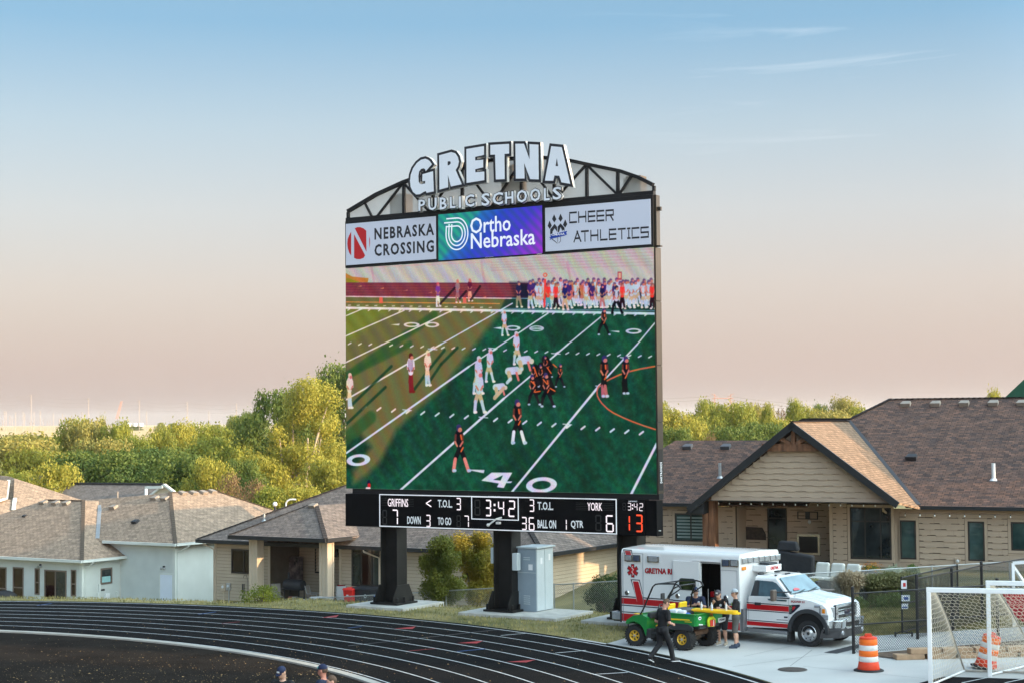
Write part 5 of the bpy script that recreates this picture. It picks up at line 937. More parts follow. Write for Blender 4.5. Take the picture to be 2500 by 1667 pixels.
siding(h3, lambda u,z,d: (u,yg_w-d,z), 0, 0, zgt, zbm-.14, .267, w3, piece=.95, name='shake_panel', top=lambda z: (gl_(z), gr_(z)), rng=random.Random(2))
bl, br_ = H3.y(px('J',700,370),yg_w-.1).x, H3.y(px('J',1060,372),yg_w-.1).x; k = MB(); k.box(bl-.1,br_+.1,yg_w-.3,yg_w-.1,zbm-.17,zbm+.17); k.build('timber_beam', wood, h3)
for xx, xt, zt_ in ((0,0,.0),(-.45,-.85,-.35),(.45,.85,-.35)): 
    k = MB(); k.beam((ap.x+xx*.3,yg_w-.2,zbm+.16), (ap.x+(xt*.75 if xx else 0),yg_w-.2,ap.z-.42+zt_*.9), .17, .24, (0,1,0)); k.build('timber_brace', wood, h3)
pu0, pu1 = H3.y(px('J',300,850),yg_w).x, H3.y(px('J',378,850),yg_w).x
for (a, c, y0) in ((pu0, (pu0+pu1)/2-.01, yg_w), ((pu0+pu1)/2+.01, pu1, yg_w+.03)): k = MB(); k.box(a,c,y0,y0+.5,0,fL.z+.35 if a != pu0 else fL.z-.42); k.build('timber_post', wood, h3)
# walls: W0 main right, Wl left wing, porch recess
FW = lambda p: (lambda u, z, d: (u, p-d, z)); zt3 = z3-.17; x15 = H3.y(px('J',1525,900),0).x
nw = [ru(H3,'J',1565,834,1667,1082,0,'y'), ru(H3,'J',1998,841,2104,1093,0,'y'), ru(H3,'J',2272,846,2480,1028,0,'y')]
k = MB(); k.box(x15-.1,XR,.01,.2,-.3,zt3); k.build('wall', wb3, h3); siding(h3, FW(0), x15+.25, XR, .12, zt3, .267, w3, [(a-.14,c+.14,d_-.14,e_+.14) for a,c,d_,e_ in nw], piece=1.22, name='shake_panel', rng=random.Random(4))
for w_ in nw: window(h3, FW(0), w_, winfr, gls_t, fw=.07, trim=trim3, tw=.13)
k = MB(); fbox(k,FW(0),x15-.05,x15+.24,0,zt3,.0,.05); k.build('corner_trim', trim3, h3); MB().box(x15-.1,XR,-.012,.009,zt3-.13,zt3).build('frieze_board', trim3, h3); MB().box(x15-.1,XR,-.03,.009,-.3,.13).build('base_board', trim3, h3); spout(h3, (x15-.35,-.62,z3-.12), (x15-.1,-.12,0), 0, trim3, .06)
yv = -.45; ub = [H3.y(px('J',x,900),yv).x for x in (1115,1512)]; bw = ru(H3,'J',1247,752,1510,1083,yv,'y'); bw = (bw[0],min(bw[1],ub[1]-.01),bw[2],bw[3])
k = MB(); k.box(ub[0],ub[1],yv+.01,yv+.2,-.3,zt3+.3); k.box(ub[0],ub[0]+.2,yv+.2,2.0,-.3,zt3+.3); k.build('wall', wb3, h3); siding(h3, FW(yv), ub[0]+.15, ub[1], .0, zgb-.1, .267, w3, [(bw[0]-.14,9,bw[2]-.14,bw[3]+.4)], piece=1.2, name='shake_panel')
k = MB(); fbox(k,FW(yv),ub[0]-.02,ub[0]+.14,0,zgb,.0,.05); k.build('corner_trim', trim3, h3); window(h3, FW(yv), bw, winfr, gls_d, vm=(.36,.74), hm=(.73,), fw=.07, trim=trim3, tw=.12)
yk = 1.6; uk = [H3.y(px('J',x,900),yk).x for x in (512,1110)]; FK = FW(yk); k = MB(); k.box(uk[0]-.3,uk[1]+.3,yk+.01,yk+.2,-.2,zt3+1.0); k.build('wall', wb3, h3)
siding(h3, FK, uk[0]-.1, uk[1]+.1, 0, zgb+.5, .267, w3, [], piece=1.2, name='shake_panel'); dr3 = ru(H3,'J',722,735,845,1100,yk,'y'); window(h3, FW(yk-.05), (dr3[0],dr3[1],0.05,2.5), winfr, gls_d, hm=(.8,), fw=.06, name='patio_door')
k = MB(); k.prism([(0,0),(.1,.45),(.0,.45)][:1] and [(0,0),(1,0),(1.0,.35),(.82,.75),(0,.78)], lambda a,c,e: (uk[0]+.55+a*1.0,yk-.06-e,.95+c*.8), 0, .03); k.build('wall_sign', mat('barn_wood', (.05,.035,.028), .8, var=.4, vs=6), h3)
yx = H3.y(px('J',985,990),yk-.05); k = MB(); r3 = ru(H3,'J',905,922,1053,1055,yk-.05,'y'); window(h3, FW(yk-.05), r3, mat('chrome_frame', (.55,.5,.45), .25, .9), mat('black_door', (.006,.007,.012), .3), fw=.11, name='pizza_oven_door' if 0 else 'oven_door')
P_ = hp(H3,'J',975,800,(0,yk,0),(0,1,0)); k = MB(); k.box(P_.x-.5,P_.x+.5,yk-.12,yk-.07,P_.z+.13,P_.z+.17); k.box(P_.x-.5,P_.x+.5,yk-.12,yk-.07,P_.z-.2,P_.z-.16); k.box(P_.x-.5,P_.x-.46,yk-.12,yk-.07,P_.z-.16,P_.z+.13); k.box(P_.x+.46,P_.x+.5,yk-.12,yk-.07,P_.z-.16,P_.z+.13); k.box(P_.x-.1,P_.x+.1,yk-.16,yk-.05,P_.z-.2,P_.z+.17); k.build('wall_bracket', vent_k, h3)
k = MB(); k.ell((P_.x+.1,yk-.16,P_.z-.32),.08,.08,.1,8,6); k.build('lamp', white_p, h3)
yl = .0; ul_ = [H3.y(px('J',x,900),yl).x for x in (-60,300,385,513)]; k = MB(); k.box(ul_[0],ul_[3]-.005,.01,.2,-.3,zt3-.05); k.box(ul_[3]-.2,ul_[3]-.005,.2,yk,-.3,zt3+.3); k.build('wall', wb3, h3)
MB().box(ul_[3]-.004,ul_[3]+.010,.2,yk,-.3,zt3+.3).build('side_wall', w3, h3); lw = ru(H3,'J',128,790,345,968,yl,'y'); siding(h3, FW(yl), ul_[0], ul_[3]-.12, .0, zt3-.08, .267, w3, [(lw[0]-.14,lw[1]+.14,lw[2]-.14,lw[3]+.14)], piece=1.2, name='shake_panel'); k = MB(); fbox(k,FW(yl),ul_[3]-.14,ul_[3],0,zt3,.0,.05); k.build('corner_trim', trim3, h3)
wl_ = window(h3, FW(yl), lw, winfr, gls_t, vm=(.47,), fw=.07, trim=trim3, tw=.13); bm = mat('blind_strip', (.20,.27,.27), .6, var=.1)
for i in range(7): k = MB(); z_ = lerp(lw[2]+.1, lw[3]-.15, i/7+.05); fbox(k,FW(yl),lw[0]+.1,lw[1]-.1,z_,z_+.09,.013,.02); k.build('blind_slat', bm, wl_)
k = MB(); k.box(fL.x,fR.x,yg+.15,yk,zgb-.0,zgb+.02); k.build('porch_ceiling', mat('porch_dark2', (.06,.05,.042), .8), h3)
P_ = hp(H3,'J',1932,1102,(0,0,0),(0,1,0)); meter(h3, FW(0), P_.x, .35, trim3)
# string of bulbs along the porch beam and eave
def bulbs(pts, label):
    t_ = thing('string_lights', label, 'string lights', H3.o, H3.yaw); k = MB(); k.tube(pts, .008, 4); k.build('wire', vent_k, t_)
    for p in pts[::2]:
        k = MB(); k.lathe([(.02,-.02),(.022,-.07)], p, 6); s_ = k.build('socket', vent_k, t_); k = MB(); k.ell((p[0],p[1],p[2]-.115),.033,.033,.045,8,6); k.build('bulb', mat('bulb_glass', (.75,.75,.72), .15) if 'bulb_glass' not in bpy.data.materials else bpy.data.materials['bulb_glass'], s_)
xa = H3.y(px('J',405,740),yg_w).x; xz = H3.y(px('J',1403,745),yg_w).x; pts = []
for i in range(29): u = lerp(xa, xz, i/28); pts.append((u, yg_w-.02, zgb-.02-(.03 if i % 2 else 0)))
bulbs(pts, 'string of clear bulbs hanging under the timber gable porch beam')
xa = H3.y(px('J',1595,780),-.6).x; pts = [(xa+i*.33, -.66, z3-.3-(.03 if i % 2 else 0)) for i in range(24)]; bulbs(pts, 'string of clear bulbs along the black gutter over the narrow windows')
# green roofed corner beyond the ridge on the far right
P = AYf('J',2330,40,110); tt = thing('green_roofed_building', 'dark green metal roof corner poking above the right ridge', 'building', (P.x,P.y,-6), R_(-26)); MB().box(-1,5,0,6,0,P.z+5.6).build('wall', w2, tt)
gm_ = mat('green_metal', (.02,.10,.06), .45, .3); b = MB(); b.prism([(-1.2,P.z+5.7),(5,P.z+5.7),(5,P.z+7.2),(.4,P.z+7.2)], lambda a,c,e: (a,-.2+e,c), 0, 6.4); b.build('roof', gm_, tt)
# ================================================================== TREES AND PLANTS
def fol(name, a, b, tr=.35):
    m = bpy.data.materials.new(name); m.use_nodes = True; t = m.node_tree; n = t.nodes; pb = n['Principled BSDF']; pb.inputs['Roughness'].default_value = .6; pb.inputs['Specular IOR Level'].default_value = .2
    g = n.new('ShaderNodeTexCoord'); z = n.new('ShaderNodeTexNoise'); z.inputs['Scale'].default_value = .55; z.inputs['Detail'].default_value = 6; z.inputs['Roughness'].default_value = .75; t.links.new(g.outputs['Object'], z.inputs['Vector'])
    r = n.new('ShaderNodeValToRGB'); r.color_ramp.elements[0].position = .35; r.color_ramp.elements[0].color = (*a, 1); r.color_ramp.elements[1].position = .66; r.color_ramp.elements[1].color = (*b, 1); t.links.new(z.outputs[0], r.inputs[0]); t.links.new(r.outputs[0], pb.inputs['Base Color'])
    tl = n.new('ShaderNodeBsdfTranslucent'); t.links.new(r.outputs[0], tl.inputs[0]); mx = n.new('ShaderNodeMixShader'); mx.inputs[0].default_value = tr; t.links.new(pb.outputs[0], mx.inputs[1]); t.links.new(tl.outputs[0], mx.inputs[2]); t.links.new(mx.outputs[0], n['Material Output'].inputs[0]); return m
F_y = fol('leaf_yellow_green', (.23,.235,.04), (.44,.39,.065)); F_g = fol('leaf_mid_green', (.15,.19,.035), (.36,.35,.055)); F_d = fol('leaf_dark_green', (.07,.12,.03), (.18,.22,.045)); F_o = fol('leaf_olive', (.20,.19,.05), (.42,.36,.10)); F_b = fol('leaf_russet', (.16,.10,.055), (.26,.17,.08)); F_a = fol('leaf_amber', (.16,.13,.02), (.42,.26,.03))
bark = mat('bark_brown', (.12,.09,.065), .9, 0, .3, 3, .5, 12); bark_l = mat('bark_pale', (.34,.27,.19), .85, 0, .25, 2, .4, 10)
NPR = np.random.RandomState(21)
def leaves(name, C, Rr, n, size, m, parent, flat=1.0, hollow=.55):
    """C: clump centres (k,3), Rr radii (k,3); n leaf faces spread through the clumps"""
    C, Rr = np.array(C, float), np.array(Rr, float); vol = Rr.prod(1)**.7; k = NPR.choice(len(C), n, p=vol/vol.sum())
    d = NPR.normal(size=(n,3)); d /= np.linalg.norm(d, axis=1)[:,None]; r = hollow+(1-hollow)*NPR.rand(n)**.6; r *= 1+.25*NPR.normal(size=n)*(NPR.rand(n) < .3)
    P = C[k]+d*r[:,None]*Rr[k]; nn = d+NPR.normal(size=(n,3))*.55; nn /= np.linalg.norm(nn, axis=1)[:,None]
    t = np.cross(nn, NPR.normal(size=(n,3))); t /= np.linalg.norm(t, axis=1)[:,None]; b = np.cross(nn, t); s = (size*(.6+.8*NPR.rand(n)))[:,None]
    vs = np.stack([P-t*s, P-b*s*.55, P+t*s, P+b*s*.55], 1).reshape(-1,3); me = bpy.data.meshes.new(name); me.vertices.add(4*n); me.vertices.foreach_set('co', vs.astype('f').ravel()); me.loops.add(4*n); me.loops.foreach_set('vertex_index', np.arange(4*n)); me.polygons.add(n); me.polygons.foreach_set('loop_start', np.arange(n)*4); me.update(calc_edges=True)
    me.materials.append(m); o = bpy.data.objects.new(name, me); COL.objects.link(o); o.parent = parent; return o
def make_tree(seed, h=10., w=13., trunk=.34, nl=24000, size=.125, m=F_g, bk_=bark, clear=.3, ncl=64, forks=1, topy=.5, hollow=.5):
    rg = random.Random(seed); t = thing('tree', 'x', 'tree'); C, Rr = [], []
    for i in range(ncl):
        u = rg.random(); z = h*(clear+(1-clear)*(.08+.84*u)); env = math.sin(math.pi*min(1, (.12+.88*u)**topy*.93+.04))**.5; a = rg.uniform(0, 6.28); r = w/2*env*rg.random()**.5*.82; q = w*rg.uniform(.06,.13)*(.7+.5*env); C.append((r*math.cos(a), r*math.sin(a), min(z, h-q*.7))); Rr.append((q, q, q*rg.uniform(.6,.95)))
    C.append((0,0,h*.93)); Rr.append((w*.12,w*.12,h*.07)); leaves('crown', C, Rr, nl, size, m, t, hollow=hollow)
    b = MB(); 
    for f in range(forks):
        a = rg.uniform(0,6.28); off = (0 if forks == 1 else w*.13); top = V((off*math.cos(a)*1.6, off*math.sin(a)*1.6, h*.72)); base = V((off*.3*math.cos(a), off*.3*math.sin(a), -.5)); mid = base.lerp(top, .45)+V((rg.uniform(-.3,.3), rg.uniform(-.3,.3), 0)); b.tube([base, mid, top], [trunk/math.sqrt(forks), trunk*.62/math.sqrt(forks), trunk*.15], 7)
        for i in range(int(9/forks)+2):
            c = V(C[rg.randrange(len(C))]); s0 = rg.uniform(.3,.85); p0 = base.lerp(mid, s0/.45*.45*2) if s0 < .45 else mid.lerp(top, (s0-.45)/.55); c = c if c.z > p0.z else V((c.x, c.y, p0.z+.6)); b.tube([p0, p0.lerp(c, .5)+V((0,0,.15*h*.1)), c], [trunk*.34/math.sqrt(forks), trunk*.2, trunk*.05], 5)
    b.build('trunk', bk_, t, smooth=60, recalc=False); return t
def place_tree(src, used, x, ytop, wpx, D, label, group='trees of the wood beyond the houses', base=None, h0=10., w0=12.2):
    P = AY(x, ytop, D); z0 = hz(P.x, D)-.3 if base is None else base; h = P.z-z0; w = wpx/FPX*D*(1.5 if wpx < 75 else 1.95)
    o = src if src.name not in used else dup(src, (0,0,0), 0); used.add(src.name); o.location = (P.x, D, z0); o.rotation_euler = (0,0,random.uniform(0,6.28)); o.scale = (w/w0, w/w0, h/h0); o['label'] = label; o['group'] = group; return o
TY = make_tree(1, m=F_y); TG = make_tree(2, m=F_g); TD = make_tree(3, m=F_d, topy=.7); TO = make_tree(4, m=F_o, ncl=72); TB = make_tree(5, m=F_b, nl=8000, size=.12, clear=.05); TG2 = make_tree(6, m=F_g, topy=.75, ncl=44); TY2 = make_tree(7, m=F_y, topy=.8, ncl=44)
used = set()
for a in ((TO,22,1058,230,150,'big olive tree at the left edge behind the roofs'),(TY,95,1095,150,146,'broad yellow green tree right of the left edge tree'),(TG,172,1019,135,168,'tall tree with a dark rounded top left of the crane'),(TO,212,1024,120,166,'tall olive tree with bare upper limbs next to the dark rounded one'),(TB,246,1028,60,170,'thin russet half bare treetop left of the crane'),(TY,250,1022,60,174,'small round green treetop above the russet one'),
    (TG2,290,1024,90,165,'narrow green tree directly under the leaning crane'),(TY2,137,1131,125,128,'bright yellow green tree behind the small grey hip roof'),(TG,330,1062,130,160,'mid green tree below the storage tanks'),(TY2,395,1048,90,168,'light green tree with pointed tops right of the tanks'),(TY,425,1032,105,176,'bright tree on the skyline under the third pylon pole'),(TG,480,1030,110,182,'green skyline tree under the fourth pylon pole'),
    (TG2,535,1034,110,180,'green skyline tree with amber touches left of the last pylon pole'),(TD,600,1012,110,190,'bluish dark treetop rising left of the cottonwood'),(TD,205,1098,170,140,'dark shaded tree behind the blue grey roof'),(TD,300,1100,190,138,'dark shaded tree behind the long straight ridge'),(TD,385,1092,180,142,'darkest shaded tree above the long ridge'),(TO,255,1070,150,152,'olive tree in half shade below the tall pair'),
    (TD,460,1110,150,134,'dark round tree behind the cream gable'),(TG,520,1062,150,158,'shaded green tree in the middle of the wood'),(TY2,510,1118,95,126,'small sunlit tree on the right of the cream gable'),(TG2,575,1075,140,150,'green tree between the cottonwood and the middle of the wood'),(TD,585,1120,90,128,'dark dense tree low beside the cottonwood'),(TB,560,1150,90,118,'russet bush above the sage roof'),
    (TB,618,1168,100,114,'russet and green bush low beside the globe lamp'),(TY,640,1110,110,132,'yellow green bush at the left foot of the cottonwood'),(TG,672,1185,110,112,'green bush behind the globe lamp'),(TY2,735,1190,110,112,'low green bush above the tan roof'),(TD,672,950,140,152,'darker tree with ragged top left of the cottonwood'),(TD,840,888,150,164,'dark green treetop rising beside the screen edge'),(TY,800,1120,130,124,'yellow green tree behind the tan roof peak'),
    (TG,60,1150,150,132,'green tree behind the left edge roof'),(TY,10,1180,90,126,'low sunlit tree at the extreme left')): place_tree(*a[:1], used, *a[1:5], a[5])
for a in ((TG,1622,976,60,205,'tall narrow treetop at the right edge of the screen'),(TY,1655,1000,110,190,'yellow green tree right of the screen edge'),(TG2,1727,972,85,196,'tallest tree right of the screen with open crown'),(TY2,1770,985,90,200,'bright tree right of the tallest one'),(TG,1800,980,100,196,'broad green tree in the middle of the right wood'),(TO,1850,985,80,205,'olive tree under the far lattice pylon'),
    (TG2,1873,984,40,190,'small pointed dark tree on the right skyline'),(TB,1905,990,55,210,'brown half bare tree on the right skyline'),(TG,1942,970,70,180,'tall dark tree left of the timber gable peak'),(TY,1975,992,80,184,'yellow green tree behind the gable peak'),(TD,2005,986,70,205,'bluish tree behind the gable'),(TO,2062,970,80,198,'pale open tree above the gable ridge'),(TG,2100,990,80,196,'green tree where the wood meets the big roof'),
    (TD,1640,1042,100,158,'dark tree above the left wing roof beside the screen'),(TY,1690,1030,90,160,'rounded yellow green tree above the left wing vents'),(TD,1790,1040,130,160,'dark green bushy tree above the left wing ridge'),(TD,1860,1030,120,162,'dark green tree left of the barge board'),(TB,1735,1052,70,154,'pinkish brown bush above the left wing ridge'),(TY2,1900,1020,90,166,'sunlit tree close behind the barge board'),(TO,2030,1000,110,176,'olive tree behind the lit gable roof'),(TY,2423,955,75,120,'bright treetop just above the right roof ridge')): place_tree(*a[:1], used, *a[1:5], a[5], 'trees of the wood right of the screen')
# the big cottonwood
ct = make_tree(9, 20, 16, .75, 44000, .13, F_y, bark_l, .16, 60, 3, .62, hollow=.3); P = AY(748, 916, 135); z0 = hz(P.x, 135)-.2; ct.location = (P.x, 135, z0); k = (P.z-z0)/20; ct.scale = (.66,.66,k); tag(ct, 'big sunlit cottonwood with pale forked trunks left of the screen', 'tree')
# distant hazy tree line and field trees
for i, (x, y, w, D) in enumerate(((40,1060,90,620),(95,1062,60,680),(140,1064,110,560),(200,1060,90,640),(262,1056,60,700),(330,1036,26,1500),(392,1030,26,1100),(420,1032,20,1150),(530,1035,30,1300),(610,1004,70,420),(575,1012,60,460),(20,1095,120,420),(110,1090,130,400),(180,1080,120,430))):
    place_tree(TD if i % 2 else TG, used, x, y, w, D, ('first','second','third','fourth','fifth','sixth','seventh','eighth','ninth','tenth','eleventh','twelfth','thirteenth','fourteenth')[i]+' distant hazy tree from the left group of the valley fields', 'distant field trees', base=-7. if D < 800 else -3.)
# garden trees and shrubs near the scoreboard
def near_shrub(x0, x1, y0, y1, D, label, m, nl, size, seed, stem=True, ncl=24, zb=None, name='garden_tree', cat='tree', grp=None):
    P0, P1, T_ = AY(x0, y1, D), AY(x1, y1, D), AY((x0+x1)/2, y0, D); w = P1.x-P0.x; zb = P0.z if zb is None else zb; h = T_.z-zb; t = thing(name, label, cat, ((P0.x+P1.x)/2, D, zb), 0, grp); rg = random.Random(seed); C, Rr = [], []; c0 = .30 if stem else .0
    for i in range(ncl):
        u = rg.random(); a = rg.uniform(0,6.28); env = math.sin(math.pi*(.18+.7*u**.85))**.6; r = w*.42*env*rg.random()**.5; q = w*rg.uniform(.15,.24); C.append((r*math.cos(a), r*math.sin(a), min(h*(c0+(1-c0)*u), h-q*.6))); Rr.append((q,q,q*1.1))
    for i in range(14):  # ragged outline shoots
        u = rg.random(); a = rg.uniform(0,6.28); env = math.sin(math.pi*(.12+.8*u)); r = w*.5*env; C.append((r*math.cos(a), r*math.sin(a), h*(c0+(1-c0)*u))); Rr.append((w*.05,)*3)
    leaves('crown', C, Rr, nl, size, m, t, hollow=.35)
    b = MB()
    for i in range(5): c = C[rg.randrange(ncl)]; b.tube([(rg.uniform(-.05,.05),0,-.3),(c[0]*.3,c[1]*.3,h*.3),c], [.045,.03,.01], 6)
    b.build('trunk', bark, t, recalc=False); return t
near_shrub(1018,1138,1318,1496,67,'rounded green tree left of the middle column', fol('leaf_deep', (.08,.11,.02), (.24,.25,.04), .35), 22000, .045, 31, zb=-1.2); near_shrub(1100,1228,1306,1496,69,'larger tree with amber leaves touching the middle column', fol('leaf_green_amber', (.13,.15,.02), (.55,.38,.05), .35), 27000, .045, 32, zb=-1.3)
sb_ = near_shrub(1432,1530,1406,1505,64,'loose green shrub behind the wire fence beside the ambulance', fol('leaf_shrub', (.03,.06,.015), (.07,.12,.03), .25), 9000, .04, 33, stem=False, zb=-.9, name='shrub', cat='shrub')
tl_ = near_shrub(590,690,1432,1482,63.4,'small green clump with yellow flowers at the track edge', fol('leaf_bright', (.05,.10,.015), (.30,.30,.03), .3), 2200, .035, 34, stem=False, zb=-.1, name='flower_clump', cat='flowers'); 
# planting beds by the taupe house: plume grasses, shrubs
def plume(x, D, h, w, label, m, n, seed, zb=0., grp=None):
    P = AY(x, 1450, D); t = thing('ornamental_grass', label, 'grass clump', (P.x, D, zb), 0, grp); rg = np.random.RandomState(seed); vs, fs = [], []
    for i in range(n):
        a = rg.uniform(0,6.28); l = w*.5*rg.rand()**.6; H_ = h*rg.uniform(.6,1); p0 = np.array([rg.normal()*.08*w, rg.normal()*.08*w, 0]); d = np.array([math.cos(a), math.sin(a), 0]); p1 = p0+d*l*.35+[0,0,H_*.7]; p2 = p0+d*l+[0,0,H_*(1-.25*(l/w))]; s = np.array([-d[1], d[0], 0])*.012; k = len(vs); vs += [tuple(p0-s), tuple(p0+s), tuple(p1-s), tuple(p1+s), tuple(p2-s*1.6), tuple(p2+s*1.6), tuple(p2+d*.06-[0,0,.05])]; fs += [(k,k+1,k+3,k+2),(k+2,k+3,k+5,k+4),(k+4,k+5,k+6)]
    b = MB(); b.add(vs, fs); b.build('blades', m, t, recalc=False); return t
F_w = fol('plume_straw', (.38,.30,.19), (.55,.45,.32), .4); F_s = fol('blade_green_straw', (.10,.12,.04), (.27,.24,.11), .35)
for a in ((2077,60.5,1.35,1.0,'pale feathery plume grass left of the fence post by the patio',F_w,1400,1),(2055,61,1.1,.8,'shorter pale plume grass clump nearest the ambulance bonnet',F_w,900,2),(2130,61,1.15,1.2,'wide straw coloured grass clump below the flower pot',F_s,1500,3),(2170,61.3,1.2,1.2,'straw and green grass clump right of the pot',F_s,1500,4),(2215,61.6,1.15,1.1,'grass clump beneath the pink flowers',F_s,1300,5),(2110,62,1.0,1.0,'low grass clump behind the pale plumes',F_s,900,6)): plume(*a)
near_shrub(2135,2225,1388,1440,63,'whitish green variegated shrub behind the wire fence', fol('leaf_variegated', (.20,.26,.15), (.48,.54,.42), .3), 5000, .035, 41, stem=False, zb=0, name='shrub', cat='shrub')
near_shrub(2205,2260,1380,1432,63.5,'dark green shrub right of the variegated one', F_d, 3500, .035, 42, stem=False, zb=0, name='shrub', cat='shrub'); near_shrub(2120,2250,1455,1505,60,'low dark green shrub row under the grass clumps', F_d, 7000, .035, 43, stem=False, zb=-.05, name='shrub', cat='shrub')
near_shrub(2060,2120,1460,1502,59.6,'low dark shrub behind the black gate post', F_d, 3500, .035, 44, stem=False, zb=-.05, name='shrub', cat='shrub'); near_shrub(2180,2235,1402,1425,62,'pink flowering clump in the bed', fol('petal_pink', (.08,.10,.04), (.45,.12,.16), .3), 1800, .03, 45, stem=False, name='flower_clump', cat='flowers'); near_shrub(1976,2004,1412,1450,60.5,'yellowish leafy weed beside the ambulance mirror', F_y, 900, .035, 46, stem=False, zb=.2, name='shrub', cat='shrub')
# ---------------------------------------------------------------- unseen blocks and trees added out of frame to cast shade
b_ = thing('shade_wall', 'long stepped block added outside the frame on the right to cast shade', 'building', (64, 0, 0))
for y0, y1, h in ((-60,18.5,17.5),(18.52,22.5,12.0),(22.52,42,19.3),(42.02,54.2,15.3)): MB().box(0, 3, y0, y1, -1, h).build('wing', w2, b_)  # block heights shaped for the shadows on track, scoreboard and houses
for x, y, s in ((46,71,13.5),(49,76,14.5),(52,82,14.0),(55,88,13),(47,66,8.5),(54,72,15)):  # unseen trees, added so their crowns break up the light on the roof
    o = dup(TG if y % 2 else TD, (x, y, -.3), y, 'tree added outside the frame to streak the right roof with shade, '+str(('nearest','second','third','fourth','low','tall')[(46,49,52,55,47,54).index(x)]), 'trees added outside the frame for their shade'); o.scale = (s/10*.7,s/10*.7,s/10)
# ---------------------------------------------------------------- transmission poles, pylon, crane, tanks
pm = mat('pole_galvanised', (.38,.31,.27), .6, .1, .05, 1)
def tpole(x, y0, y1, D, label, arms=3, grp='transmission poles on the far plain'):
    B_, T_ = AY(x, y1, D), AY(x, y0, D); h = T_.z-B_.z; t = thing('transmission_pole', label, 'pole', B_, 0, grp); w = D/FPX*1.3; b = MB(); b.tube([(0,0,-10),(0,0,h)], [w*.55, w*.38], 6); b.build('shaft', pm, t)
    for i in range(arms): b = MB(); z = h*(1-.06-.155*i); b.beam((0,0,z),(-h*.075,0,z+h*.012), w*.4, w*.5); b.build('cross_arm', vent_m, t)
    return t
for x, y0, y1, l in ((76,962,1042,'tallest pole, first from the left'),(216,971,1030,'second tall pole, above the rounded treetops'),(340,976,1040,'third tall pole, beside the tanks'),(457,980,1030,'fourth tall pole with three arms'),(577,984,1026,'fifth tall pole left of the cottonwood')): tpole(x, y0, y1, 1000, 'pale transmission '+l)
for i, (x, y0, y1) in enumerate(((11,1003,1039),(15,1003,1039),(24,1013,1039),(38,1005,1039),(56,1002,1041),(60,1008,1039),(98,1002,1040),(105,1024,1039),(130,1008,1036),(153,1008,1036),(200,1004,1030),(358,1003,1036),(510,1002,1030),(73,1030,1066),(82,1030,1067),(83,1005,1036),(145,1020,1038),(6,1025,1039),(30,1022,1039),(115,1026,1038),(122,1025,1038))): tpole(x, y0, y1, 1500 if y1 < 1050 else 800, ('lone','slim','short','faint','paired','second paired','leaning')[i % 7]+' small distant pole on the left skyline, '+('left of','right of','near')[i//7]+' the tallest pole', 2 if i < 13 else 1)
b = MB()
for (xa, ya), (xb, yb) in zip(((-30,966),(76,964),(216,973),(340,978),(457,982),(577,986),(700,990)), ((76,964),(216,973),(340,978),(457,982),(577,986),(700,990),(850,994))):
    for dy in (0, 9.5, 19):
        pts = [AY(lerp(xa,xb,t), lerp(ya,yb,t)+dy+5*4*t*(1-t), 1000) for t in (0,.25,.5,.75,1)]; b.tube(pts, .045, 3)
tag(b.build('power_line', pm, kind=None), 'thin power lines strung between the far transmission poles', 'power lines')
t = thing('crane', 'faint red lattice crane boom leaning on the left skyline', 'crane', AY(284,1030,1300)); A_, B_ = AY(285,1022,1300)-t.location, AY(297,978,1300)-t.location; b = MB(); cr_m = mat('crane_red', (.50,.28,.22), .7)
for o_ in (-.8,.8): b.beam(A_+V((o_,0,0)), B_+V((o_*.6,0,0)), .35, .35)
b.build('boom', cr_m, t); b = MB(); 
for i in range(12): p = A_.lerp(B_, i/12); q = A_.lerp(B_, (i+1)/12); b.beam(p+V((-.8,0,0)), q+V((.8,0,0)), .25, .25)
b.build('lattice', cr_m, t)
for x, l in ((315,'left'),(330,'middle'),(344,'right')): P = AY(x,1040,1400); t = tag(MB().lathe([(2.2,0),(2.2,2.6),(.1,3.1)], n=16).build('storage_tank', white_p, smooth=40), l+' one of three pale storage tanks on the horizon', 'storage tank', 'storage tanks on the horizon'); t.location = P
P = AY(1765,1000,700); t = thing('lattice_pylon', 'faint reddish lattice pylon above the right wood', 'pylon', (P.x,700,0)); hh = AY(1765,960,700).z; b = MB(); 
for s_ in (-1,1):
    b.beam((s_*3.4,0,-8),(s_*3.4,0,hh), .3,.3)
    for i in range(6): z = hh-i*3; b.beam((s_*4.8,0,z),(s_*2,0,z-1.5), .2,.2)
b.beam((-4.5,0,hh-2),(4.5,0,hh-2),.3,.3); b.beam((-4.5,0,hh-6),(4.5,0,hh-6),.3,.3); b.build('frame', cr_m, t)
b = MB()
for dy in (0,8):
    for (xa,ya),(xb,yb) in (((1600,972),(1765,962)),((1765,964),(2010,990))): b.tube([AY(lerp(xa,xb,t_), lerp(ya,yb,t_)+dy+6*t_*(1-t_)*2, 700) for t_ in (0,.33,.66,1)], .07, 3)
tag(b.build('power_line', pm), 'thin power lines through the lattice pylon over the right wood', 'power lines')
# globe lamp and curved pole by the tan roof
P = AY(*px('Z',472,1520),100); t = thing('globe_lamp', 'white globe street lamp behind the tan roof', 'street lamp', (P.x,100,P.z-1)); MB().tube([(0,0,-4),(0,0,1.1)], .07, 8).build('post', vent_k, t); MB().ell((0,0,1.22), .14,.14,.14,16,10).build('globe', mat('globe_white', (.85,.83,.80), .3), t, smooth=60)
pts = [AY(*px('Z',*q),102) for q in ((585,1475),(598,1450),(625,1435),(660,1432),(690,1436))]; t = thing('arched_pole', 'white arched pole top showing over the tan roof', 'pole', pts[0]); MB().tube([V((0,0,-4))]+[p-pts[0] for p in pts], .05, 6).build('arch', white_p, t)
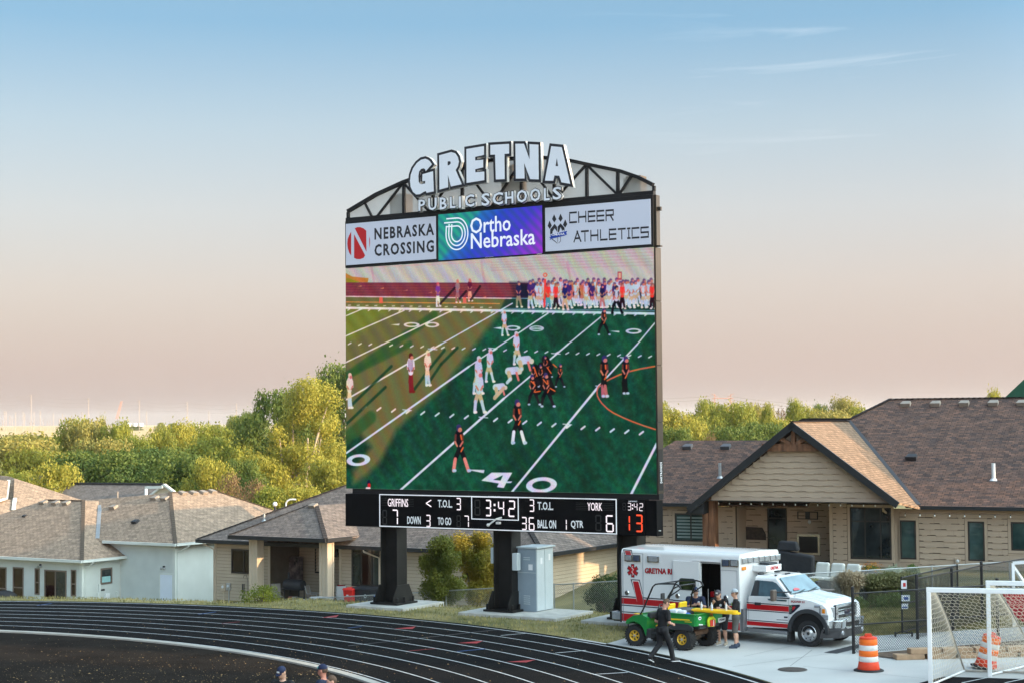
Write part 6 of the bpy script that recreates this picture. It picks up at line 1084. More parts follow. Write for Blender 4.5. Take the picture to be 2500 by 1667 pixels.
# ================================================================== FENCES, GOALS, BARRELS, CABINET
blk = mat('black_powdercoat', (.012,.012,.014), .45, var=.1); wire_g = mat('wire_galvanised', (.40,.42,.43), .5, .4, .05); wire_k = mat('wire_black', (.015,.015,.017), .5, var=.05); rubber = mat('rubber_black', (.018,.018,.019), .75, var=.2, vs=8, bump=.2, bs=60)
def chain(par, p, q, z0a, z1a, z0b, z1b, m, s=.085, r=.0035):
    """chain link fabric between two plan points: every wire is a real diagonal strand"""
    p, q = V((p[0],p[1],0)), V((q[0],q[1],0)); L_ = (q-p).length; b = MB(); d = (q-p)/L_; h = z1a-z0a; n = V((-d.y,d.x,0))
    def pt(u, v): t = u/L_; return p+d*u+V((0,0,lerp(z0a,z0b,t)+v*(lerp(z1a-z0a,z1b-z0b,t)/h)))
    def st(u0,v0,u1,v1,o):
        a, c = pt(u0,v0)+n*o, pt(u1,v1)+n*o; e = (c-a).normalized().cross(n)*r; b.add([a-e,a+e,a+n*r*1.5,c-e,c+e,c+n*r*1.5], [(0,1,4,3),(1,2,5,4),(2,0,3,5)])
    k = -h
    while k < L_:
        u0, v0 = (k, 0) if k >= 0 else (0, -k); u1, v1 = (k+h, h) if k+h <= L_ else (L_, L_-k)
        if v1 > v0+.01: st(u0,v0,u1,v1,.003)
        u0, v0 = (k, h) if k >= 0 else (0, h+k); u1, v1 = (k+h, 0) if k+h <= L_ else (L_, h-(L_-k))
        if v0 > v1+.01: st(u0,v0,u1,v1,-.003)
        k += s
    return b.build('chain_link', m, par, kind='stuff', recalc=False)
gf = thing('wire_fence', 'waist high grey chain link fence running behind the scoreboard and past the taupe house', 'fence')
def Ig(x, y): return px('I', x, y)
TP = [AY(x, y, D) for x, y, D in ((600,1476,76),(685,1467.6,74),(812,1457,70.6),(987,1447.6,68),(1089,1441,66.5),(1210,1434.5,65.2),(1353,1426,64),(1400,1424,63.5),(1510,1417,62.6))]+[V((9.5,59.4,1.22)),V((12.5,60.7,1.22)),V((15.66,62.3,1.22)),V((19.1,64.1,1.22)),V((24,66.4,1.25))]
for i, (a, c) in enumerate(zip(TP, TP[1:])):
    chain(gf, a, c, a.z-1.2, a.z, c.z-1.2, c.z, wire_g); MB().tube([a,c], .022, 6).build('top_rail', wire_g, gf)
    MB().tube([(c.x,c.y,c.z-1.4),(c.x,c.y,c.z+.04)], .028, 6).build('fence_post', wire_g, gf)
bf = thing('black_fence', 'tall black chain link fence panel starting at the post beside the ambulance bonnet', 'fence'); FP = [V((9.79,48.13,0)),V((12.3,49.25,0)),V((14.6,50.3,0)),V((20,52.9,0))]
for a, c in zip(FP, FP[1:]):
    chain(bf, a, c, .03, 1.73, .03, 1.73, wire_k, .08, .0048); 
    for z in (1.73,.83): MB().tube([a+V((0,0,z)),c+V((0,0,z))], .022, 6).build('rail', blk, bf)
for a in FP[:1]+FP[2:]: MB().lathe([(.048,-.05),(.048,1.88),(.052,1.88),(.05,1.92),(.001,1.94)], a, 10).build('fence_post', blk, bf, smooth=40)
bf = thing('black_fence', 'black chain link fence with round capped posts going away behind the goals', 'fence'); GP = [V((12.38,51.16,0)),V((14.0,53.2,0)),V((15.6,55.5,0)),V((18.6,58.9,0)),V((23,62.5,0))]
for i, (a, c) in enumerate(zip(GP, GP[1:])):
    chain(bf, a, c, .05, 1.85, .05, 1.85, wire_k, .085, .0045)
    for z in (1.85,.95): MB().tube([a+V((0,0,z)),c+V((0,0,z))], .022, 6).build('rail', blk, bf)
for a in GP: MB().lathe([(.05,-.05),(.05,1.92),(.056,1.92),(.05,1.98),(.001,2.0)], a, 10).build('fence_post', blk, bf, smooth=40)
gt = thing('gate_leaf', 'open black chain link gate leaf on small wheels with signs', 'gate'); a, c = V((12.05,51.75,0)), V((14.9,55.9,0))
chain(gt, a, c, .15, 1.8, .15, 1.8, wire_k, .085, .0045)
for z in (.15,1.0,1.82): MB().tube([a+V((0,0,z)),c+V((0,0,z))], .024, 6).build('gate_rail', blk, gt)
for p in (a, c): MB().tube([p+V((0,0,.12)),p+V((0,0,1.86))], .03, 8).build('gate_stile', blk, gt)
for o_ in (-.22,.3): w_ = MB(); w_.lathe([(.001,-.03),(.075,-.03),(.075,.03),(.001,.03)], n=14, fn=lambda x,y,z: (a.x+o_+z*.5, a.y+y*0+x+.0, .08+y)); w_.build('gate_wheel', rubber, gt)
MB().tube([a+V((-.22,0,.1)),a+V((0,0,.18)),a+V((.3,0,.1))], .02, 6).build('wheel_bracket', blk, gt)
sgn_w = mat('sign_white', (.68,.70,.72), .5, var=.03); sgn_r = mat('sign_red', (.50,.03,.03), .5, var=.05); sgn_b = mat('sign_blue', (.05,.10,.30), .5, var=.05)
for z, h, w, m2 in ((1.62,.26,.17,sgn_r),(1.2,.19,.26,sgn_b),(.95,.16,.2,None)):
    k = MB().box(a.x-.02,a.x-.02+w,a.y-.06,a.y-.045,z-h/2,z+h/2).build('gate_sign', sgn_w, gt)
    if m2: MB().box(a.x+w*.2,a.x-.02+w*.8,a.y-.066,a.y-.061,z-h*.25,z+h*.2).build('sign_mark', m2, k)
    else: MB().box(a.x+.0,a.x-.04+w,a.y-.066,a.y-.061,z-h*.3,z-h*.05).build('sign_mark', sgn_b, k)
# ---- soccer goals with hexagonal net
gw = mat('goal_white', (.78,.79,.80), .4, var=.04); netm = mat('net_cord', (.70,.62,.50), .8, var=.1); gal2 = mat('goal_pipe_grey', (.34,.31,.27), .5, .3, .2)
def hexnet(par, fn, nu, nv, r=.005, name='net'):
    """hexagonal net on a surface fn(u,v) with u,v in 0..1; every cord a thin strand"""
    b = MB()
    def st(a, c):
        d = c-a; e = d.cross(V((.3,1,.2))).normalized()*r; f = d.cross(e).normalized()*r; b.add([a+e,a-e*.5+f*.87,a-e*.5-f*.87,c+e,c-e*.5+f*.87,c-e*.5-f*.87], [(0,1,4,3),(1,2,5,4),(2,0,3,5)])
    P = lambda i, j: fn(min(1,max(0,i/nu)), min(1,max(0,j/nv)))
    for j in range(nv+1):
        for i in range(nu):
            o = .5*(j % 2); A = P(i+o, j+.17); B = P(i+o+.5, j-.17); C_ = P(i+o+1, j+.17); st(A, B); st(B, C_)
            if j < nv: st(A, P(i+o, j+.83))
    return b.build(name, netm, par, kind='stuff', recalc=False)
def goal(p, d, wdt, bk, ytop, label, sag=.25, grp='soccer goals parked at the track edge', nf=1.0, side2=False):
    p, d, bk = V(p), V(d).normalized(), V(bk); t = thing('soccer_goal', label, 'soccer goal', p, 0, grp); q = d*wdt; H_ = 2.44; nrm = V((-d.y,d.x,0))
    for o_ in (V(), q): b = MB(); b.beam(o_+V((0,0,.0)), o_+V((0,0,H_-.06)), .12, .11, d); b.build('post', gw, t, bevel=.012)
    b = MB(); b.beam(-d*.06+V((0,0,H_)), q+d*.06+V((0,0,H_)), .12, .12); b.build('crossbar', gw, t, bevel=.012)
    tp = nrm*.55+d*.12+V((0,0,H_-.02)); B0 = bk
    for o_, f in ((V(), 1), (q, -1)):
        T_ = V((tp.x*1,tp.y,tp.z)); K_ = V((B0.x,B0.y,.05)); m_ = T_.lerp(K_, .4)+V((0,0,.15))-nrm*.1; MB().tube([o_+V((0,0,H_)), o_+T_, o_+m_, o_+K_], .026, 8).build('back_stay', gal2, t, smooth=50); MB().tube([o_+V((0,0,.05)), o_+K_], .03, 8).build('ground_bar', gw if f == 1 else gal2, t, smooth=50)
    MB().tube([B0+V((0,0,.05)), q+B0+V((0,0,.05))], .03, 8).build('ground_bar', gal2, t, smooth=50)
    T_ = tp; K_ = V((B0.x,B0.y,.05))
    def side(u, v):   # u from post to back, v from top down
        a = V((0,0,lerp(H_-.05,.05,v))); e = T_.lerp(K_, v)+V((0,0,.1*math.sin(v*3.14))); w = a.lerp(e, u); s = math.sin(u*math.pi)*math.sin(v*math.pi); return w-d*s*sag*-.6+nrm*.08*math.sin(v*9+u*5)*s
    def back(u, v):
        a = T_.lerp(K_, v)+V((0,0,.1*math.sin(v*3.14))); w = a+q*u*nf; s = math.sin(v*math.pi); return w+V((0,0,-.25*s*(1-abs(2*u-1))))+nrm*(.15*s*math.sin(u*7)+(-sag*s if 0 else 0))+V((0,0,.05*math.sin(u*23)*s))
    hexnet(t, side, 20, 20); hexnet(t, back, int(wdt*nf/.13), 24); hexnet(t, lambda u, v: (V((0,0,H_)).lerp(tp, v))+q*u*nf, int(wdt*nf/.13), 4)
    return t
goal((10.5,42.15,0), (.962,-.272,0), 6.4, (1.5,2.35,0), 2.44, 'nearer white soccer goal, its left post at the concrete edge', .3); goal((12.46,43.75,0), (.97,-.24,0), 6.4, (1.9,2.0,0), 2.44, 'second white soccer goal standing behind the nearer one', .3)
t = thing('soccer_goal', 'third white goal frame, highest at the right edge of the picture', 'soccer goal', (16.2,54,0), 0, 'soccer goals parked at the track edge'); 
for p_, q_, nm in ((V((0,0,0)),V((0,0,2.05)),'post'),(V((0,0,2.05)),V((4,-1.0,2.4)),'crossbar'),(V((0,0,1.95)),V((1.6,1.4,.05)),'back_stay')): MB().beam(p_, q_, .09, .09, (0,1,0) if nm == 'post' else (0,0,1)).build(nm, gw, t)
t = thing('red_banner', 'dark red rounded banner hanging behind the goal nets at the right edge', 'banner', (15.55,49.9,0)); b = MB(); pr = [(-.95,1.62),(.9,1.62),(.9,.45),(.55,.38),(.0,.42),(-.55,.85)]; b.prism(pr, lambda a,c,e: (a,e+.12*math.cos(a*1.5),c), 0, .03); b.build('cloth', mat('banner_red', (.30,.012,.02), .7, var=.15), t); MB().tube([(-1.0,.15,1.64),(1.0,.1,1.64)], .02, 6).build('rod', wire_g, t)
# ---- traffic barrels
org = mat('barrel_orange', (.90,.16,.012), .5, 0, .08, 3, spec=.4); org2 = mat('barrel_red_orange', (.72,.055,.015), .5, 0, .1, 3); ret = mat('reflective_white', (.68,.66,.63), .4, 0, .1, 4, bump=.05)
def barrel(loc, label, tilt=0, tdir=0):
    t = thing('traffic_barrel', label, 'traffic barrel', loc, 0, 'orange and white traffic barrels'); t.rotation_euler = (0, tilt, tdir)
    k = MB(); k.lathe([(.001,0),(.40,0),(.40,.03),(.33,.06),(.30,.05)], n=28); k.build('rubber_base', rubber, t, smooth=40)
    zs = [(.04,.26,org2,.30,.262),(.26,.40,ret,.262,.257),(.40,.56,org,.257,.25),(.56,.70,ret,.25,.244),(.70,.86,org,.244,.24)]
    for z0, z1, m, r0, r1 in zs: k = MB(); k.lathe([(r0-.008,z0),(r0,z0+.012),(r1,z1-.012),(r1-.008,z1)], n=28); k.build('stripe_white' if m == ret else 'stripe_orange', m, t, smooth=60)
    k = MB(); k.lathe([(.235,.86),(.232,.90),(.20,.915),(.001,.92)], n=28); k.build('lid', org2, t, smooth=40); k = MB(); k.tube([(-.09,0,.91),(-.07,0,.98),(.07,0,.98),(.09,0,.91)], .022, 6); k.box(-.05,.05,-.04,.04,.91,.955); k.build('handle', org2, t); return t
barrel((9.53,44.9,0), 'upright barrel on the concrete left of the goals'); barrel((12.75,45.2,0), 'leaning barrel behind the goal net', R_(13), R_(-10)); barrel((12.72,40.3,0), 'barrel cut off by the right edge of the picture')
# ---- stone blocks and mulch beside the goals
stn = mat('landscape_block', (.36,.24,.15), .9, 0, .2, 5, .4, 30); t = thing('block_edging', 'low edging of tan concrete blocks behind the goal', 'block edging', (10.7,46.6,0))
for i, (x, y, z, w) in enumerate(((.0,.35,0,.85),(.9,.45,0,.85),(1.8,.55,0,.85),(2.7,.65,0,.85),(3.6,.75,0,.85),(4.5,.85,0,.85),(.42,.42,.15,.9),(1.36,.52,.15,.9),(2.3,.62,.15,.9),(3.24,.72,.15,.9),(4.2,.82,.15,.9))): b = MB(); b.box(0,w-.03,-.17,.17,0,.145); o = b.build('block', stn, t, bevel=.012); o.location = (x,y,z+.006); o.rotation_euler = (0,0,R_(6))
b = MB(); ml = [(9.9,47.9),(10.6,47.1),(20,49.5),(20,52.7),(14.6,50.2)]; tri = tessellate_polygon([[V((x,y,0)) for x,y in ml]]); b.add([(x,y,.03) for x,y in ml], [tuple(q) for q in tri]); b.build('mulch', mat('mulch_brown', (.07,.045,.03), .95, 0, .5, 9, .8, 60, col2=(.16,.11,.08)), kind='stuff')
# ---- grey electrical cabinet next to the middle column
CF = Frame(G(*px('I',1392,900)), -32); cw = CF.y(px('I',1262,880),0).x; cd_ = 1.15; ch_ = CF.y(px('I',1392,432),0).z
t = fthing('electrical_cabinet', 'tall blue grey steel electrical cabinet beside the middle column', 'cabinet', CF); cg = mat('cabinet_blue_grey', (.24,.30,.35), .45, .1, .06, 2); cg2 = mat('cabinet_light', (.46,.52,.55), .45, .1, .04, 2)
MB().box(cw,-.004,.0,cd_,.1,ch_).build('body', cg, t, bevel=.01)
xx = CF.y(px('I',1515,890),.6).x; CX = .0
b = MB(); b.box(.0,.03,.02,cd_*.48,.12,ch_-.03); b.build('door', cg2, t, bevel=.006); b = MB(); b.box(.0,.03,cd_*.5,cd_-.02,.12,ch_-.03); b.build('door', cg2, t, bevel=.006)
b = MB(); b.box(cw-.06,.09,-.06,cd_+.06,ch_,ch_+.06); b.build('lid', cg2, t, bevel=.01)
for zz_ in (.35,.42,.49,.56,.63,1.9,1.97): MB().box(cw+.25,-.25,-.012,-.002,zz_,zz_+.025).build('louvre', cg2, t)
for (x0,x1,z0,z1) in ((cw+.45,cw+.62,1.55,1.75),): MB().box(x0,x1,-.006,-.001,z0,z1).build('label_plate', sgn_w, t)
for y0, z0 in ((.25,1.75),(.8,1.85)): MB().box(.031,.036,y0,y0+.14,z0,z0+.22).build('label_plate', sgn_w, t)
MB().box(cw,.0,-.008,-.001,1.45,1.465).build('seam', cg2, t)
# grey box clamped on the middle column
mcx = xc0+sp_; b = MB(); b.box(mcx+.40,mcx+.60,.0,.25,1.55,2.15); b.build('junction_box', cg2, SB, bevel=.01); b = MB(); b.box(mcx-.56,mcx-.42,.1,.35,1.75,2.3); b.build('junction_box', cg2, SB, bevel=.01)
# ================================================================== PATIO THINGS
def place(F, k, x, y, yy): return F.w(F.z(px(k,x,y), yy)) 
brn = mat('chair_brown', (.09,.07,.06), .6, var=.2); slg = mat('sling_taupe', (.20,.18,.165), .8, var=.15); P2 = lambda x, y, d: H2.w((X(x, d), d, PZ))
def chair(loc, yaw, label, fm, sm):
    t = thing('patio_chair', label, 'chair', loc, yaw, 'patio chairs of the tan house')
    MB().box(-.24,.24,-.24,.24,.40,.43).build('seat', sm, t); b = MB(); b.hexa([(-.24,.22,.43),(.24,.22,.43),(.24,.25,.43),(-.24,.25,.43),(-.22,.34,1.0),(.22,.34,1.0),(.22,.37,1.0),(-.22,.37,1.0)]); b.build('backrest', sm, t)
    for sx in (-.27,.27):
        MB().tube([(sx,-.26,0),(sx,-.24,.62),(sx,.26,.64),(sx*.9,.37,1.02)], .018, 6).build('arm_frame', fm, t); MB().tube([(sx,.30,0),(sx,.22,.42)], .018, 6).build('leg', fm, t)
    return t
chair(P2(745,1200,1.0), R_(20), 'dark brown patio chair left of the smoker grill', brn, slg); chair(P2(1085,1200,1.3), R_(75), 'pale framed patio chair right of the smoker', mat('frame_pale', (.35,.37,.38), .5, .3), slg); chair(P2(1345,1200,1.5), R_(10), 'light grey sling chair beside the red bin', mat('frame_grey', (.25,.26,.27), .5, .3), mat('sling_light', (.36,.37,.38), .8, var=.1)); chair(P2(1290,1200,1.9), R_(-40), 'red backed chair behind the pillar', mat('frame_dk', (.05,.04,.04), .5), mat('sling_red', (.30,.02,.025), .8, var=.1))
t = thing('smoker_grill', 'black barrel smoker grill with side firebox on the covered patio', 'grill', P2(905,1200,1.6), H2.yaw); k = MB()
k.lathe([(.001,-.55),(.24,-.55),(.26,-.5),(.26,.5),(.24,.55),(.001,.55)], n=18, fn=lambda x,y,z: (z,x,.95+y)); k.build('barrel', vent_k, t, smooth=40); MB().lathe([(.05,1.15),(.05,1.55)], (-.35,0,0), 8).build('chimney', vent_k, t); MB().box(-.8,-.5,-.2,.2,.72,.76).build('shelf', vent_k, t)
for sx in (-.45,.45):
    for sy in (-.2,.2): MB().beam((sx,sy,0),(sx,sy,.75),.03,.03,(0,1,0)).build('leg', vent_k, t)
for i, xx_ in enumerate((-.3,-.05,.2)): MB().box(xx_,xx_+.16,-.12,.12,.12,.38).build('canister', (mat('canister_%d' % i, ((.25,.08,.06),(.35,.33,.30),(.10,.12,.15))[i], .5)), t)
MB().box(-.5,.5,-.2,.2,.08,.11).build('shelf', vent_k, t); [MB().lathe([(.001,-.03),(.09,-.03),(.09,.03),(.001,.03)], n=12, fn=lambda x,y,z: (sx+z,-.22,.09+0*x) if 0 else (sx+x,-.22+z,.09+y)).build('wheel', rubber, t) for sx in (-.45,.45)]
t = thing('cardboard_box', 'tall brown cardboard box with a dark printed picture side', 'box', P2(880,1200,3.9), H2.yaw); z0 = 1.25; MB().box(-.62,-.25,-.15,.15,0,2.0).build('box', mat('cardboard', (.24,.15,.10), .8, var=.1), t); MB().box(-.245,.62,-.15,.15,.9,2.08).build('picture_panel', mat('print_dark', (.02,.025,.035), .5, 0, .8, 4, col2=(.22,.16,.15)), t)
def bin_(loc, yaw, label, m, h=1.05, lid=None):
    t = thing('wheelie_bin', label, 'bin', loc, yaw, 'wheelie bins on the patio'); b = MB(); b.hexa([(-.2,-.22,.05),(.2,-.22,.05),(.2,.24,.05),(-.2,.24,.05),(-.28,-.32,h-.08),(.28,-.32,h-.08),(.28,.32,h-.08),(-.28,.32,h-.08)]); b.build('body', m, t, bevel=.02)
    b = MB(); b.hexa([(-.31,-.36,h-.07),(.31,-.36,h-.07),(.31,.36,h-.07),(-.31,.36,h-.07),(-.28,-.3,h),(.28,-.3,h),(.28,.34,h+.02),(-.28,.34,h+.02)]); b.build('lid', lid or m, t, bevel=.015); MB().box(-.33,.33,.34,.39,h-.14,h-.08).build('handle', m, t)
    for s_ in (-.24,.24): MB().lathe([(.001,-.03),(.1,-.03),(.1,.03),(.001,.03)], n=12, fn=lambda x,y,z: (s_+z,.24+x,.1+y)).build('wheel', rubber, t)
    return t
bred = mat('bin_red', (.62,.02,.015), .5, var=.08); bblk = mat('bin_black', (.02,.022,.028), .5, var=.1); bb = bin_(P2(1435,1200,.9), H2.yaw, 'bright red wheelie bin in front of the big window', bred); MB().box(-.06,.06,-.335,-.325,.72,.76).build('bin_label', sgn_w, bb)
bin_(P2(1520,1200,1.1), H2.yaw, 'black wheelie bin right of the red one', bblk, 1.1); bb = bin_(P2(1600,1200,1.1), H2.yaw, 'black wheelie bin with grey emblem, nearest the column', bblk, 1.1); MB().lathe([(.05,0),(.09,.001)], n=12, fn=lambda x,y,z: (x,-.33-z,.72+y)).build('bin_label', cg2, bb)
t = thing('blue_barrel', 'narrow bright blue plastic barrel beside the left column', 'barrel', P2(1680,1200,.7), 0); MB().lathe([(.001,0),(.2,0),(.22,.1),(.22,.7),(.19,.78),(.001,.8)], n=18).build('body', mat('plastic_blue', (.02,.17,.60), .45, var=.05), t, smooth=40); MB().lathe([(.08,.8),(.08,.84),(.001,.84)], n=12).build('cap', mat('plastic_blue2', (.02,.12,.45), .45), t)
t = thing('bistro_set', 'small bistro table with bent wire legs behind the wire fence', 'table', P2(1115,1240,-.6), 0); MB().lathe([(.001,.68),(.36,.68),(.36,.72),(.001,.72)], n=22).build('table_top', mat('bistro_top', (.34,.35,.36), .5), t, smooth=40)
for i in range(4): a_ = i*1.57+.5; MB().tube([(.28*math.cos(a_),.28*math.sin(a_),0),(.12*math.cos(a_),.12*math.sin(a_),.35),(.22*math.cos(a_),.22*math.sin(a_),.68)], .014, 5).build('leg', brn, t)
t = dup(t, P2(1205,1240,-.5), 1, 'second low bent wire side table nearer the pillar'); t['category'] = 'table'
t = thing('wind_chimes', 'shepherd hook with black wind chimes in front of the tan wall', 'wind chimes', H2.w((X(445,1.2),1.2,PZ-.4)), H2.yaw); MB().tube([(.25,0,-.2),(.2,0,1.5),(.1,0,1.75),(-.05,0,1.7),(-.08,0,1.6)], .012, 5).build('hook', vent_k, t)
for x0 in (-.14,-.04): MB().lathe([(.03,.85),(.03,1.3)], (x0,0,0), 6).build('chime', vent_k, t)
MB().hexa([(-.1,-.02,.55),(-.02,-.02,.65),(-.1,-.02,.75),(-.18,-.02,.65),(-.1,.0,.55),(-.02,.0,.65),(-.1,.0,.75),(-.18,.0,.65)]).build('sail', vent_k, t)
P = H1.w(H1.y(px('W',75,650),-1.2)); t = tag(MB().ell((0,0,0),.75,.45,.42,16,8).build('covered_grill', mat('cover_black', (.015,.016,.02), .7, bump=.3, bs=8), smooth=60), 'rounded black cover at the foot of the sage house, far left', 'covered grill'); t.location = P
# taupe house terrace
cush = mat('cushion_offwhite', (.60,.60,.56), .85, 0, .06, 3, .15, 12); wick = mat('wicker_dark', (.035,.03,.028), .8, var=.3, vs=20, bump=.5, bs=60)
A_ = AY(*px('L',105,400),66.5); B_ = AY(*px('L',590,395),65.2); sw = (B_-A_).length; sy = math.atan2(B_.y-A_.y, B_.x-A_.x); t = thing('patio_sofa', 'wicker patio sofa with three tall off white back cushions', 'sofa', (A_.x,A_.y,0), sy); MB().box(-.1,sw+.1,-.35,.35,.02,.38).build('base', wick, t, bevel=.03); MB().box(-.1,sw+.1,.36,.44,.02,.8).build('back_frame', wick, t, bevel=.03)
for i in range(3):
    x0, x1 = sw*i/3+.02, sw*(i+1)/3-.02; b = MB(); b.hexa([(x0,.08,.45),(x1,.08,.45),(x1,.3,.45),(x0,.3,.45),(x0+.03,.2,1.05),(x1-.03,.2,1.05),(x1-.03,.36,1.05),(x0+.03,.36,1.05)]); o = b.build('back_cushion', cush, t, bevel=.08); o.modifiers[0].segments = 4; b = MB(); b.box(x0,x1,-.35,.1,.39,.5); b.build('seat_cushion', cush, t, bevel=.04)
MB().tube([(sw*.72,-.4,.35),(sw*.74,-.42,.6),(sw*.82,-.4,.62),(sw*.9,-.38,.35)], .02, 6).build('arm', wick, t)
P = AY(*px('L',612,270),66); t = thing('patio_chair', 'single off white cushioned chair half hidden by the flower pot', 'chair', (P.x,66,0), sy); b = MB(); b.box(-.1,.3,0,.15,.45,.95); b.build('back_cushion', cush, t, bevel=.06); MB().box(-.15,.35,-.4,.2,0,.42).build('base', wick, t)
P = AY(*px('L',735,345),63.5); t = thing('round_table', 'round tan stone table holding the flower pot', 'table', (P.x,63.5,0)); zt_ = P.z; MB().lathe([(.001,zt_),(.44,zt_),(.46,zt_-.03),(.44,zt_-.08),(.001,zt_-.09)], n=24).build('table_top', mat('terracotta_stone', (.40,.26,.17), .8, var=.15), t, smooth=40); MB().lathe([(.18,0),(.12,zt_*.5),(.2,zt_-.09)], n=14).build('pedestal', stn, t, smooth=60)
t = thing('flower_pot', 'grey bowl of orange and yellow flowers on the round table', 'flower pot', (P.x-.03,63.5,zt_)); MB().lathe([(.001,0),(.16,0),(.30,.12),(.32,.28),(.29,.28),(.001,.24)], n=22).build('bowl', mat('bowl_grey', (.20,.18,.17), .8, var=.2), t, smooth=60)
leaves('leaves', [(0,0,.32)], [(.34,.34,.17)], 1500, .028, F_d, t, hollow=.2); leaves('blossoms', [(0,0,.36)], [(.36,.36,.22)], 420, .026, mat('petal_red_orange', (.60,.10,.03), .7, 0, .3, 9, col2=(.75,.40,.03)), t, hollow=.9)
P = AY(*px('J',870,1160),70.5); t = thing('covered_grill', 'tall black fabric cover over a grill under the timber porch', 'covered grill', (P.x,70.5,0), R_(-20)); b = MB(); b.hexa([(-.85,-.4,0),(.95,-.4,0),(.95,.4,0),(-.85,.4,0),(-.62,-.3,1.25),(.95,-.3,1.0),(.95,.3,1.0),(-.62,.3,1.25)]); b.hexa([(-.6,-.28,1.2),(.35,-.28,1.2),(.35,.28,1.2),(-.6,.28,1.2),(-.5,-.2,1.62),(.25,-.2,1.58),(.25,.2,1.58),(-.5,.2,1.62)]); o = b.build('cover', mat('cover_fabric', (.010,.011,.016), .75, 0, .2, 3, .8, 5), t, bevel=.08); o.modifiers[0].segments = 3
P = AY(*px('L',290,475),62.5); t = thing('brick_planter', 'low dark red brick planter wall behind the plume grasses', 'planter', (P.x,62.5,0), R_(-20)); brm = mat('brick_maroon', (.11,.05,.04), .9, 0, .3, 8, .3, 30); b0 = MB(); b0.box(0,.22,0,.1,0,.065); me_ = None
for r in range(4):
    for c in range(9):
        if me_ is None: o = b0.build('brick', brm, t, bevel=.004); me_ = o.data; o.location = (-1.0,0,0)
        else: child('brick', me_, t, (-1.0+c*.235+(r%2)*.11, 0, r*.078))
MB().box(-1.1,1.25,-.04,.16,.32,.38).build('coping', mat('coping_grey', (.28,.22,.20), .9), t, bevel=.01)
P = AY(*px('L',20,330),64.6); t = thing('wicker_table', 'dark wicker side table left of the patio sofa', 'table', (P.x-.2,65.6,0), sy); MB().box(-.9,.3,-.3,.3,.1,.62).build('body', wick, t, bevel=.02); MB().box(-.95,.35,-.35,.35,.63,.67).build('table_top', mat('glass_top', (.30,.34,.35), .2), t)
t = thing('white_bucket', 'white plastic bucket lying behind the second goal', 'bucket', (14.05,44.9,.16)); MB().lathe([(.001,0),(.13,0),(.16,.38),(.15,.38),(.12,.02)], n=18, fn=lambda x,y,z: (z,x,y)).build('body', white_p, t, smooth=40); MB().tube([(.36,-.15,0),(.42,0,.1),(.36,.15,0)], .008, 5).build('handle', vent_k, t)
# ================================================================== VEHICLES
AW = mat('ambulance_white', (.74,.74,.74), .22, 0, .015, .5, spec=.5, coat=.6); AR = mat('decal_red', (.46,.008,.014), .3, var=.04, coat=.3); AK = mat('decal_navy', (.012,.013,.03), .35, var=.1); chrome = mat('chrome', (.68,.68,.68), .12, 1, .05, 3); lens = mat('lens_clear', (.50,.52,.55), .12, .5, .15, 20, spec=.8); lensb = mat('lens_smoke', (.07,.09,.14), .15, .1, .2, 9, spec=.8); amber = mat('lens_amber', (.70,.22,.01), .2, spec=.7); plast = mat('plastic_black', (.028,.030,.034), .6, var=.1); cglass = mat('cab_glass', (.02,.05,.065), .04, 0, .5, 1.5, col2=(.06,.12,.15), spec=.9); alloy = mat('alloy_wheel', (.55,.56,.58), .28, .85, .1, 5); dplate = mat('diamond_plate', (.30,.31,.33), .35, .7, .2, 40, .4, 60); seam_m = mat('panel_seam', (.22,.24,.27), .5)
AF = Frame((8.76,49.61,0), -38.5); am = fthing('ambulance', 'white and red box ambulance with its side door open behind the green cart', 'ambulance', AF); YB = -.15; XR_, XF = -6.64, -2.26; ZB, ZT = .30, 2.65
def ap_(k, x, y, yy=YB): p = AF.y(px(k,x,y), yy); return p.x, p.z
def decal(name, k, pts, m, par, y=YB, e=.004): 
    b = MB(); b.prism([ap_(k,*p,y) for p in pts], lambda a,c,q: (a,y-q,c), .001, e); return b.build(name, m, par)
dl, dr2 = ap_('K',822,225)[0], ap_('K',995,228)[0]; dzt, dzb = 2.33, .42
b = MB(); fy = lambda a,c,e: (a,YB+e,c)
b.prism([[(XR_,ZB),(XF,ZB),(XF,ZT-.12),(XR_,ZT-.12)], [(dl,dzb),(dr2,dzb),(dr2,dzt),(dl,dzt)]], fy, 0, .05); side = b.build('side_wall', AW, am)
b = MB(); n_ = 8; prof = []    # roof with rounded long edges
for s_ in (0,1):
    for i in range(n_+1): a = math.pi/2*i/n_; r = .13; prof.append((YB+r-r*math.cos(a), ZT-.12+r*math.sin(a)) if s_ == 0 else (2.28-r+r*math.sin(a), ZT-.12+r*math.cos(a)))
prof = prof[:n_+1]+[(1.06,ZT+.055)]+prof[n_+1:]; b.prism([(y,z) for y,z in prof]+[(2.28,ZT-.12),(YB,ZT-.12)][:0], lambda a,c,e: (e,a,c), XR_, XF); b.build('roof', AW, am, smooth=30)
MB().box(XR_,XF,2.22,2.28,ZB,ZT-.125).build('side_wall', AW, am); MB().box(XR_-.0,XR_+.05,YB+.051,2.21,ZB,ZT-.125).build('rear_wall', AW, am); fw_ = MB().box(XF-.05,XF-.002,YB+.052,2.21,ZB,ZT-.125).build('front_wall', AW, am); MB().box(XR_+.05,XF-.05,YB+.051,2.21,ZB,.42).build('floor', plast, am)
ik = mat('interior_dark', (.012,.011,.011), .6); MB().box(dl-.6,dr2+.3,1.3,1.33,.43,2.5).build('interior_partition', ik, am); MB().box(dl-.62,dl-.6,YB+.06,1.3,.43,2.5).build('interior_partition', ik, am); MB().box(dr2+.3,dr2+.32,YB+.06,1.3,.43,2.5).build('interior_partition', ik, am)
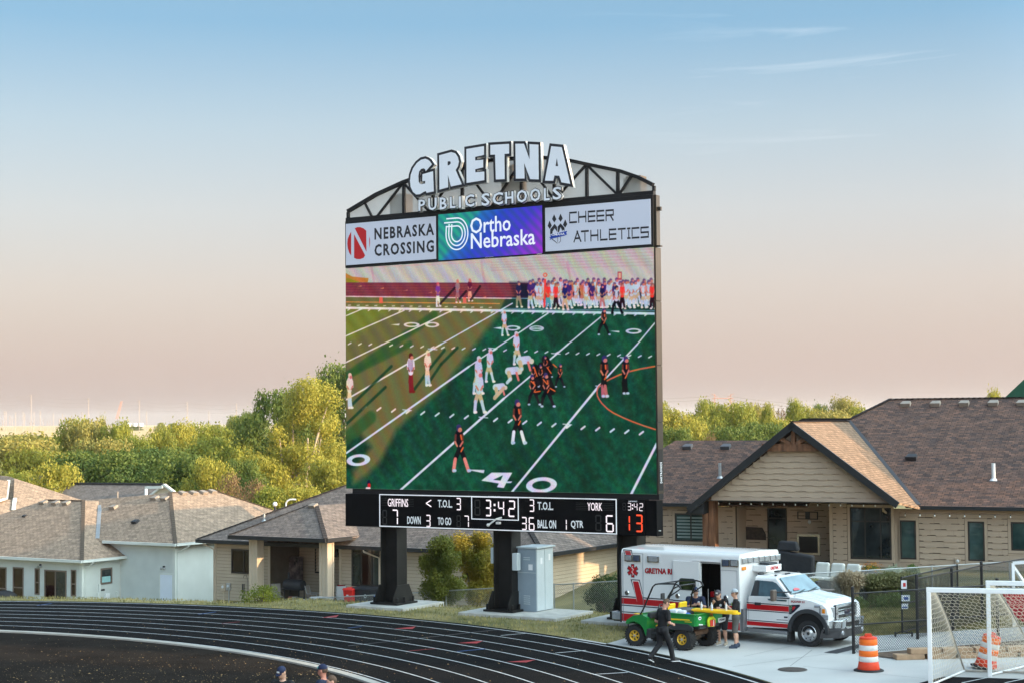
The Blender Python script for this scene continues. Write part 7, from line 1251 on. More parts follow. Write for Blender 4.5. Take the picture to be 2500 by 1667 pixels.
MB().box(dl+.30,dr2+.1,.9,1.25,.43,1.25).build('cupboard', mat('interior_grey', (.16,.18,.20), .5), am); MB().box(dl+.45,dr2+.2,1.0,1.28,1.5,2.1).build('cupboard', mat('interior_grey2', (.08,.09,.10), .5), am)
for z in (.75,1.0,1.25): MB().box(dl+.08,dl+.24,.25,.4,z,z+.17).build('red_bag', AR, am, bevel=.02)
for x in (dl+.04,dl+.28): MB().tube([(x,.2,.45),(x,.2,1.5)], .014, 6).build('grab_rail', chrome, am)
MB().box(dl-.0,dr2,YB-.01,YB+.05,dzt+.01,dzt+.05).build('door_header', lens, am); MB().box(dl-.3,dr2,YB-.05,YB-.002,dzt+.055,dzt+.085).build('drip_rail', AW, am)
sl0 = ap_('K',590,220)[0]; sd_ = MB().box(sl0,dl-.02,YB-.07,YB-.012,.34,dzt+.04).build('sliding_door', AW, am, bevel=.008)
w0, w1 = ap_('K',635,355,YB-.07), ap_('K',780,467,YB-.07); b = MB(); r_ = .09; pts = []
for (cx0, cz0, a0) in ((w1[0]-r_,w0[1]-r_,0),(w0[0]+r_,w0[1]-r_,90),(w0[0]+r_,w1[1]+r_,180),(w1[0]-r_,w1[1]+r_,270)):
    for i in range(5): a = R_(a0+i*22.5); pts.append((cx0+r_*math.cos(a), cz0+r_*math.sin(a)))
b.prism(pts, lambda a,c,e: (a,YB-.071-e,c), 0, .012); wn_ = b.build('door_window', plast, sd_); ctr = (sum(p[0] for p in pts)/20, sum(p[1] for p in pts)/20); b = MB(); b.prism([(ctr[0]+(p[0]-ctr[0])*.88, ctr[1]+(p[1]-ctr[1])*.85) for p in pts], lambda a,c,e: (a,YB-.084-e,c), 0, .003); b.build('window_glass', mat('window_glass_green', (.02,.035,.015), .06, var=.6, col2=(.06,.08,.03)), sd_)
# decals
Yd = YB; R1_ = [(132,533),(320,540),(590,553),(590,600),(320,592),(132,588)]; zr0, zr1 = 1.02, .80
def band(x0, x1, za, zb, m, y, par, nm='stripe'): MB().box(x0,x1,y-.005,y-.0015,za,zb).build(nm, m, par)
zz1 = ap_('K',590,565)[1]; zA, zB_ = ap_('K',400,546)[1], ap_('K',400,598)[1]
for x0, x1, y_, par in ((XR_+.005,sl0-.005,YB,side),(sl0+.005,dl-.025,YB-.07,sd_),(dr2+.03,XF-.01,YB,side)):
    o_ = 0; band(x0,x1,zB_,zA,AR,y_,par); band(x0,x1,zA+.03,zA+.062,AK,y_,par); band(x0,x1,zB_-.062,zB_-.03,AK,y_,par); band(x0,x1,.62,.65,AK,y_,par); band(x0,x1,.345,.585,AR,y_,par) if x0 < -6 or x0 > -3 else None
MB().box(XR_+.62,sl0-.005,YB-.0066,YB-.0052,.345,.585).build('stripe_gap', AW, side)
decal('chevron', 'K', [(213,366),(292,370),(326,520),(326,545),(262,545),(258,520)], AK, side, e=.006); decal('chevron', 'K', [(224,375),(287,378),(318,500),(318,560),(268,560)], AW, side, e=.008); decal('chevron', 'K', [(233,384),(281,386),(316,520),(320,572),(272,572)], AR, side, e=.010)
decal('chevron', 'K', [(147,105),(222,110),(240,215),(178,215)], AK, side, e=.006); decal('chevron', 'K', [(156,114),(216,118),(226,160),(168,158)], AW, side, e=.008); decal('chevron', 'K', [(163,119),(211,122),(220,155),(172,153)], AR, side, e=.010)
def ptext(body, k, bl, br, hpx, m, par, y=YB, bold=.0, shear=0, fr=AF, nm='lettering', d=.003):
    A, B = fr.y(px(k,*bl), y), fr.y(px(k,*br), y); T_ = fr.y(px(k,bl[0],bl[1]-hpx), y); ex = (B-A).normalized(); return text_on(nm, body, m, par, A+V((0,-.006,0)), ex, (0,0,1), (B-A).length, T_.z-A.z, bold, 1, shear, d)
ptext('GRETNA RI', 'K', (336,316), (574,326), 50, AK, side, YB-.000, .05); ptext('GRETNA RI', 'K', (338,314), (572,324), 46, AR, side, YB-.005, .02)
sc_ = ap_('K',232,292); b = MB()
for i, (w_, m_) in enumerate(((.062,AW),(.044,AR))):
    b = MB(); L_ = .215-.018*i
    for a in (90,30,150): d = V((math.cos(R_(a)),0,math.sin(R_(a)))); c = V((sc_[0],YB-.008-.003*i-.0006*(a//60),sc_[1])); b.beam(c-d*L_, c+d*L_, w_*2, .003, (0,-1,0))
    b.build('star_of_life', m_ if i else AK, side)
b = MB(); b.tube([(sc_[0]+.03*math.sin(i*1.3),YB-.018,sc_[1]-.14+.028*i) for i in range(11)], .009, 5); b.build('star_emblem', AW, side)
def lampbox(par, k, x0, y0, x1, y1, m, y=YB):
    A, B = ap_(k,x0,y1,y), ap_(k,x1,y0,y); f = MB().box(A[0],B[0],y-.05,y-.002,A[1],B[1]).build('light_housing', chrome, par, bevel=.012); i_ = .2; w, h = B[0]-A[0], B[1]-A[1]; l = MB().box(A[0]+w*.12,B[0]-w*.12,y-.065,y-.051,A[1]+h*.14,B[1]-h*.14).build('light_lens', m, f, bevel=.01); return f
for q, m in (((165,155,233,208),lens),((236,155,303,214),lensb),((363,167,464,217),lens),((1010,195,1078,256),lensb),((1083,197,1155,258),lens)): lampbox(side, 'K', *q, m)
for q in ((180,485),(1040,527)): c = ap_('K',*q); MB().lathe([(.001,-.02),(.07,-.02),(.085,0)], n=16, fn=lambda x,y,z: (c[0]+x,YB+z-.003,c[1]+y)).build('door_handle', chrome, side, smooth=50); 
c = ap_('K',620,512,YB-.07); MB().lathe([(.001,-.02),(.07,-.02),(.085,0)], n=16, fn=lambda x,y,z: (c[0]+x,YB-.073+z,c[1]+y)).build('door_handle', chrome, sd_, smooth=50)
def outline(k, x0, y0, x1, y1, par=side):
    A, B = ap_(k,x0,y1), ap_(k,x1,y0); b = MB(); w = .010
    for r in ((A[0],B[0],A[1],A[1]+w),(A[0],B[0],B[1]-w,B[1]),(A[0],A[0]+w,A[1]+w,B[1]-w),(B[0]-w,B[0],A[1]+w,B[1]-w)): b.box(r[0],r[1],YB-.0125,YB-.0005,r[2],r[3])
    return b.build('compartment_seam', seam_m, par, kind='stuff')
outline('K',150,143,320,735); outline('K',1003,293,1140,800)
# front face of the box: seven lights, amber marker, air conditioner
def fp(k, x, y): p = AF.x(px(k,x,y), XF); return p.y, p.z
for i in range(7):
    x0 = 1172+i*48.7; y0 = 175-i*4.9; A, B = fp('K',x0,y0+60), fp('K',x0+41,y0); f = MB().box(XF-.0,XF+.05,A[0],B[0],A[1],B[1]).build('light_housing', chrome, fw_, bevel=.015); h = B[1]-A[1]; MB().box(XF+.051,XF+.062,A[0]+.03,B[0]-.03,A[1]+h*.12,B[1]-h*.12).build('light_lens', lens, f, bevel=.01)
A, B = fp('K',1177,290), fp('K',1210,256); MB().box(XF,XF+.04,A[0],B[0],A[1],B[1]).build('marker_light', amber, fw_, bevel=.008)
A, B = fp('K',1275,298), fp('K',1400,247); acx = MB().box(XF,XF+.48,A[0],A[0]+.95,A[1],A[1]+.19).build('roof_air_unit', AW, am, bevel=.015); MB().box(XF+.05,XF+.4,A[0]+.3,A[0]+.85,A[1]+.19,A[1]+.25).build('air_unit_grille', plast, am, bevel=.02)
text_on('lettering', 'GRETNA', AR, acx, (XF+.484, A[0]+.25, A[1]+.045), (0,1,0), (0,0,1), .5, .10, .03, 1, 0, .003)
# cab
def arcp(cx0, cz0, r, a0, a1, n=14): return [(cx0+r*math.cos(R_(lerp(a0,a1,i/n))), cz0+r*math.sin(R_(lerp(a0,a1,i/n)))) for i in range(n+1)]
body = [(-2.12,.45),(-2.10,1.0),(-2.02,1.40),(-.62,1.44),(-.35,1.43),(.10,1.37),(.48,1.27),(.60,1.18),(.64,1.0),(.64,.60)]+arcp(0,.46,.60,8,180,16)+[(-.64,.50)]
b = MB(); b.prism(body, lambda a,c,e: (a,e,c), .0, 2.10); cb_ = b.build('cab_body', AW, am, bevel=.035); cb_.modifiers[0].segments = 3
b = MB(); b.hexa([(-.62,.22,1.42),(.50,.28,1.24),(.50,1.82,1.24),(-.62,1.88,1.42),(-.60,.30,1.53),(.42,.36,1.37),(.42,1.74,1.37),(-.60,1.80,1.53)]); b.build('bonnet', AW, am, bevel=.04)
for y0 in (.55,1.25): b = MB(); b.hexa([(-.5,y0,1.50),(.35,y0+.05,1.36),(.35,y0+.25,1.36),(-.5,y0+.3,1.50),(-.5,y0+.04,1.545),(.3,y0+.09,1.40),(.3,y0+.21,1.40),(-.5,y0+.26,1.545)]); b.build('bonnet_ridge', AW, am, bevel=.01)
gh = [(-2.02,.03,1.40),(-.60,.03,1.44),(-.60,2.07,1.44),(-2.02,2.07,1.40),(-1.90,.17,1.95),(-1.16,.17,1.97),(-1.16,1.93,1.97),(-1.90,1.93,1.95)]; b = MB(); b.hexa(gh); b.build('greenhouse', AW, am, bevel=.04); b = MB(); b.hexa([(-1.93,.16,1.94),(-1.08,.2,1.945),(-1.08,1.9,1.945),(-1.93,1.94,1.94),(-1.88,.3,2.02),(-1.25,.32,2.01),(-1.25,1.78,2.01),(-1.88,1.8,2.02)]); b.build('cab_roof', AW, am, bevel=.03)
def gpt(x, z): t_ = (z-1.42)/.54; return (x, lerp(.03,.17,t_)-.012, z)
sw_ = [ap_('P',*q,.06) for q in ((203,690),(240,460),(270,455),(500,475),(560,500),(660,600),(742,690),(742,765),(480,748),(440,708))]; b = MB(); b.add([gpt(x,z) for x,z in sw_]+[(gpt(x,z)[0],gpt(x,z)[1]+.02,z) for x,z in sw_], [tuple(range(10))]); b.build('side_window', cglass, am); sx_ = ap_('P',318,600,.06)[0]
b = MB(); b.add([(gpt(x,z)[0],gpt(x,z)[1]-.004,z) for x,z in ((sw_[0][0]+.02,1.42),(sx_,1.42),(sx_,1.86),(sw_[1][0]+.02,1.86))], [(0,1,2,3)]); b.build('rear_pillar_blackout', plast, am)
ws = [(-.66,.13,1.50),(-.66,1.97,1.50),(-1.13,1.82,1.93),(-1.13,.28,1.93)]; off = V((.04,0,.045)); b = MB(); b.add([V(p)+off for p in ws]+[V(p)+off*.4 for p in ws], [(0,1,2,3),(0,1,5,4),(1,2,6,5),(2,3,7,6),(3,0,4,7)]); wsd = b.build('windscreen', mat('windscreen_glass', (.10,.19,.23), .05, 0, .4, 1.2, col2=(.16,.27,.31), spec=.9), am)
b = MB(); cc = V((-.70,.55,1.56))+off*1.05; uy, uz = V((0,1,0)), V((-.47,0,.43)).normalized(); b.add([cc+uy*(.19*math.cos(a))+uz*(.10*math.sin(a)) for a in [R_(i*22.5) for i in range(9)]], [tuple(range(9))]); b.build('windscreen_sticker', AR, am)
for y0, y1 in ((.35,1.0),(1.05,1.75)): MB().tube([(-.56,y0,1.53),(-.64,y1,1.60)], .012, 5).build('wiper', plast, am)
for i in range(5): y_ = (.35,.98,1.08,1.18,1.75)[i]; MB().ell((-1.28,y_,2.03),.05,.035,.022,8,5).build('cab_marker', plast, am)
for y_ in (.25,1.25): MB().ell((-1.85,y_+.2,2.05),.09,.14,.05,10,6).build('roof_horn', plast, am)
dlx = [ap_('P',x,900,0)[0] for x in (150,240,757)]; 
for x0 in (dlx[0]+.03,dlx[2]): MB().box(x0,x0+.008,-.004,-.0005,.52,1.42).build('door_seam', seam_m, cb_)
MB().box(dlx[0]+.03,dlx[2],-.004,-.0005,.515,.523).build('door_seam', seam_m, cb_)
zc = ap_('P',450,860,0)[1]; xe = ap_('P',760,880,0)[0]; band(dlx[0]-.02,xe,zc-.075,zc+.085,AR,0,cb_); band(dlx[0]-.02,xe,zc+.105,zc+.13,AK,0,cb_); band(dlx[0]-.02,xe,zc-.12,zc-.095,AK,0,cb_); band(dlx[0]-.02,xe,.655,.68,AK,0,cb_); band(dlx[0]-.02,xe,.515,.635,AR,0,cb_)
decal('vent_badge', 'P', [(765,818),(920,812),(925,835),(840,920),(790,955),(765,955)], AK, cb_, 0, .008); decal('vent_badge', 'P', [(775,818),(800,818),(815,840),(805,920),(775,940)], chrome, cb_, 0, .016); decal('vent_badge', 'P', [(815,850),(845,835),(860,850),(845,875),(815,900)], AR, cb_, 0, .012)
ptext('SQUAD 21', 'P', (790,785), (995,797), 36, AK, cb_, 0, .04, .2); ptext('SQUAD 21', 'P', (792,784), (993,796), 33, AR, cb_, -.005, .01, .2); decal('model_badge', 'P', [(580,1030),(745,1040),(742,1048),(577,1038)], AK, cb_, 0); decal('model_badge', 'P', [(688,985),(742,988),(742,1012),(688,1009)], AK, cb_, 0)
A, B = ap_('P',262,818,0), ap_('P',352,782,0); MB().box(A[0],B[0],-.035,-.002,A[1],B[1]).build('door_handle', plast, cb_, bevel=.01); lampbox(cb_, 'P', 1143,822,1230,862, lens, 0.0)
# mirror
m0 = V((ap_('P',535,680,-.3)[0],-.30,1.50)); MB().box(m0.x-.06,m0.x+.06,-.42,-.20,m0.z-.17,m0.z+.17).build('wing_mirror', mat('mirror_brown', (.13,.105,.09), .35, .3), am, bevel=.03)
for dz in (-.08,.08): MB().tube([(m0.x,-.2,m0.z+dz),(m0.x+.42,.05,m0.z+dz*1.2)], .022, 6).build('mirror_arm', plast, am)
MB().box(m0.x+.0,m0.x+.12,2.25,2.45,1.35,1.72).build('wing_mirror', plast, am, bevel=.03)
# flare, wheels, step, bumper, grille
b = MB(); o1, o2 = arcp(0,.44,.69,-2,182,20), arcp(0,.44,.57,182,-2,20); b.prism(o1+o2, lambda a,c,e: (a,e,c), -.06, .05); b.build('wheel_flare', plast, am, bevel=.02); b = MB(); b.prism(arcp(0,.44,.60,0,180,16), lambda a,c,e: (a,e,c), .02, .55); b.build('wheel_well', mat('well_black', (.004,.004,.005), .9), am); b = MB(); b.prism(o1+o2, lambda a,c,e: (a,e,c), 2.05, 2.16); b.build('wheel_flare', plast, am)
def wheel(par, x, y, r, w, rr, rm, kind, out=-1, lugs=8, steer=0):
    wl = bpy.data.objects.new('wheel', None); COL.objects.link(wl); wl.parent = par; wl.location = (x,y,r); wl.rotation_euler = (0,0,steer); f = lambda a,c,z: (a,z*out,c); n = 30
    t = MB(); t.lathe([(rr,-w/2),(r-.03,-w/2),(r-.008,-w/2+.03),(r,-w*.3),(r,w*.3),(r-.008,w/2-.03),(r-.03,w/2),(rr+.02,w/2+.004),(rr,w/2-.015)], n=n, fn=f); t.build('tyre', rubber, wl, smooth=40)
    if kind == 'knob':
        k = MB()
        for i in range(26):
            for j, zz in enumerate((-.36,-.12,.12,.36)): a = 2*math.pi*(i+.5*(j%2))/26; c, s_ = math.cos(a), math.sin(a); q = V((c,0,s_)); tt = V((-s_,0,c)); p = q*(r+.004)+V((0,zz*w,0)); k.beam(p-tt*.018, p+tt*.018, w*.17, .022, q)
        k.build('tread_block', rubber, wl, kind='stuff')
    if kind == 'truck':
        t = MB(); t.lathe([(rr,w/2-.02),(rr-.02,w/2-.0),(rr-.05,w/2-.035),(.15,w/2-.02),(.125,w/2+.02),(.10,w/2+.05),(.06,w/2+.055),(.055,w/2+.02),(.001,w/2+.02)], n=n, fn=f); t.build('rim', rm, wl, smooth=35)
        k = MB()
        for i in range(lugs): a = 2*math.pi*i/lugs+.2; cx0, cz0 = .185*math.cos(a), .185*math.sin(a); k.lathe([(.001,.0),(.022,.001)], n=10, fn=lambda x_,y_,z_: (cx0+x_,(w/2-.022-z_+.003)*out,cz0+y_))
        k.build('hand_hole', plast, wl, kind='stuff'); MB().lathe([(.001,w/2+.03),(.05,w/2+.03)], n=14, fn=f).build('hub', plast, wl)
    else:
        t = MB(); t.lathe([(rr+.005,w/2-.03),(rr-.012,w/2+.0),(rr-.03,w/2-.02),(rr-.035,w/2-.07)], n=n, fn=f); t.build('rim', rm, wl, smooth=35); k = MB(); k.lathe([(.001,w/2-.075),(rr-.03,w/2-.075)], n=20, fn=f); k.build('brake_dark', plast, wl)
        for i in range(6): a = 2*math.pi*i/6; d = V((math.cos(a),0,math.sin(a))); yv_ = V((0,(w/2-.03)*out,0)); MB().beam(yv_+d*.03, yv_+d*(rr-.02), .045, .02, (0,1,0)).build('spoke', rm, wl)
        MB().lathe([(.001,w/2-.005),(.04,w/2-.01),(.045,w/2-.04)], n=12, fn=f).build('hub', alloy, wl, smooth=40)
    return wl
wheel(am, 0, .13, .405, .24, .255, alloy, 'truck'); wheel(am, 0, 1.92, .405, .24, .255, alloy, 'truck', 1)
for y_, o_ in ((.10,-1),(2.0,1)): wheel(am, -4.55, y_, .405, .3, .255, alloy, 'truck', o_)
MB().box(-2.05,-.68,-.10,.14,.32,.42).build('side_step', dplate, am, bevel=.02); MB().box(-2.2,.5,.5,1.6,.35,.55).build('chassis', plast, am); MB().box(XF-.0,XF+.13,YB,.12,.32,1.0).build('corner_guard', dplate, am, bevel=.01); MB().box(-.72,-.62,.0,.3,.12,.55).build('mud_flap', rubber, am)
MB().box(-6.4,-2.3,YB+.1,2.1,.28,.36).build('chassis', plast, am); MB().box(XR_-.45,XR_-.01,.0,2.1,.30,.40).build('rear_step', plast, am, bevel=.02); MB().box(XR_-.42,XR_-.05,-.12,.18,.36,.62).build('rear_bumper_pod', lens, am, bevel=.02); MB().box(XR_-.06,XR_-.004,YB-.02,YB+.0,ZB,ZT-.2).build('rear_corner_post', plast, am)
b = MB(); b.hexa([(.50,-.02,.56),(.92,.35,.56),(.92,.6,.56),(.5,.6,.56),(.52,-.02,.82),(.95,.35,.82),(.95,.6,.82),(.5,.6,.82)]); b.build('bumper_end', chrome, am, bevel=.03); b = MB(); b.hexa([(.50,2.12,.56),(.92,1.75,.56),(.92,1.5,.56),(.5,1.5,.56),(.52,2.12,.82),(.95,1.75,.82),(.95,1.5,.82),(.5,1.5,.82)]); b.build('bumper_end', chrome, am, bevel=.03)
MB().box(.72,.97,.6,1.5,.74,.83).build('bumper_bar', chrome, am, bevel=.02); MB().box(.72,.96,.6,1.5,.54,.62).build('bumper_bar', chrome, am, bevel=.02); MB().box(.6,.90,.6,1.5,.6,.76).build('bumper_recess', plast, am)
b = MB(); b.hexa([(.35,.0,.28),(.86,.30,.28),(.86,1.8,.28),(.35,2.1,.28),(.45,-.03,.56),(.93,.33,.56),(.93,1.77,.56),(.45,2.13,.56)]); b.build('lower_valance', mat('plastic_grey', (.07,.07,.075), .55), am, bevel=.03)
MB().lathe([(.001,.95),(.055,.95),(.075,.93),(.08,.88)], n=14, fn=lambda x,y,z: (z-.02,.42+x,.44+y)).build('fog_lamp', lens, am, smooth=40); MB().lathe([(.001,.95),(.055,.95),(.075,.93),(.08,.88)], n=14, fn=lambda x,y,z: (z-.02,1.68+x,.44+y)).build('fog_lamp', lens, am, smooth=40)
grl = MB().box(.60,.70,.42,1.68,.84,1.24).build('grille_recess', plast, am, bevel=.02)
for z0, z1 in ((1.17,1.24),(.955,1.04),(.83,.87),(1.08,1.11)): MB().box(.70,.74,.42,1.68,z0,z1).build('grille_bar', chrome, grl, bevel=.012)
for y0 in (.42,1.60): MB().box(.70,.74,y0,y0+.08,.87,1.17).build('grille_bar', chrome, grl, bevel=.012)
MB().lathe([(.001,.77),(.11,.76),(.13,.73)], n=18, fn=lambda x,y,z: (z-.0,1.05+x*1.5,1.0+y*.8)).build('badge_oval', AK, grl, smooth=50)
for ya, yb2 in ((-.01,.41),(1.69,2.11)):
    s_ = -1 if ya < 1 else 1; b = MB(); e_ = .30 if s_ < 0 else 0; b.hexa([(.42 if s_ < 0 else .66,ya,.88),(.68 if s_ < 0 else .42,yb2,.88),(.5,yb2,.88),(.35,ya,.88),(.44 if s_ < 0 else .66,ya,1.2),(.68 if s_ < 0 else .42,yb2,1.2),(.5,yb2,1.2),(.35,ya,1.2)]); b.build('headlight', lens, am, bevel=.02)
MB().box(.46,.56,-.022,-.004,1.03,1.16).build('indicator', amber, am, bevel=.008); b = MB(); b.beam((.30,-.01,1.0),(.62,-.02,1.0),.02,.03); MB().box(.44,.66,-.016,-.002,.84,.99).build('headlight_lower', lens, am, bevel=.01)
# ------------------------------------------------------------------ green utility cart
GF = Frame((4.95,49.04,0), 141); ut = fthing('utility_cart', 'green utility cart with yellow seat and wheels, roll bars and a rear cargo box', 'utility vehicle', GF)
gg = mat('cart_green', (.012,.21,.045), .3, 0, .04, 1, coat=.4); yy = mat('cart_yellow', (.90,.58,.02), .4, 0, .04, 2); gy = mat('rim_yellow', (.72,.44,.05), .35, .2, .1, 4)
wheel(ut, .03, -.12, .33, .27, .165, gy, 'knob', 1); wheel(ut, 1.74, -.10, .315, .22, .165, gy, 'knob', 1, steer=R_(8)); wheel(ut, .03, -1.12, .33, .27, .165, gy, 'knob', -1); wheel(ut, 1.74, -1.12, .315, .22, .165, gy, 'knob', -1, steer=R_(8))
MB().box(.1,1.9,-.95,-.3,.28,.40).build('chassis', plast, ut); MB().tube([(.03,-.25,.33),(.03,-1.0,.33)], .04, 8).build('axle', plast, ut)
MB().lathe([(.001,-.14),(.12,-.14),(.14,0),(.12,.14),(.001,.14)], n=12, fn=lambda x,y,z: (.05+x,-.62+z,.36+y)).build('gearbox', mat('iron_brown', (.10,.07,.05), .6, .4, .4, 8), ut); MB().lathe([(.001,-.3),(.1,-.3),(.1,.3),(.001,.3)], n=12, fn=lambda x,y,z: (-.12+x,-.6+z,.5+y)).build('muffler', mat('rusty', (.14,.08,.05), .7, .4, .4, 10), ut)
for y_ in (-.35,-.9): MB().tube([(-.1,y_,.72),(.05,y_,.3)], .03, 6).build('suspension', mat('spring', (.12,.11,.10), .5, .4), ut)
bx0, bx1, by0, by1, bz0, bz1 = -.45, .78, .03, -1.25, .74, 1.06
MB().box(bx0+.02,bx1-.02,by0-.03,by1+.03,bz0,bz0+.04).build('bed_floor', gg, ut)
for nm, b in (('bed_side', MB().box(bx0,bx1,by0-.045,by0,bz0,bz1)),('bed_side', MB().box(bx0,bx1,by1,by1+.045,bz0,bz1)),('tailgate', MB().box(bx0-.02,bx0+.03,by1+.05,by0-.05,bz0-.0,bz1-.01)),('bed_front', MB().box(bx1-.03,bx1,by1+.05,by0-.05,bz0,bz1+.04))): b.build(nm, gg, ut, bevel=.015)
b = MB(); b.box(bx0-.03,bx1+.02,by0-.05,by0+.03,bz1,bz1+.035); b.box(bx0-.03,bx1+.02,by1-.03,by1+.05,bz1,bz1+.035); b.box(bx0-.05,bx0+.04,by1+.05,by0-.05,bz1-.005,bz1+.03); b.build('bed_rail', gg, ut, bevel=.01, kind='stuff')
MB().box(bx0-.02,bx0+.5,by0-.2,by1+.2,.64,.735).build('bed_frame', plast, ut); b = MB(); b.prism([(-.42,.62),(-.42,.72),(-.25,.80),(.28,.80),(.48,.68),(.48,.60)], lambda a,c,e: (a,e,c), by0+.005, by0+.06); b.build('rear_fender', plast, ut, bevel=.015)
def gdec(pts, m, y=None, nm='decal', e=.006): y = by0+.002 if y is None else y; b = MB(); b.prism([(lambda p: (p.x,p.z))(GF.y(px('O',*q), y)) for q in pts], lambda a,c,q: (a,y+q,c), 0, e); return b.build(nm, m, ut)
gdec([(930,735),(1250,758),(1262,775),(930,762)], yy, by0+.003); gdec([(1175,790),(1290,797),(1290,806),(1175,800)], yy, by0+.003)
def tpt(x, y): p = GF.x(px('O',x,y), bx0-.022); return p.y/1.2, p.z
def tdec(pts, m, nm='decal', e=.006, o=0): b = MB(); b.prism([tpt(*q) for q in pts], lambda a,c,q: (bx0-.022-o-q,a,c), 0, e); return b.build(nm, m, ut)
tdec([(1725,735),(1880,712),(1897,725),(1890,765),(1790,800),(1740,815),(1728,790)], sgn_w, 'sponsor_sign'); A_, B_, T_ = tpt(1745,785), tpt(1885,762), tpt(1745,748)
text_on('lettering', 'FEMCO', plast, ut, (bx0-.031, A_[0], A_[1]), (0,-1,0), (0,0,1), abs(B_[0]-A_[0]), T_[1]-A_[1], .03, 1, .1, .002)
b = MB(); c_ = tpt(1420,738); b.lathe([(.001,0),(.07,.001)], n=16, fn=lambda x,y,z: (bx0-.028-z,c_[0]+x,c_[1]+y*.75)); b.build('round_sticker', sgn_w, ut); b = MB(); b.box(bx0-.032,bx0-.029,c_[0]-.04,c_[0]+.04,c_[1]-.02,c_[1]+.01); b.build('sticker_mark', AK, ut); tdec([(1405,832),(1470,835),(1470,855),(1405,852)], sgn_w, 'plate')
# floor, hood, front fenders, dash, seat, wheel, roll cage
MB().box(.8,1.45,-1.1,-.05,.40,.45).build('cab_floor', plast, ut, bevel=.01); b = MB(); b.prism([(1.28,.50),(1.30,.98),(1.40,1.00),(1.72,.96),(1.98,.80),(2.02,.70),(2.0,.62)], lambda a,c,e: (a,e,c), -.28, -.92); b.build('bonnet', gg, ut, bevel=.03)
for ya, yb2 in ((.02,-.27),(-.93,-1.22)): b = MB(); b.prism([(1.26,.35),(1.24,.88),(1.40,.96),(1.75,.92),(2.0,.76),(2.02,.66),(1.9,.66)]+arcp(1.72,.34,.40,60,170,8)+[(1.30,.35)], lambda a,c,e: (a,e,c), ya, yb2); b.build('front_fender', gg, ut, bevel=.03)
b = MB(); b.prism([(1.14,.28),(1.12,.55),(1.26,.56),(1.30,.30)], lambda a,c,e: (a,e,c), .02, -.2); b.build('mud_guard', plast, ut, bevel=.01); MB().box(1.18,1.32,-1.15,-.08,.85,1.02).build('dashboard', plast, ut, bevel=.03); MB().tube([(2.02,-.1,.55),(2.1,-.15,.75),(2.1,-1.0,.75),(2.02,-1.05,.55)], .02, 6).build('front_guard', plast, ut)
MB().box(1.6,1.8,-.22,-.06,.955,.965).build('decal', yy, ut)
for y0 in (-.62,-1.15):
    st_ = MB().box(.80,1.12,y0,y0+.44,.55,.66).build('seat', yy, ut, bevel=.04); b = MB(); b.hexa([(.74,y0+.02,.66),(.86,y0+.02,.66),(.86,y0+.42,.66),(.74,y0+.42,.66),(.66,y0+.05,1.30),(.74,y0+.05,1.30),(.74,y0+.39,1.30),(.66,y0+.39,1.30)]) ; b.build('seat_back', yy, st_, bevel=.05)
swc = V((1.02,-.42,1.10)); b = MB(); b.tube([swc+V((.07*math.cos(a),.17*math.sin(a),.15*math.cos(a)*1.0)) for a in [2*math.pi*i/18 for i in range(19)]], .014, 6); sw2 = b.build('steering_wheel', plast, ut); MB().tube([swc,(1.25,-.42,.92)], .02, 6).build('steering_column', plast, ut)
for i in range(3): a = i*2.1+.5; MB().tube([swc, swc+V((.07*math.cos(a),.17*math.sin(a),.15*math.cos(a)))], .010, 5).build('steering_spoke', plast, sw2)
cage = mat('roll_bar', (.025,.025,.028), .3, .4)
for y_ in (-.10,-1.12):
    MB().tube([(1.58,y_,.95),(1.45,y_,1.15),(1.12,y_,1.80),(1.02,y_,1.88),(.9,y_,1.90),(.35,y_-.0,1.93),(.2,y_,1.90),(.1,y_,1.78),(.72,y_,1.0)][:7]+[(.12,y_,1.8)], .024, 8).build('roll_bar', cage, ut, smooth=60)
MB().tube([(1.02,-.10,1.88),(1.02,-1.12,1.88)], .022, 8).build('roll_bar', cage, ut); MB().tube([(.62,-.06,1.0),(.55,-.08,1.55),(.42,-.14,1.78),(.30,-.25,1.86),(.28,-.95,1.86),(.40,-1.08,1.78),(.55,-1.14,1.5),(.62,-1.16,1.0)], .024, 8).build('roll_bar', cage, ut, smooth=60); MB().tube([(.12,-.10,1.8),(.58,-.07,1.5)], .02, 8).build('roll_bar', cage, ut); MB().tube([(.12,-1.12,1.8),(.58,-1.14,1.5)], .02, 8).build('roll_bar', cage, ut)
mr_ = MB().box(.60,.66,.0,.14,1.48,1.66).build('rear_mirror', plast, ut, bevel=.02)
ut.scale = (1,1.2,1)
# ---- things carried: backboards, bags, bottles
ybd = mat('backboard_yellow', (.88,.52,.015), .4, 0, .05, 2); 
def bboard(a, c, z, label):
    A, C_ = G(*px('O',*a), z), G(*px('O',*c), z); L_ = (C_-A).length; t = thing('backboard', label, 'backboard', A, math.atan2(C_.y-A.y, C_.x-A.x), 'yellow spine boards'); w = .21
    o = [(0,-w*.8),(.08,-w),(L_*.55,-w*.98),(L_*.95,-w*.62),(L_,-w*.4),(L_,w*.4),(L_*.95,w*.62),(L_*.55,w*.98),(.08,w),(0,w*.8)]; hl = [[(x,s_*w*.78),(x+.13,s_*w*.76),(x+.13,s_*w*.62),(x,s_*w*.64)] for x in (.15,.55,.95) for s_ in (-1,1)]
    b = MB(); b.prism([o]+hl, lambda x,y,e: (x,y,e), 0, .045); b.build('board', ybd, t, bevel=.0); return t
bboard((1320,600), (2040,640), 1.14, 'upper yellow spine board reaching past the tailgate'); bboard((1360,615), (2078,672), 1.09, 'lower yellow spine board with its tip beyond the upper one')
def gw_(x, y, z): return GF.w((x,y,z))
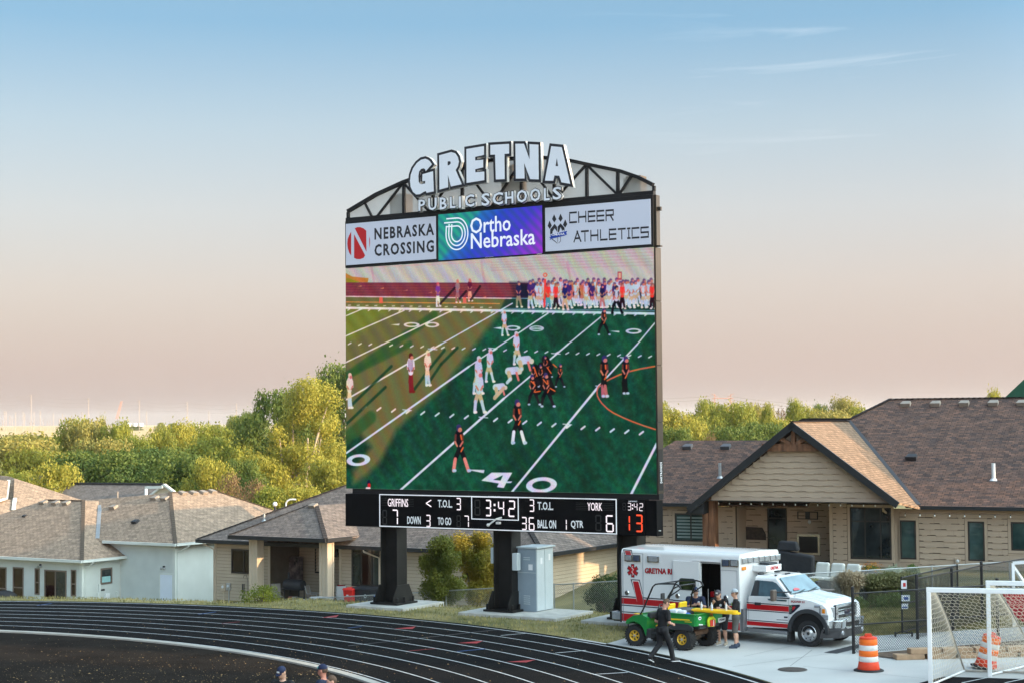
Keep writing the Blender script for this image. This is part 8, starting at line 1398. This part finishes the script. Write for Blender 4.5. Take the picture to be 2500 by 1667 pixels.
t = thing('medical_bag', 'yellow and red medical bag hanging on the green tailgate', 'bag', gw_(bx0-.06,tpt(1575,790)[0]*1.2,tpt(1575,790)[1]), GF.yaw); b = MB(); b.prism([(-.20,-.10),(-.21,.06),(-.10,.15),(.10,.15),(.20,.05),(.17,-.13),(-.12,-.16)], lambda a,c,e: (-e,a,c), 0, .07); b.build('body', mat('bag_lime', (.62,.70,.03), .6), t, bevel=.02); MB().box(-.11,-.07,-.13,.13,-.13,.06).build('pocket', mat('bag_red', (.62,.05,.03), .6), t, bevel=.02); MB().box(-.114,-.111,-.04,.0,-.12,.05).build('reflective_tape', sgn_w, t); MB().tube([(-.03,-.1,.14),(-.05,-.02,.24),(-.05,.08,.2)], .012, 5).build('strap', mat('bag_red2', (.5,.08,.05), .6), t)
for i, (x, y, z, w, d, h, c, l) in enumerate(((.42,-.28,.79,.16,.2,.38,(.62,.66,.70),'white and blue carton standing in the cart bed'),(.22,-.3,.79,.14,.16,.36,(.60,.62,.64),'silver grey case in the cart bed'),(.02,-.25,.79,.12,.12,.26,(.62,.05,.05),'red pouch on top of the cart load'),(.1,-.42,.79,.1,.1,.28,(.05,.15,.55),'blue pouch among the cart load'),(-.12,-.3,.79,.14,.12,.2,(.45,.06,.06),'dark red strap bundle in the cart bed'),(.3,-.6,.79,.22,.2,.4,(.08,.09,.11),'black bag behind the silver case'))):
    t = thing('supply_bag', l, 'bag', gw_(x,y,z), GF.yaw+i*.3, 'medical supplies in the cart bed'); MB().box(-w,w,-d,d,0,h).build('body', mat('bagcol%d' % i, c, .6, var=.15, vs=8, bump=.3, bs=20), t, bevel=.05); MB().box(-w*.5,w*.5,-d-.004,-d+.002,h*.3,h*.6).build('pocket', mat('bagpk%d' % i, tuple(q*.6 for q in c), .6), t)
bt = mat('bottle_plastic', (.70,.74,.76), .12, 0, .05, 9, spec=.8, alpha=.75); bl_ = mat('bottle_label', (.60,.62,.68), .5)
for x, y, l in ((1450,590,'water bottle held by the man in navy'),(1622,604,'water bottle standing in the middle of the yellow board'),(1860,604,'water bottle between the two men in black')):
    P = G(*px('O',x,y), 1.185); t = thing('water_bottle', l, 'bottle', P, 0, 'water bottles on the spine board'); MB().lathe([(.001,0),(.032,.0),(.034,.02),(.031,.07),(.034,.12),(.033,.15),(.013,.19),(.013,.2)], n=12).build('bottle', bt, t, smooth=50); MB().lathe([(.035,.06),(.035,.11)], n=12).build('label_band', bl_, t); MB().lathe([(.015,.2),(.015,.222),(.001,.222)], n=10).build('cap', white_p, t)
# ================================================================== PEOPLE
def polygonise(prims, res, k=.03):
    """smooth union of tapered limbs and ellipsoids, meshed by surface nets"""
    lo = np.array([min(min(p[0][i], p[1][i])-max(p[2], p[3])-.05 for p in prims) for i in range(3)]); hi = np.array([max(max(p[0][i], p[1][i])+max(p[2], p[3])+.05 for p in prims) for i in range(3)])
    n = np.ceil((hi-lo)/res).astype(int)+1; ax = [lo[i]+res*np.arange(n[i]) for i in range(3)]; X_, Y_, Z_ = np.meshgrid(*ax, indexing='ij'); D = np.full(X_.shape, 1e3)
    for p in prims:
        a, b, ra, rb = np.array(p[0], float), np.array(p[1], float), p[2], p[3]; sq = p[4] if len(p) > 4 else (1,1,1); R_m = max(ra, rb)+.12; i0 = np.maximum(0, ((np.minimum(a, b)-R_m-lo)/res).astype(int)); i1 = np.minimum(n, ((np.maximum(a, b)+R_m-lo)/res).astype(int)+2); sl_ = tuple(slice(x, y) for x, y in zip(i0, i1))
        x, y, z = X_[sl_], Y_[sl_], Z_[sl_]; d = b-a; L2 = max(1e-9, d@d); t = np.clip(((x-a[0])*d[0]+(y-a[1])*d[1]+(z-a[2])*d[2])/L2, 0, 1)
        r = np.sqrt(((x-a[0]-t*d[0])/sq[0])**2+((y-a[1]-t*d[1])/sq[1])**2+((z-a[2]-t*d[2])/sq[2])**2)-(ra+(rb-ra)*t); c = D[sl_]; h = np.clip(.5+.5*(c-r)/k, 0, 1); D[sl_] = c*(1-h)+r*h-k*h*(1-h)
    ins = D < 0; cs = tuple(m-1 for m in n); S = np.zeros(cs, int); P = np.zeros(cs+(3,)); N_ = np.zeros(cs)
    cor = [(i,j,l) for i in (0,1) for j in (0,1) for l in (0,1)]; g = lambda A, c: A[c[0]:c[0]+cs[0], c[1]:c[1]+cs[1], c[2]:c[2]+cs[2]]
    for c in cor:
        for q in range(3):
            if c[q] == 0:
                e = list(c); e[q] = 1; va, vb = g(D, c), g(D, e); m = (va < 0) != (vb < 0); t = np.where(m, va/(va-vb+1e-12), 0); pt = np.zeros(cs+(3,)); pt[...] = c; pt[..., q] += t; P += pt*m[..., None]; N_ += m
    act = N_ > 0; idx = np.full(cs, -1); idx[act] = np.arange(act.sum()); vs = (np.argwhere(act)+P[act]/N_[act][:,None])*res+lo; F = []
    for q in range(3):
        u, v = (q+1)%3, (q+2)%3; e = [0,0,0]; e[q] = 1; A = ins[tuple(slice(0, n[i]-e[i]) for i in range(3))]; B = ins[tuple(slice(e[i], n[i]) for i in range(3))]; w = np.argwhere(A != B); w = w[(w[:,u] > 0) & (w[:,v] > 0) & (w[:,u] < cs[u]) & (w[:,v] < cs[v])]
        k4 = []
        for du, dv in ((1,1),(0,1),(0,0),(1,0)): c = w.copy(); c[:,u] -= du; c[:,v] -= dv; k4.append(idx[c[:,0], c[:,1], c[:,2]])
        f = np.stack(k4, 1); fl = B[tuple(w.T)] ; f[fl] = f[fl][:, ::-1]; F.append(f[(f >= 0).all(1)])
    return vs, np.concatenate(F)
def sdfobj(name, prims, m, par, res=.016, k=.03, clip=None, extra=None):
    vs, fs = polygonise(prims, res, k); vs, fs = [tuple(v) for v in vs], [tuple(int(i) for i in f) for f in fs]
    if clip: fs = [f for f in fs if all(clip(vs[i]) for i in f)]
    b = MB(); b.add(vs, fs)
    if extra: extra(b)
    return b.build(name, m, par, smooth=80, recalc=False)
skin = mat('skin', (.50,.29,.21), .55, 0, .06, 12); skin2 = mat('skin_flushed', (.55,.29,.21), .55, 0, .06, 12); hairm = mat('hair_brown', (.10,.06,.04), .85, 0, .3, 40)
def person(label, loc, yaw, J, shirt, legs, shoe, cap=None, hair=hairm, shorts=False, H=1.76, headrot=0, nod=0, grp=None, sk=skin, glasses=None, cap2=None, beard=False, cat='person'):
    """J: joint positions (x forward, y left, z up) for a 1.76 m figure; missing right/left joints mirror a neutral stance"""
    t = thing('person', label, cat, loc, yaw, grp); t.scale = (H/1.76,)*3
    D = dict(pel=(0,0,.94), che=(0,0,1.30), nek=(0,0,1.48), hed=(.02,0,1.64), hpL=(0,.10,.92), hpR=(0,-.10,.92), knL=(.03,.11,.50), knR=(.03,-.11,.50), anL=(0,.12,.09), anR=(0,-.12,.09), shL=(0,.19,1.42), shR=(0,-.19,1.42), elL=(-.02,.26,1.13), elR=(-.02,-.26,1.13), wrL=(.08,.24,.90), wrR=(.08,-.24,.90), ftL=None, ftR=None); D.update(J); j = {k_: (V(v) if v else None) for k_, v in D.items()}
    hq = Matrix.Rotation(R_(headrot), 3, 'Z') @ Matrix.Rotation(R_(nod), 3, 'Y'); hc = j['hed']; hp_ = lambda x, y, z: hc+hq @ V((x,y,z))
    B = [(j['pel'],j['che'],.135,.14,(.75,1.05,1)),(j['che'],j['nek']-V((0,0,.06)),.14,.09,(.75,1.15,1)),(j['nek']-V((0,0,.03)),hp_(-.01,0,-.07),.056,.054),(j['hpL'],j['hpR'],.11,.11)]
    for s_ in 'LR': B += [(j['hp'+s_],j['kn'+s_],.088,.058),(j['kn'+s_]-V((0,0,.02)),j['kn'+s_].lerp(j['an'+s_],.35)-V((.015,0,0)),.055,.056),(j['kn'+s_].lerp(j['an'+s_],.3)-V((.01,0,0)),j['an'+s_],.056,.036),(j['che']+V((0,0,.08)),j['sh'+s_],.08,.062),(j['sh'+s_],j['el'+s_],.052,.040),(j['el'+s_],j['wr'+s_],.042,.026)]
    B += [(hp_(-.012,0,.035),hp_(.01,0,.03),.088,.084,(1.02,.86,1.08)),(hp_(.03,0,-.055),hp_(.035,0,-.03),.055,.062,(1,.92,1)),(hp_(.088,0,.0),hp_(.105,0,-.022),.010,.015),(hp_(.0,.076,-.012),hp_(-.005,.078,.015),.017,.020,(1,.6,1)),(hp_(.0,-.076,-.012),hp_(-.005,-.078,.015),.017,.020,(1,.6,1)),(hp_(.085,0,-.055),hp_(.088,0,-.052),.016,.016,(.8,1.6,.7))]
    def hands(b):
        for s_, sg in (('L',1),('R',-1)):
            w = j['wr'+s_]; d = (w-j['el'+s_]).normalized(); sd = d.cross(V((1,0,0))); sd = (sd if sd.length > .2 else d.cross(V((0,0,1)))).normalized(); nn = d.cross(sd).normalized(); c0 = w+d*.045
            for i in range(4): a0 = c0+sd*((i-1.5)*.019)+d*.025; l = (.030,.036,.034,.026)[i]; b.tube([a0-d*.03, a0+d*l, a0+d*l*1.6+nn*.016*sg, a0+d*l*1.7+nn*.036*sg], [.0105,.0095,.0085,.006], 6)
            b.tube([w+d*.015+sd*.02*sg, w+d*.045+sd*.048*sg, w+d*.075+sd*.05*sg+nn*.015], [.013,.011,.007], 6)
    for s_ in 'LR': w = j['wr'+s_]; d = (w-j['el'+s_]).normalized(); B.append((w+d*.02, w+d*.065, .030, .034, (1,1,1)))
    sdfobj('body', B, sk, t, extra=hands)
    C_ = [(j['pel']-V((0,0,.03)),j['che'],.152,.152,(.80,1.05,1)),(j['che'],j['nek']-V((0,0,.07)),.152,.095,(.80,1.15,1))]
    for s_ in 'LR': C_ += [(j['che']+V((0,0,.08)),j['sh'+s_],.09,.078),(j['sh'+s_],j['sh'+s_].lerp(j['el'+s_],.72),.070,.066)]
    sdfobj('shirt', C_, shirt, t); q = .78 if shorts else 1.0; Tt = [(j['hpL'],j['hpR'],.128,.128),(j['pel'],j['pel']+V((0,0,.06)),.135,.13,(.82,1.05,1))]
    for s_ in 'LR':
        if shorts: Tt += [(j['hp'+s_],j['hp'+s_].lerp(j['kn'+s_],.92),.108,.092)]
        else: Tt += [(j['hp'+s_],j['kn'+s_],.108,.080),(j['kn'+s_],j['an'+s_]+V((0,0,-.01)),.080,.066)]
    sdfobj('shorts' if shorts else 'trousers', Tt, legs, t)
    for s_ in 'LR':
        a = j['an'+s_]; f = j['ft'+s_] or (a+V((.17,.02 if s_ == 'L' else -.02,-.045))); sdfobj('shoe', [(a-V((.02,0,.035)),f,.052,.042,(1,.9,.85)),(a-V((.03,0,0)),a+V((0,0,.03)),.05,.048)], shoe, t, .014, .02); d = (f-a); b = MB(); p0, p1 = a-V((.05,0,0))+V((0,0,-.075)), V((f.x+.035,f.y,f.z-.035)); b.beam(p0, p1, .095, .022); b.build('shoe_sole', sgn_w if shoe.name != 'shoe_navy' else shoe, t, bevel=.006)
    for sg in (1,-1):
        P_ = hp_(.080,.033*sg,.018); MB().ell(P_, .012,.014,.009,8,6).build('eye', plast, t)
    P_ = hp_(.098,0,-.056); MB().ell(P_, .008,.026,.006,8,4).build('mouth', mat('lip', (.35,.12,.10), .6) if 'lip' not in bpy.data.materials else bpy.data.materials['lip'], t)
    if beard: sdfobj('moustache', [(hp_(.095,.02,-.042),hp_(.095,-.02,-.042),.010,.010)], hairm, t, .008, .01)
    sdfobj('hair', [(hp_(-.02,0,.035),hp_(-.01,0,.05),.093,.091,(1.02,.88,1.08))], hair, t, .012, clip=lambda v: (lambda w: w.z > .035-.35*w.x or (w.x < -.02 and w.z > -.03))(hq.transposed() @ (V(v)-hc)) and (hq.transposed() @ (V(v)-hc)).x < .085)
    if cap:
        sdfobj('cap', [(hp_(-.012,0,.055),hp_(-.002,0,.062),.098,.096,(1.03,.90,1.0))], cap, t, .012, clip=lambda v: (hq.transposed() @ (V(v)-hc)).z > .045)
        b = MB(); pts = [hp_(.07+.085*math.cos(a),.075*math.sin(a),.048-.012*math.cos(a)) for a in [R_(x) for x in range(-90,91,15)]]; b.add(pts+[p+V((0,0,-.008)) for p in pts], [tuple(range(13)),tuple(range(13,26))]+[(i,i+1,i+14,i+13) for i in range(12)]); b.build('cap_brim', cap2 or cap, t); b = MB(); b.beam(hp_(.094,.03,.088), hp_(.094,-.03,.088), .01, .03); b.build('cap_patch', sgn_w, t)
    if glasses: b = MB(); [b.ell(hp_(.094,.034*sg,.018), .008,.030,.020,10,6) for sg in (1,-1)]; b.beam(hp_(.08,.07,.022), hp_(-.02,.082,.02), .006,.01); b.beam(hp_(.08,-.07,.022), hp_(-.02,-.082,.02), .006,.01); b.build('sunglasses', glasses, t, kind='stuff')
    return t
c_blk = mat('cloth_black', (.010,.010,.012), .85, 0, .25, 6, .4, 14); c_blk2 = mat('trouser_black', (.013,.013,.016), .8, 0, .25, 6, .5, 12); c_navy = mat('cloth_navy', (.010,.017,.045), .85, 0, .2, 6, .4, 14); c_grey = mat('shorts_grey', (.09,.088,.085), .85, 0, .15, 8, .4, 16); c_dk = mat('shorts_dark', (.02,.022,.028), .85, 0, .2); s_tan = mat('shoe_tan', (.42,.36,.28), .7); s_navy = mat('shoe_navy', (.04,.055,.09), .7); s_blk = mat('shoe_black', (.02,.02,.022), .6); cap_n = mat('cap_navy', (.012,.02,.06), .8); cap_g = mat('cap_charcoal', (.06,.055,.065), .8); cap_w = mat('cap_grey_mesh', (.38,.42,.46), .8)
shade = mat('sunglass_lens', (.01,.01,.012), .1, spec=.8)
def decal_on(par, p, q, w, m, nm='shirt_emblem'): b = MB(); b.lathe([(.001,0),(w,.001)], n=12, fn=lambda x,y,z: (p[0]+q*z, p[1]+x, p[2]+y)); return b.build(nm, m, par)
Pc = G(*px('O',800,1470)); cop = person('man in black polo and dark trousers walking towards the green cart, seen from behind', (Pc.x,Pc.y,0), R_(28), dict(pel=(.0,0,.92), che=(.05,0,1.28), nek=(.08,0,1.46), hed=(.13,-.02,1.62), hpL=(0,.10,.90), hpR=(0,-.10,.90), knL=(-.02,.10,.50), anL=(-.33,.10,.17), ftL=(-.27,.10,.05), knR=(.20,-.09,.50), anR=(.28,-.11,.10), shL=(.06,.20,1.40), shR=(.06,-.20,1.40), elL=(-.02,.27,1.12), wrL=(.14,.20,1.02), elR=(.06,-.28,1.12), wrR=(.24,-.16,1.06)), c_blk, c_blk2, s_blk, nod=32, headrot=-12, H=1.77, sk=skin2, glasses=shade)
MB().box(-.12,.15,-.165,.165,.955,.985).build('belt', s_blk, cop); MB().box(-.15,-.12,-.1,-.03,.86,.98).build('radio', plast, cop, bevel=.006); MB().box(-.02,.05,.17,.2,.86,.95).build('pouch', mat('pouch_yellow', (.6,.5,.05), .6), cop)
P = AY(1702,1448,51.0); nv = person('man in navy shirt and cap leaning on the far side of the cart', (P.x-.05,51.1,0), R_(-92), dict(pel=(-.28,0,.90), che=(.02,0,1.17), nek=(.10,0,1.34), hed=(.17,0,1.49), hpL=(-.28,.10,.88), hpR=(-.28,-.10,.88), knL=(-.2,.11,.48), knR=(-.2,-.11,.48), anL=(-.3,.12,.09), anR=(-.3,-.12,.09), shL=(.08,.21,1.28), shR=(.08,-.21,1.28), elL=(.20,.27,1.05), wrL=(.36,.12,1.13), elR=(.18,-.29,1.05), wrR=(.38,-.08,1.12)), c_navy, c_dk, s_navy, cap=cap_n, headrot=32, H=1.80); decal_on(nv, (.205,.09,1.19), 1, .035, cg2)
P = G(*px('O',1790,1215)); mid = person('man in black shirt and charcoal cap leaning on the yellow spine board', (P.x,P.y+.25,0), R_(-118), dict(pel=(-.14,0,.92), che=(.02,0,1.22), nek=(.09,0,1.39), hed=(.17,0,1.52), hpL=(-.14,.10,.90), hpR=(-.14,-.10,.90), knL=(-.02,.11,.50), knR=(-.06,-.11,.50), anL=(-.08,.13,.09), anR=(-.2,-.12,.09), shL=(.07,.20,1.33), shR=(.07,-.20,1.33), elL=(.10,.28,1.07), wrL=(.32,.12,1.13), elR=(.14,-.28,1.10), wrR=(.30,-.10,1.30)), c_blk, c_dk, s_tan, cap=cap_g, shorts=True, nod=14, H=1.78, beard=True); decal_on(mid, (.185,.08,1.22), 1, .04, cg2)
P = G(*px('O',2035,1235)); rgt = person('man in black shirt, grey shorts and grey mesh cap standing right of the cart', (P.x,P.y+.05,0), R_(172), dict(che=(-.01,0,1.29), hed=(.03,0,1.63), anL=(.02,.14,.09), knL=(.04,.12,.50), anR=(-.04,-.12,.09), elL=(.08,.25,1.13), wrL=(.27,.16,1.30), elR=(.04,-.27,1.12), wrR=(.25,-.12,1.12), wrRx=None), c_blk, c_grey, s_navy, cap=cap_w, cap2=cap_w, shorts=True, H=1.73, glasses=shade, nod=4)
MB().tube([(-.13,.12,1.05),(-.14,.12,1.42),(0,.13,1.47),(.12,.11,1.38)], .016, 5).build('overall_strap', cg2, rgt); MB().box(.11,.13,.02,.08,1.28,1.38).build('lime_badge', mat('lime', (.35,.55,.05), .6), rgt)
# onlookers whose heads show at the bottom edge
def head_at(x, ytop, D, **k): P = AY(x, ytop, D); k.setdefault('H', 1.76); return (P.x, D, P.z-1.755*k['H']/1.76*1.0), k
for (x, yt, D, yaw, lab, sh, cp_, kw) in ((690,1628,34.2,-110,'man in black with navy cap looking down at the bottom edge',c_blk,cap_n,dict(nod=28,headrot=-15)),(790,1624,34.2,160,'sunburnt man with navy cap and teal sunglasses on the brim, bottom edge',c_navy,cap_n,dict(nod=6,sk=mat('skin_ruddy', (.58,.24,.17), .55, 0, .06, 12))),(812,1650,33.2,-160,'short haired man with bare head at the bottom edge',c_grey,None,dict(nod=10,sk=skin2))):
    loc, _ = head_at(x, yt, D); o = person(lab, loc, R_(yaw), {}, sh, c_blk2, s_blk, cap=cp_, **kw)
    if 'teal' in lab: MB().tube([(.10,-.06,1.72),(.125,0,1.725),(.10,.06,1.72)], .016, 6).build('sunglasses', mat('teal_lens', (.02,.35,.38), .15, spec=.8), o)
bpy.context.view_layer.update()
# ------------------------------------------------------------------ the air: one closed box of thin even haze
hm = bpy.data.materials.new('haze_air'); hm.use_nodes = True; t = hm.node_tree; t.nodes.clear(); o_ = t.nodes.new('ShaderNodeOutputMaterial'); pv = t.nodes.new('ShaderNodeVolumePrincipled'); pv.inputs['Color'].default_value = (.95,.93,.92,1); pv.inputs['Density'].default_value = .00007; pv.inputs['Anisotropy'].default_value = .2; t.links.new(pv.outputs[0], o_.inputs['Volume'])
b = MB(); b.box(-9500,9500,-2600,12500,-32,75); hzb = b.build('haze', hm, kind='stuff')
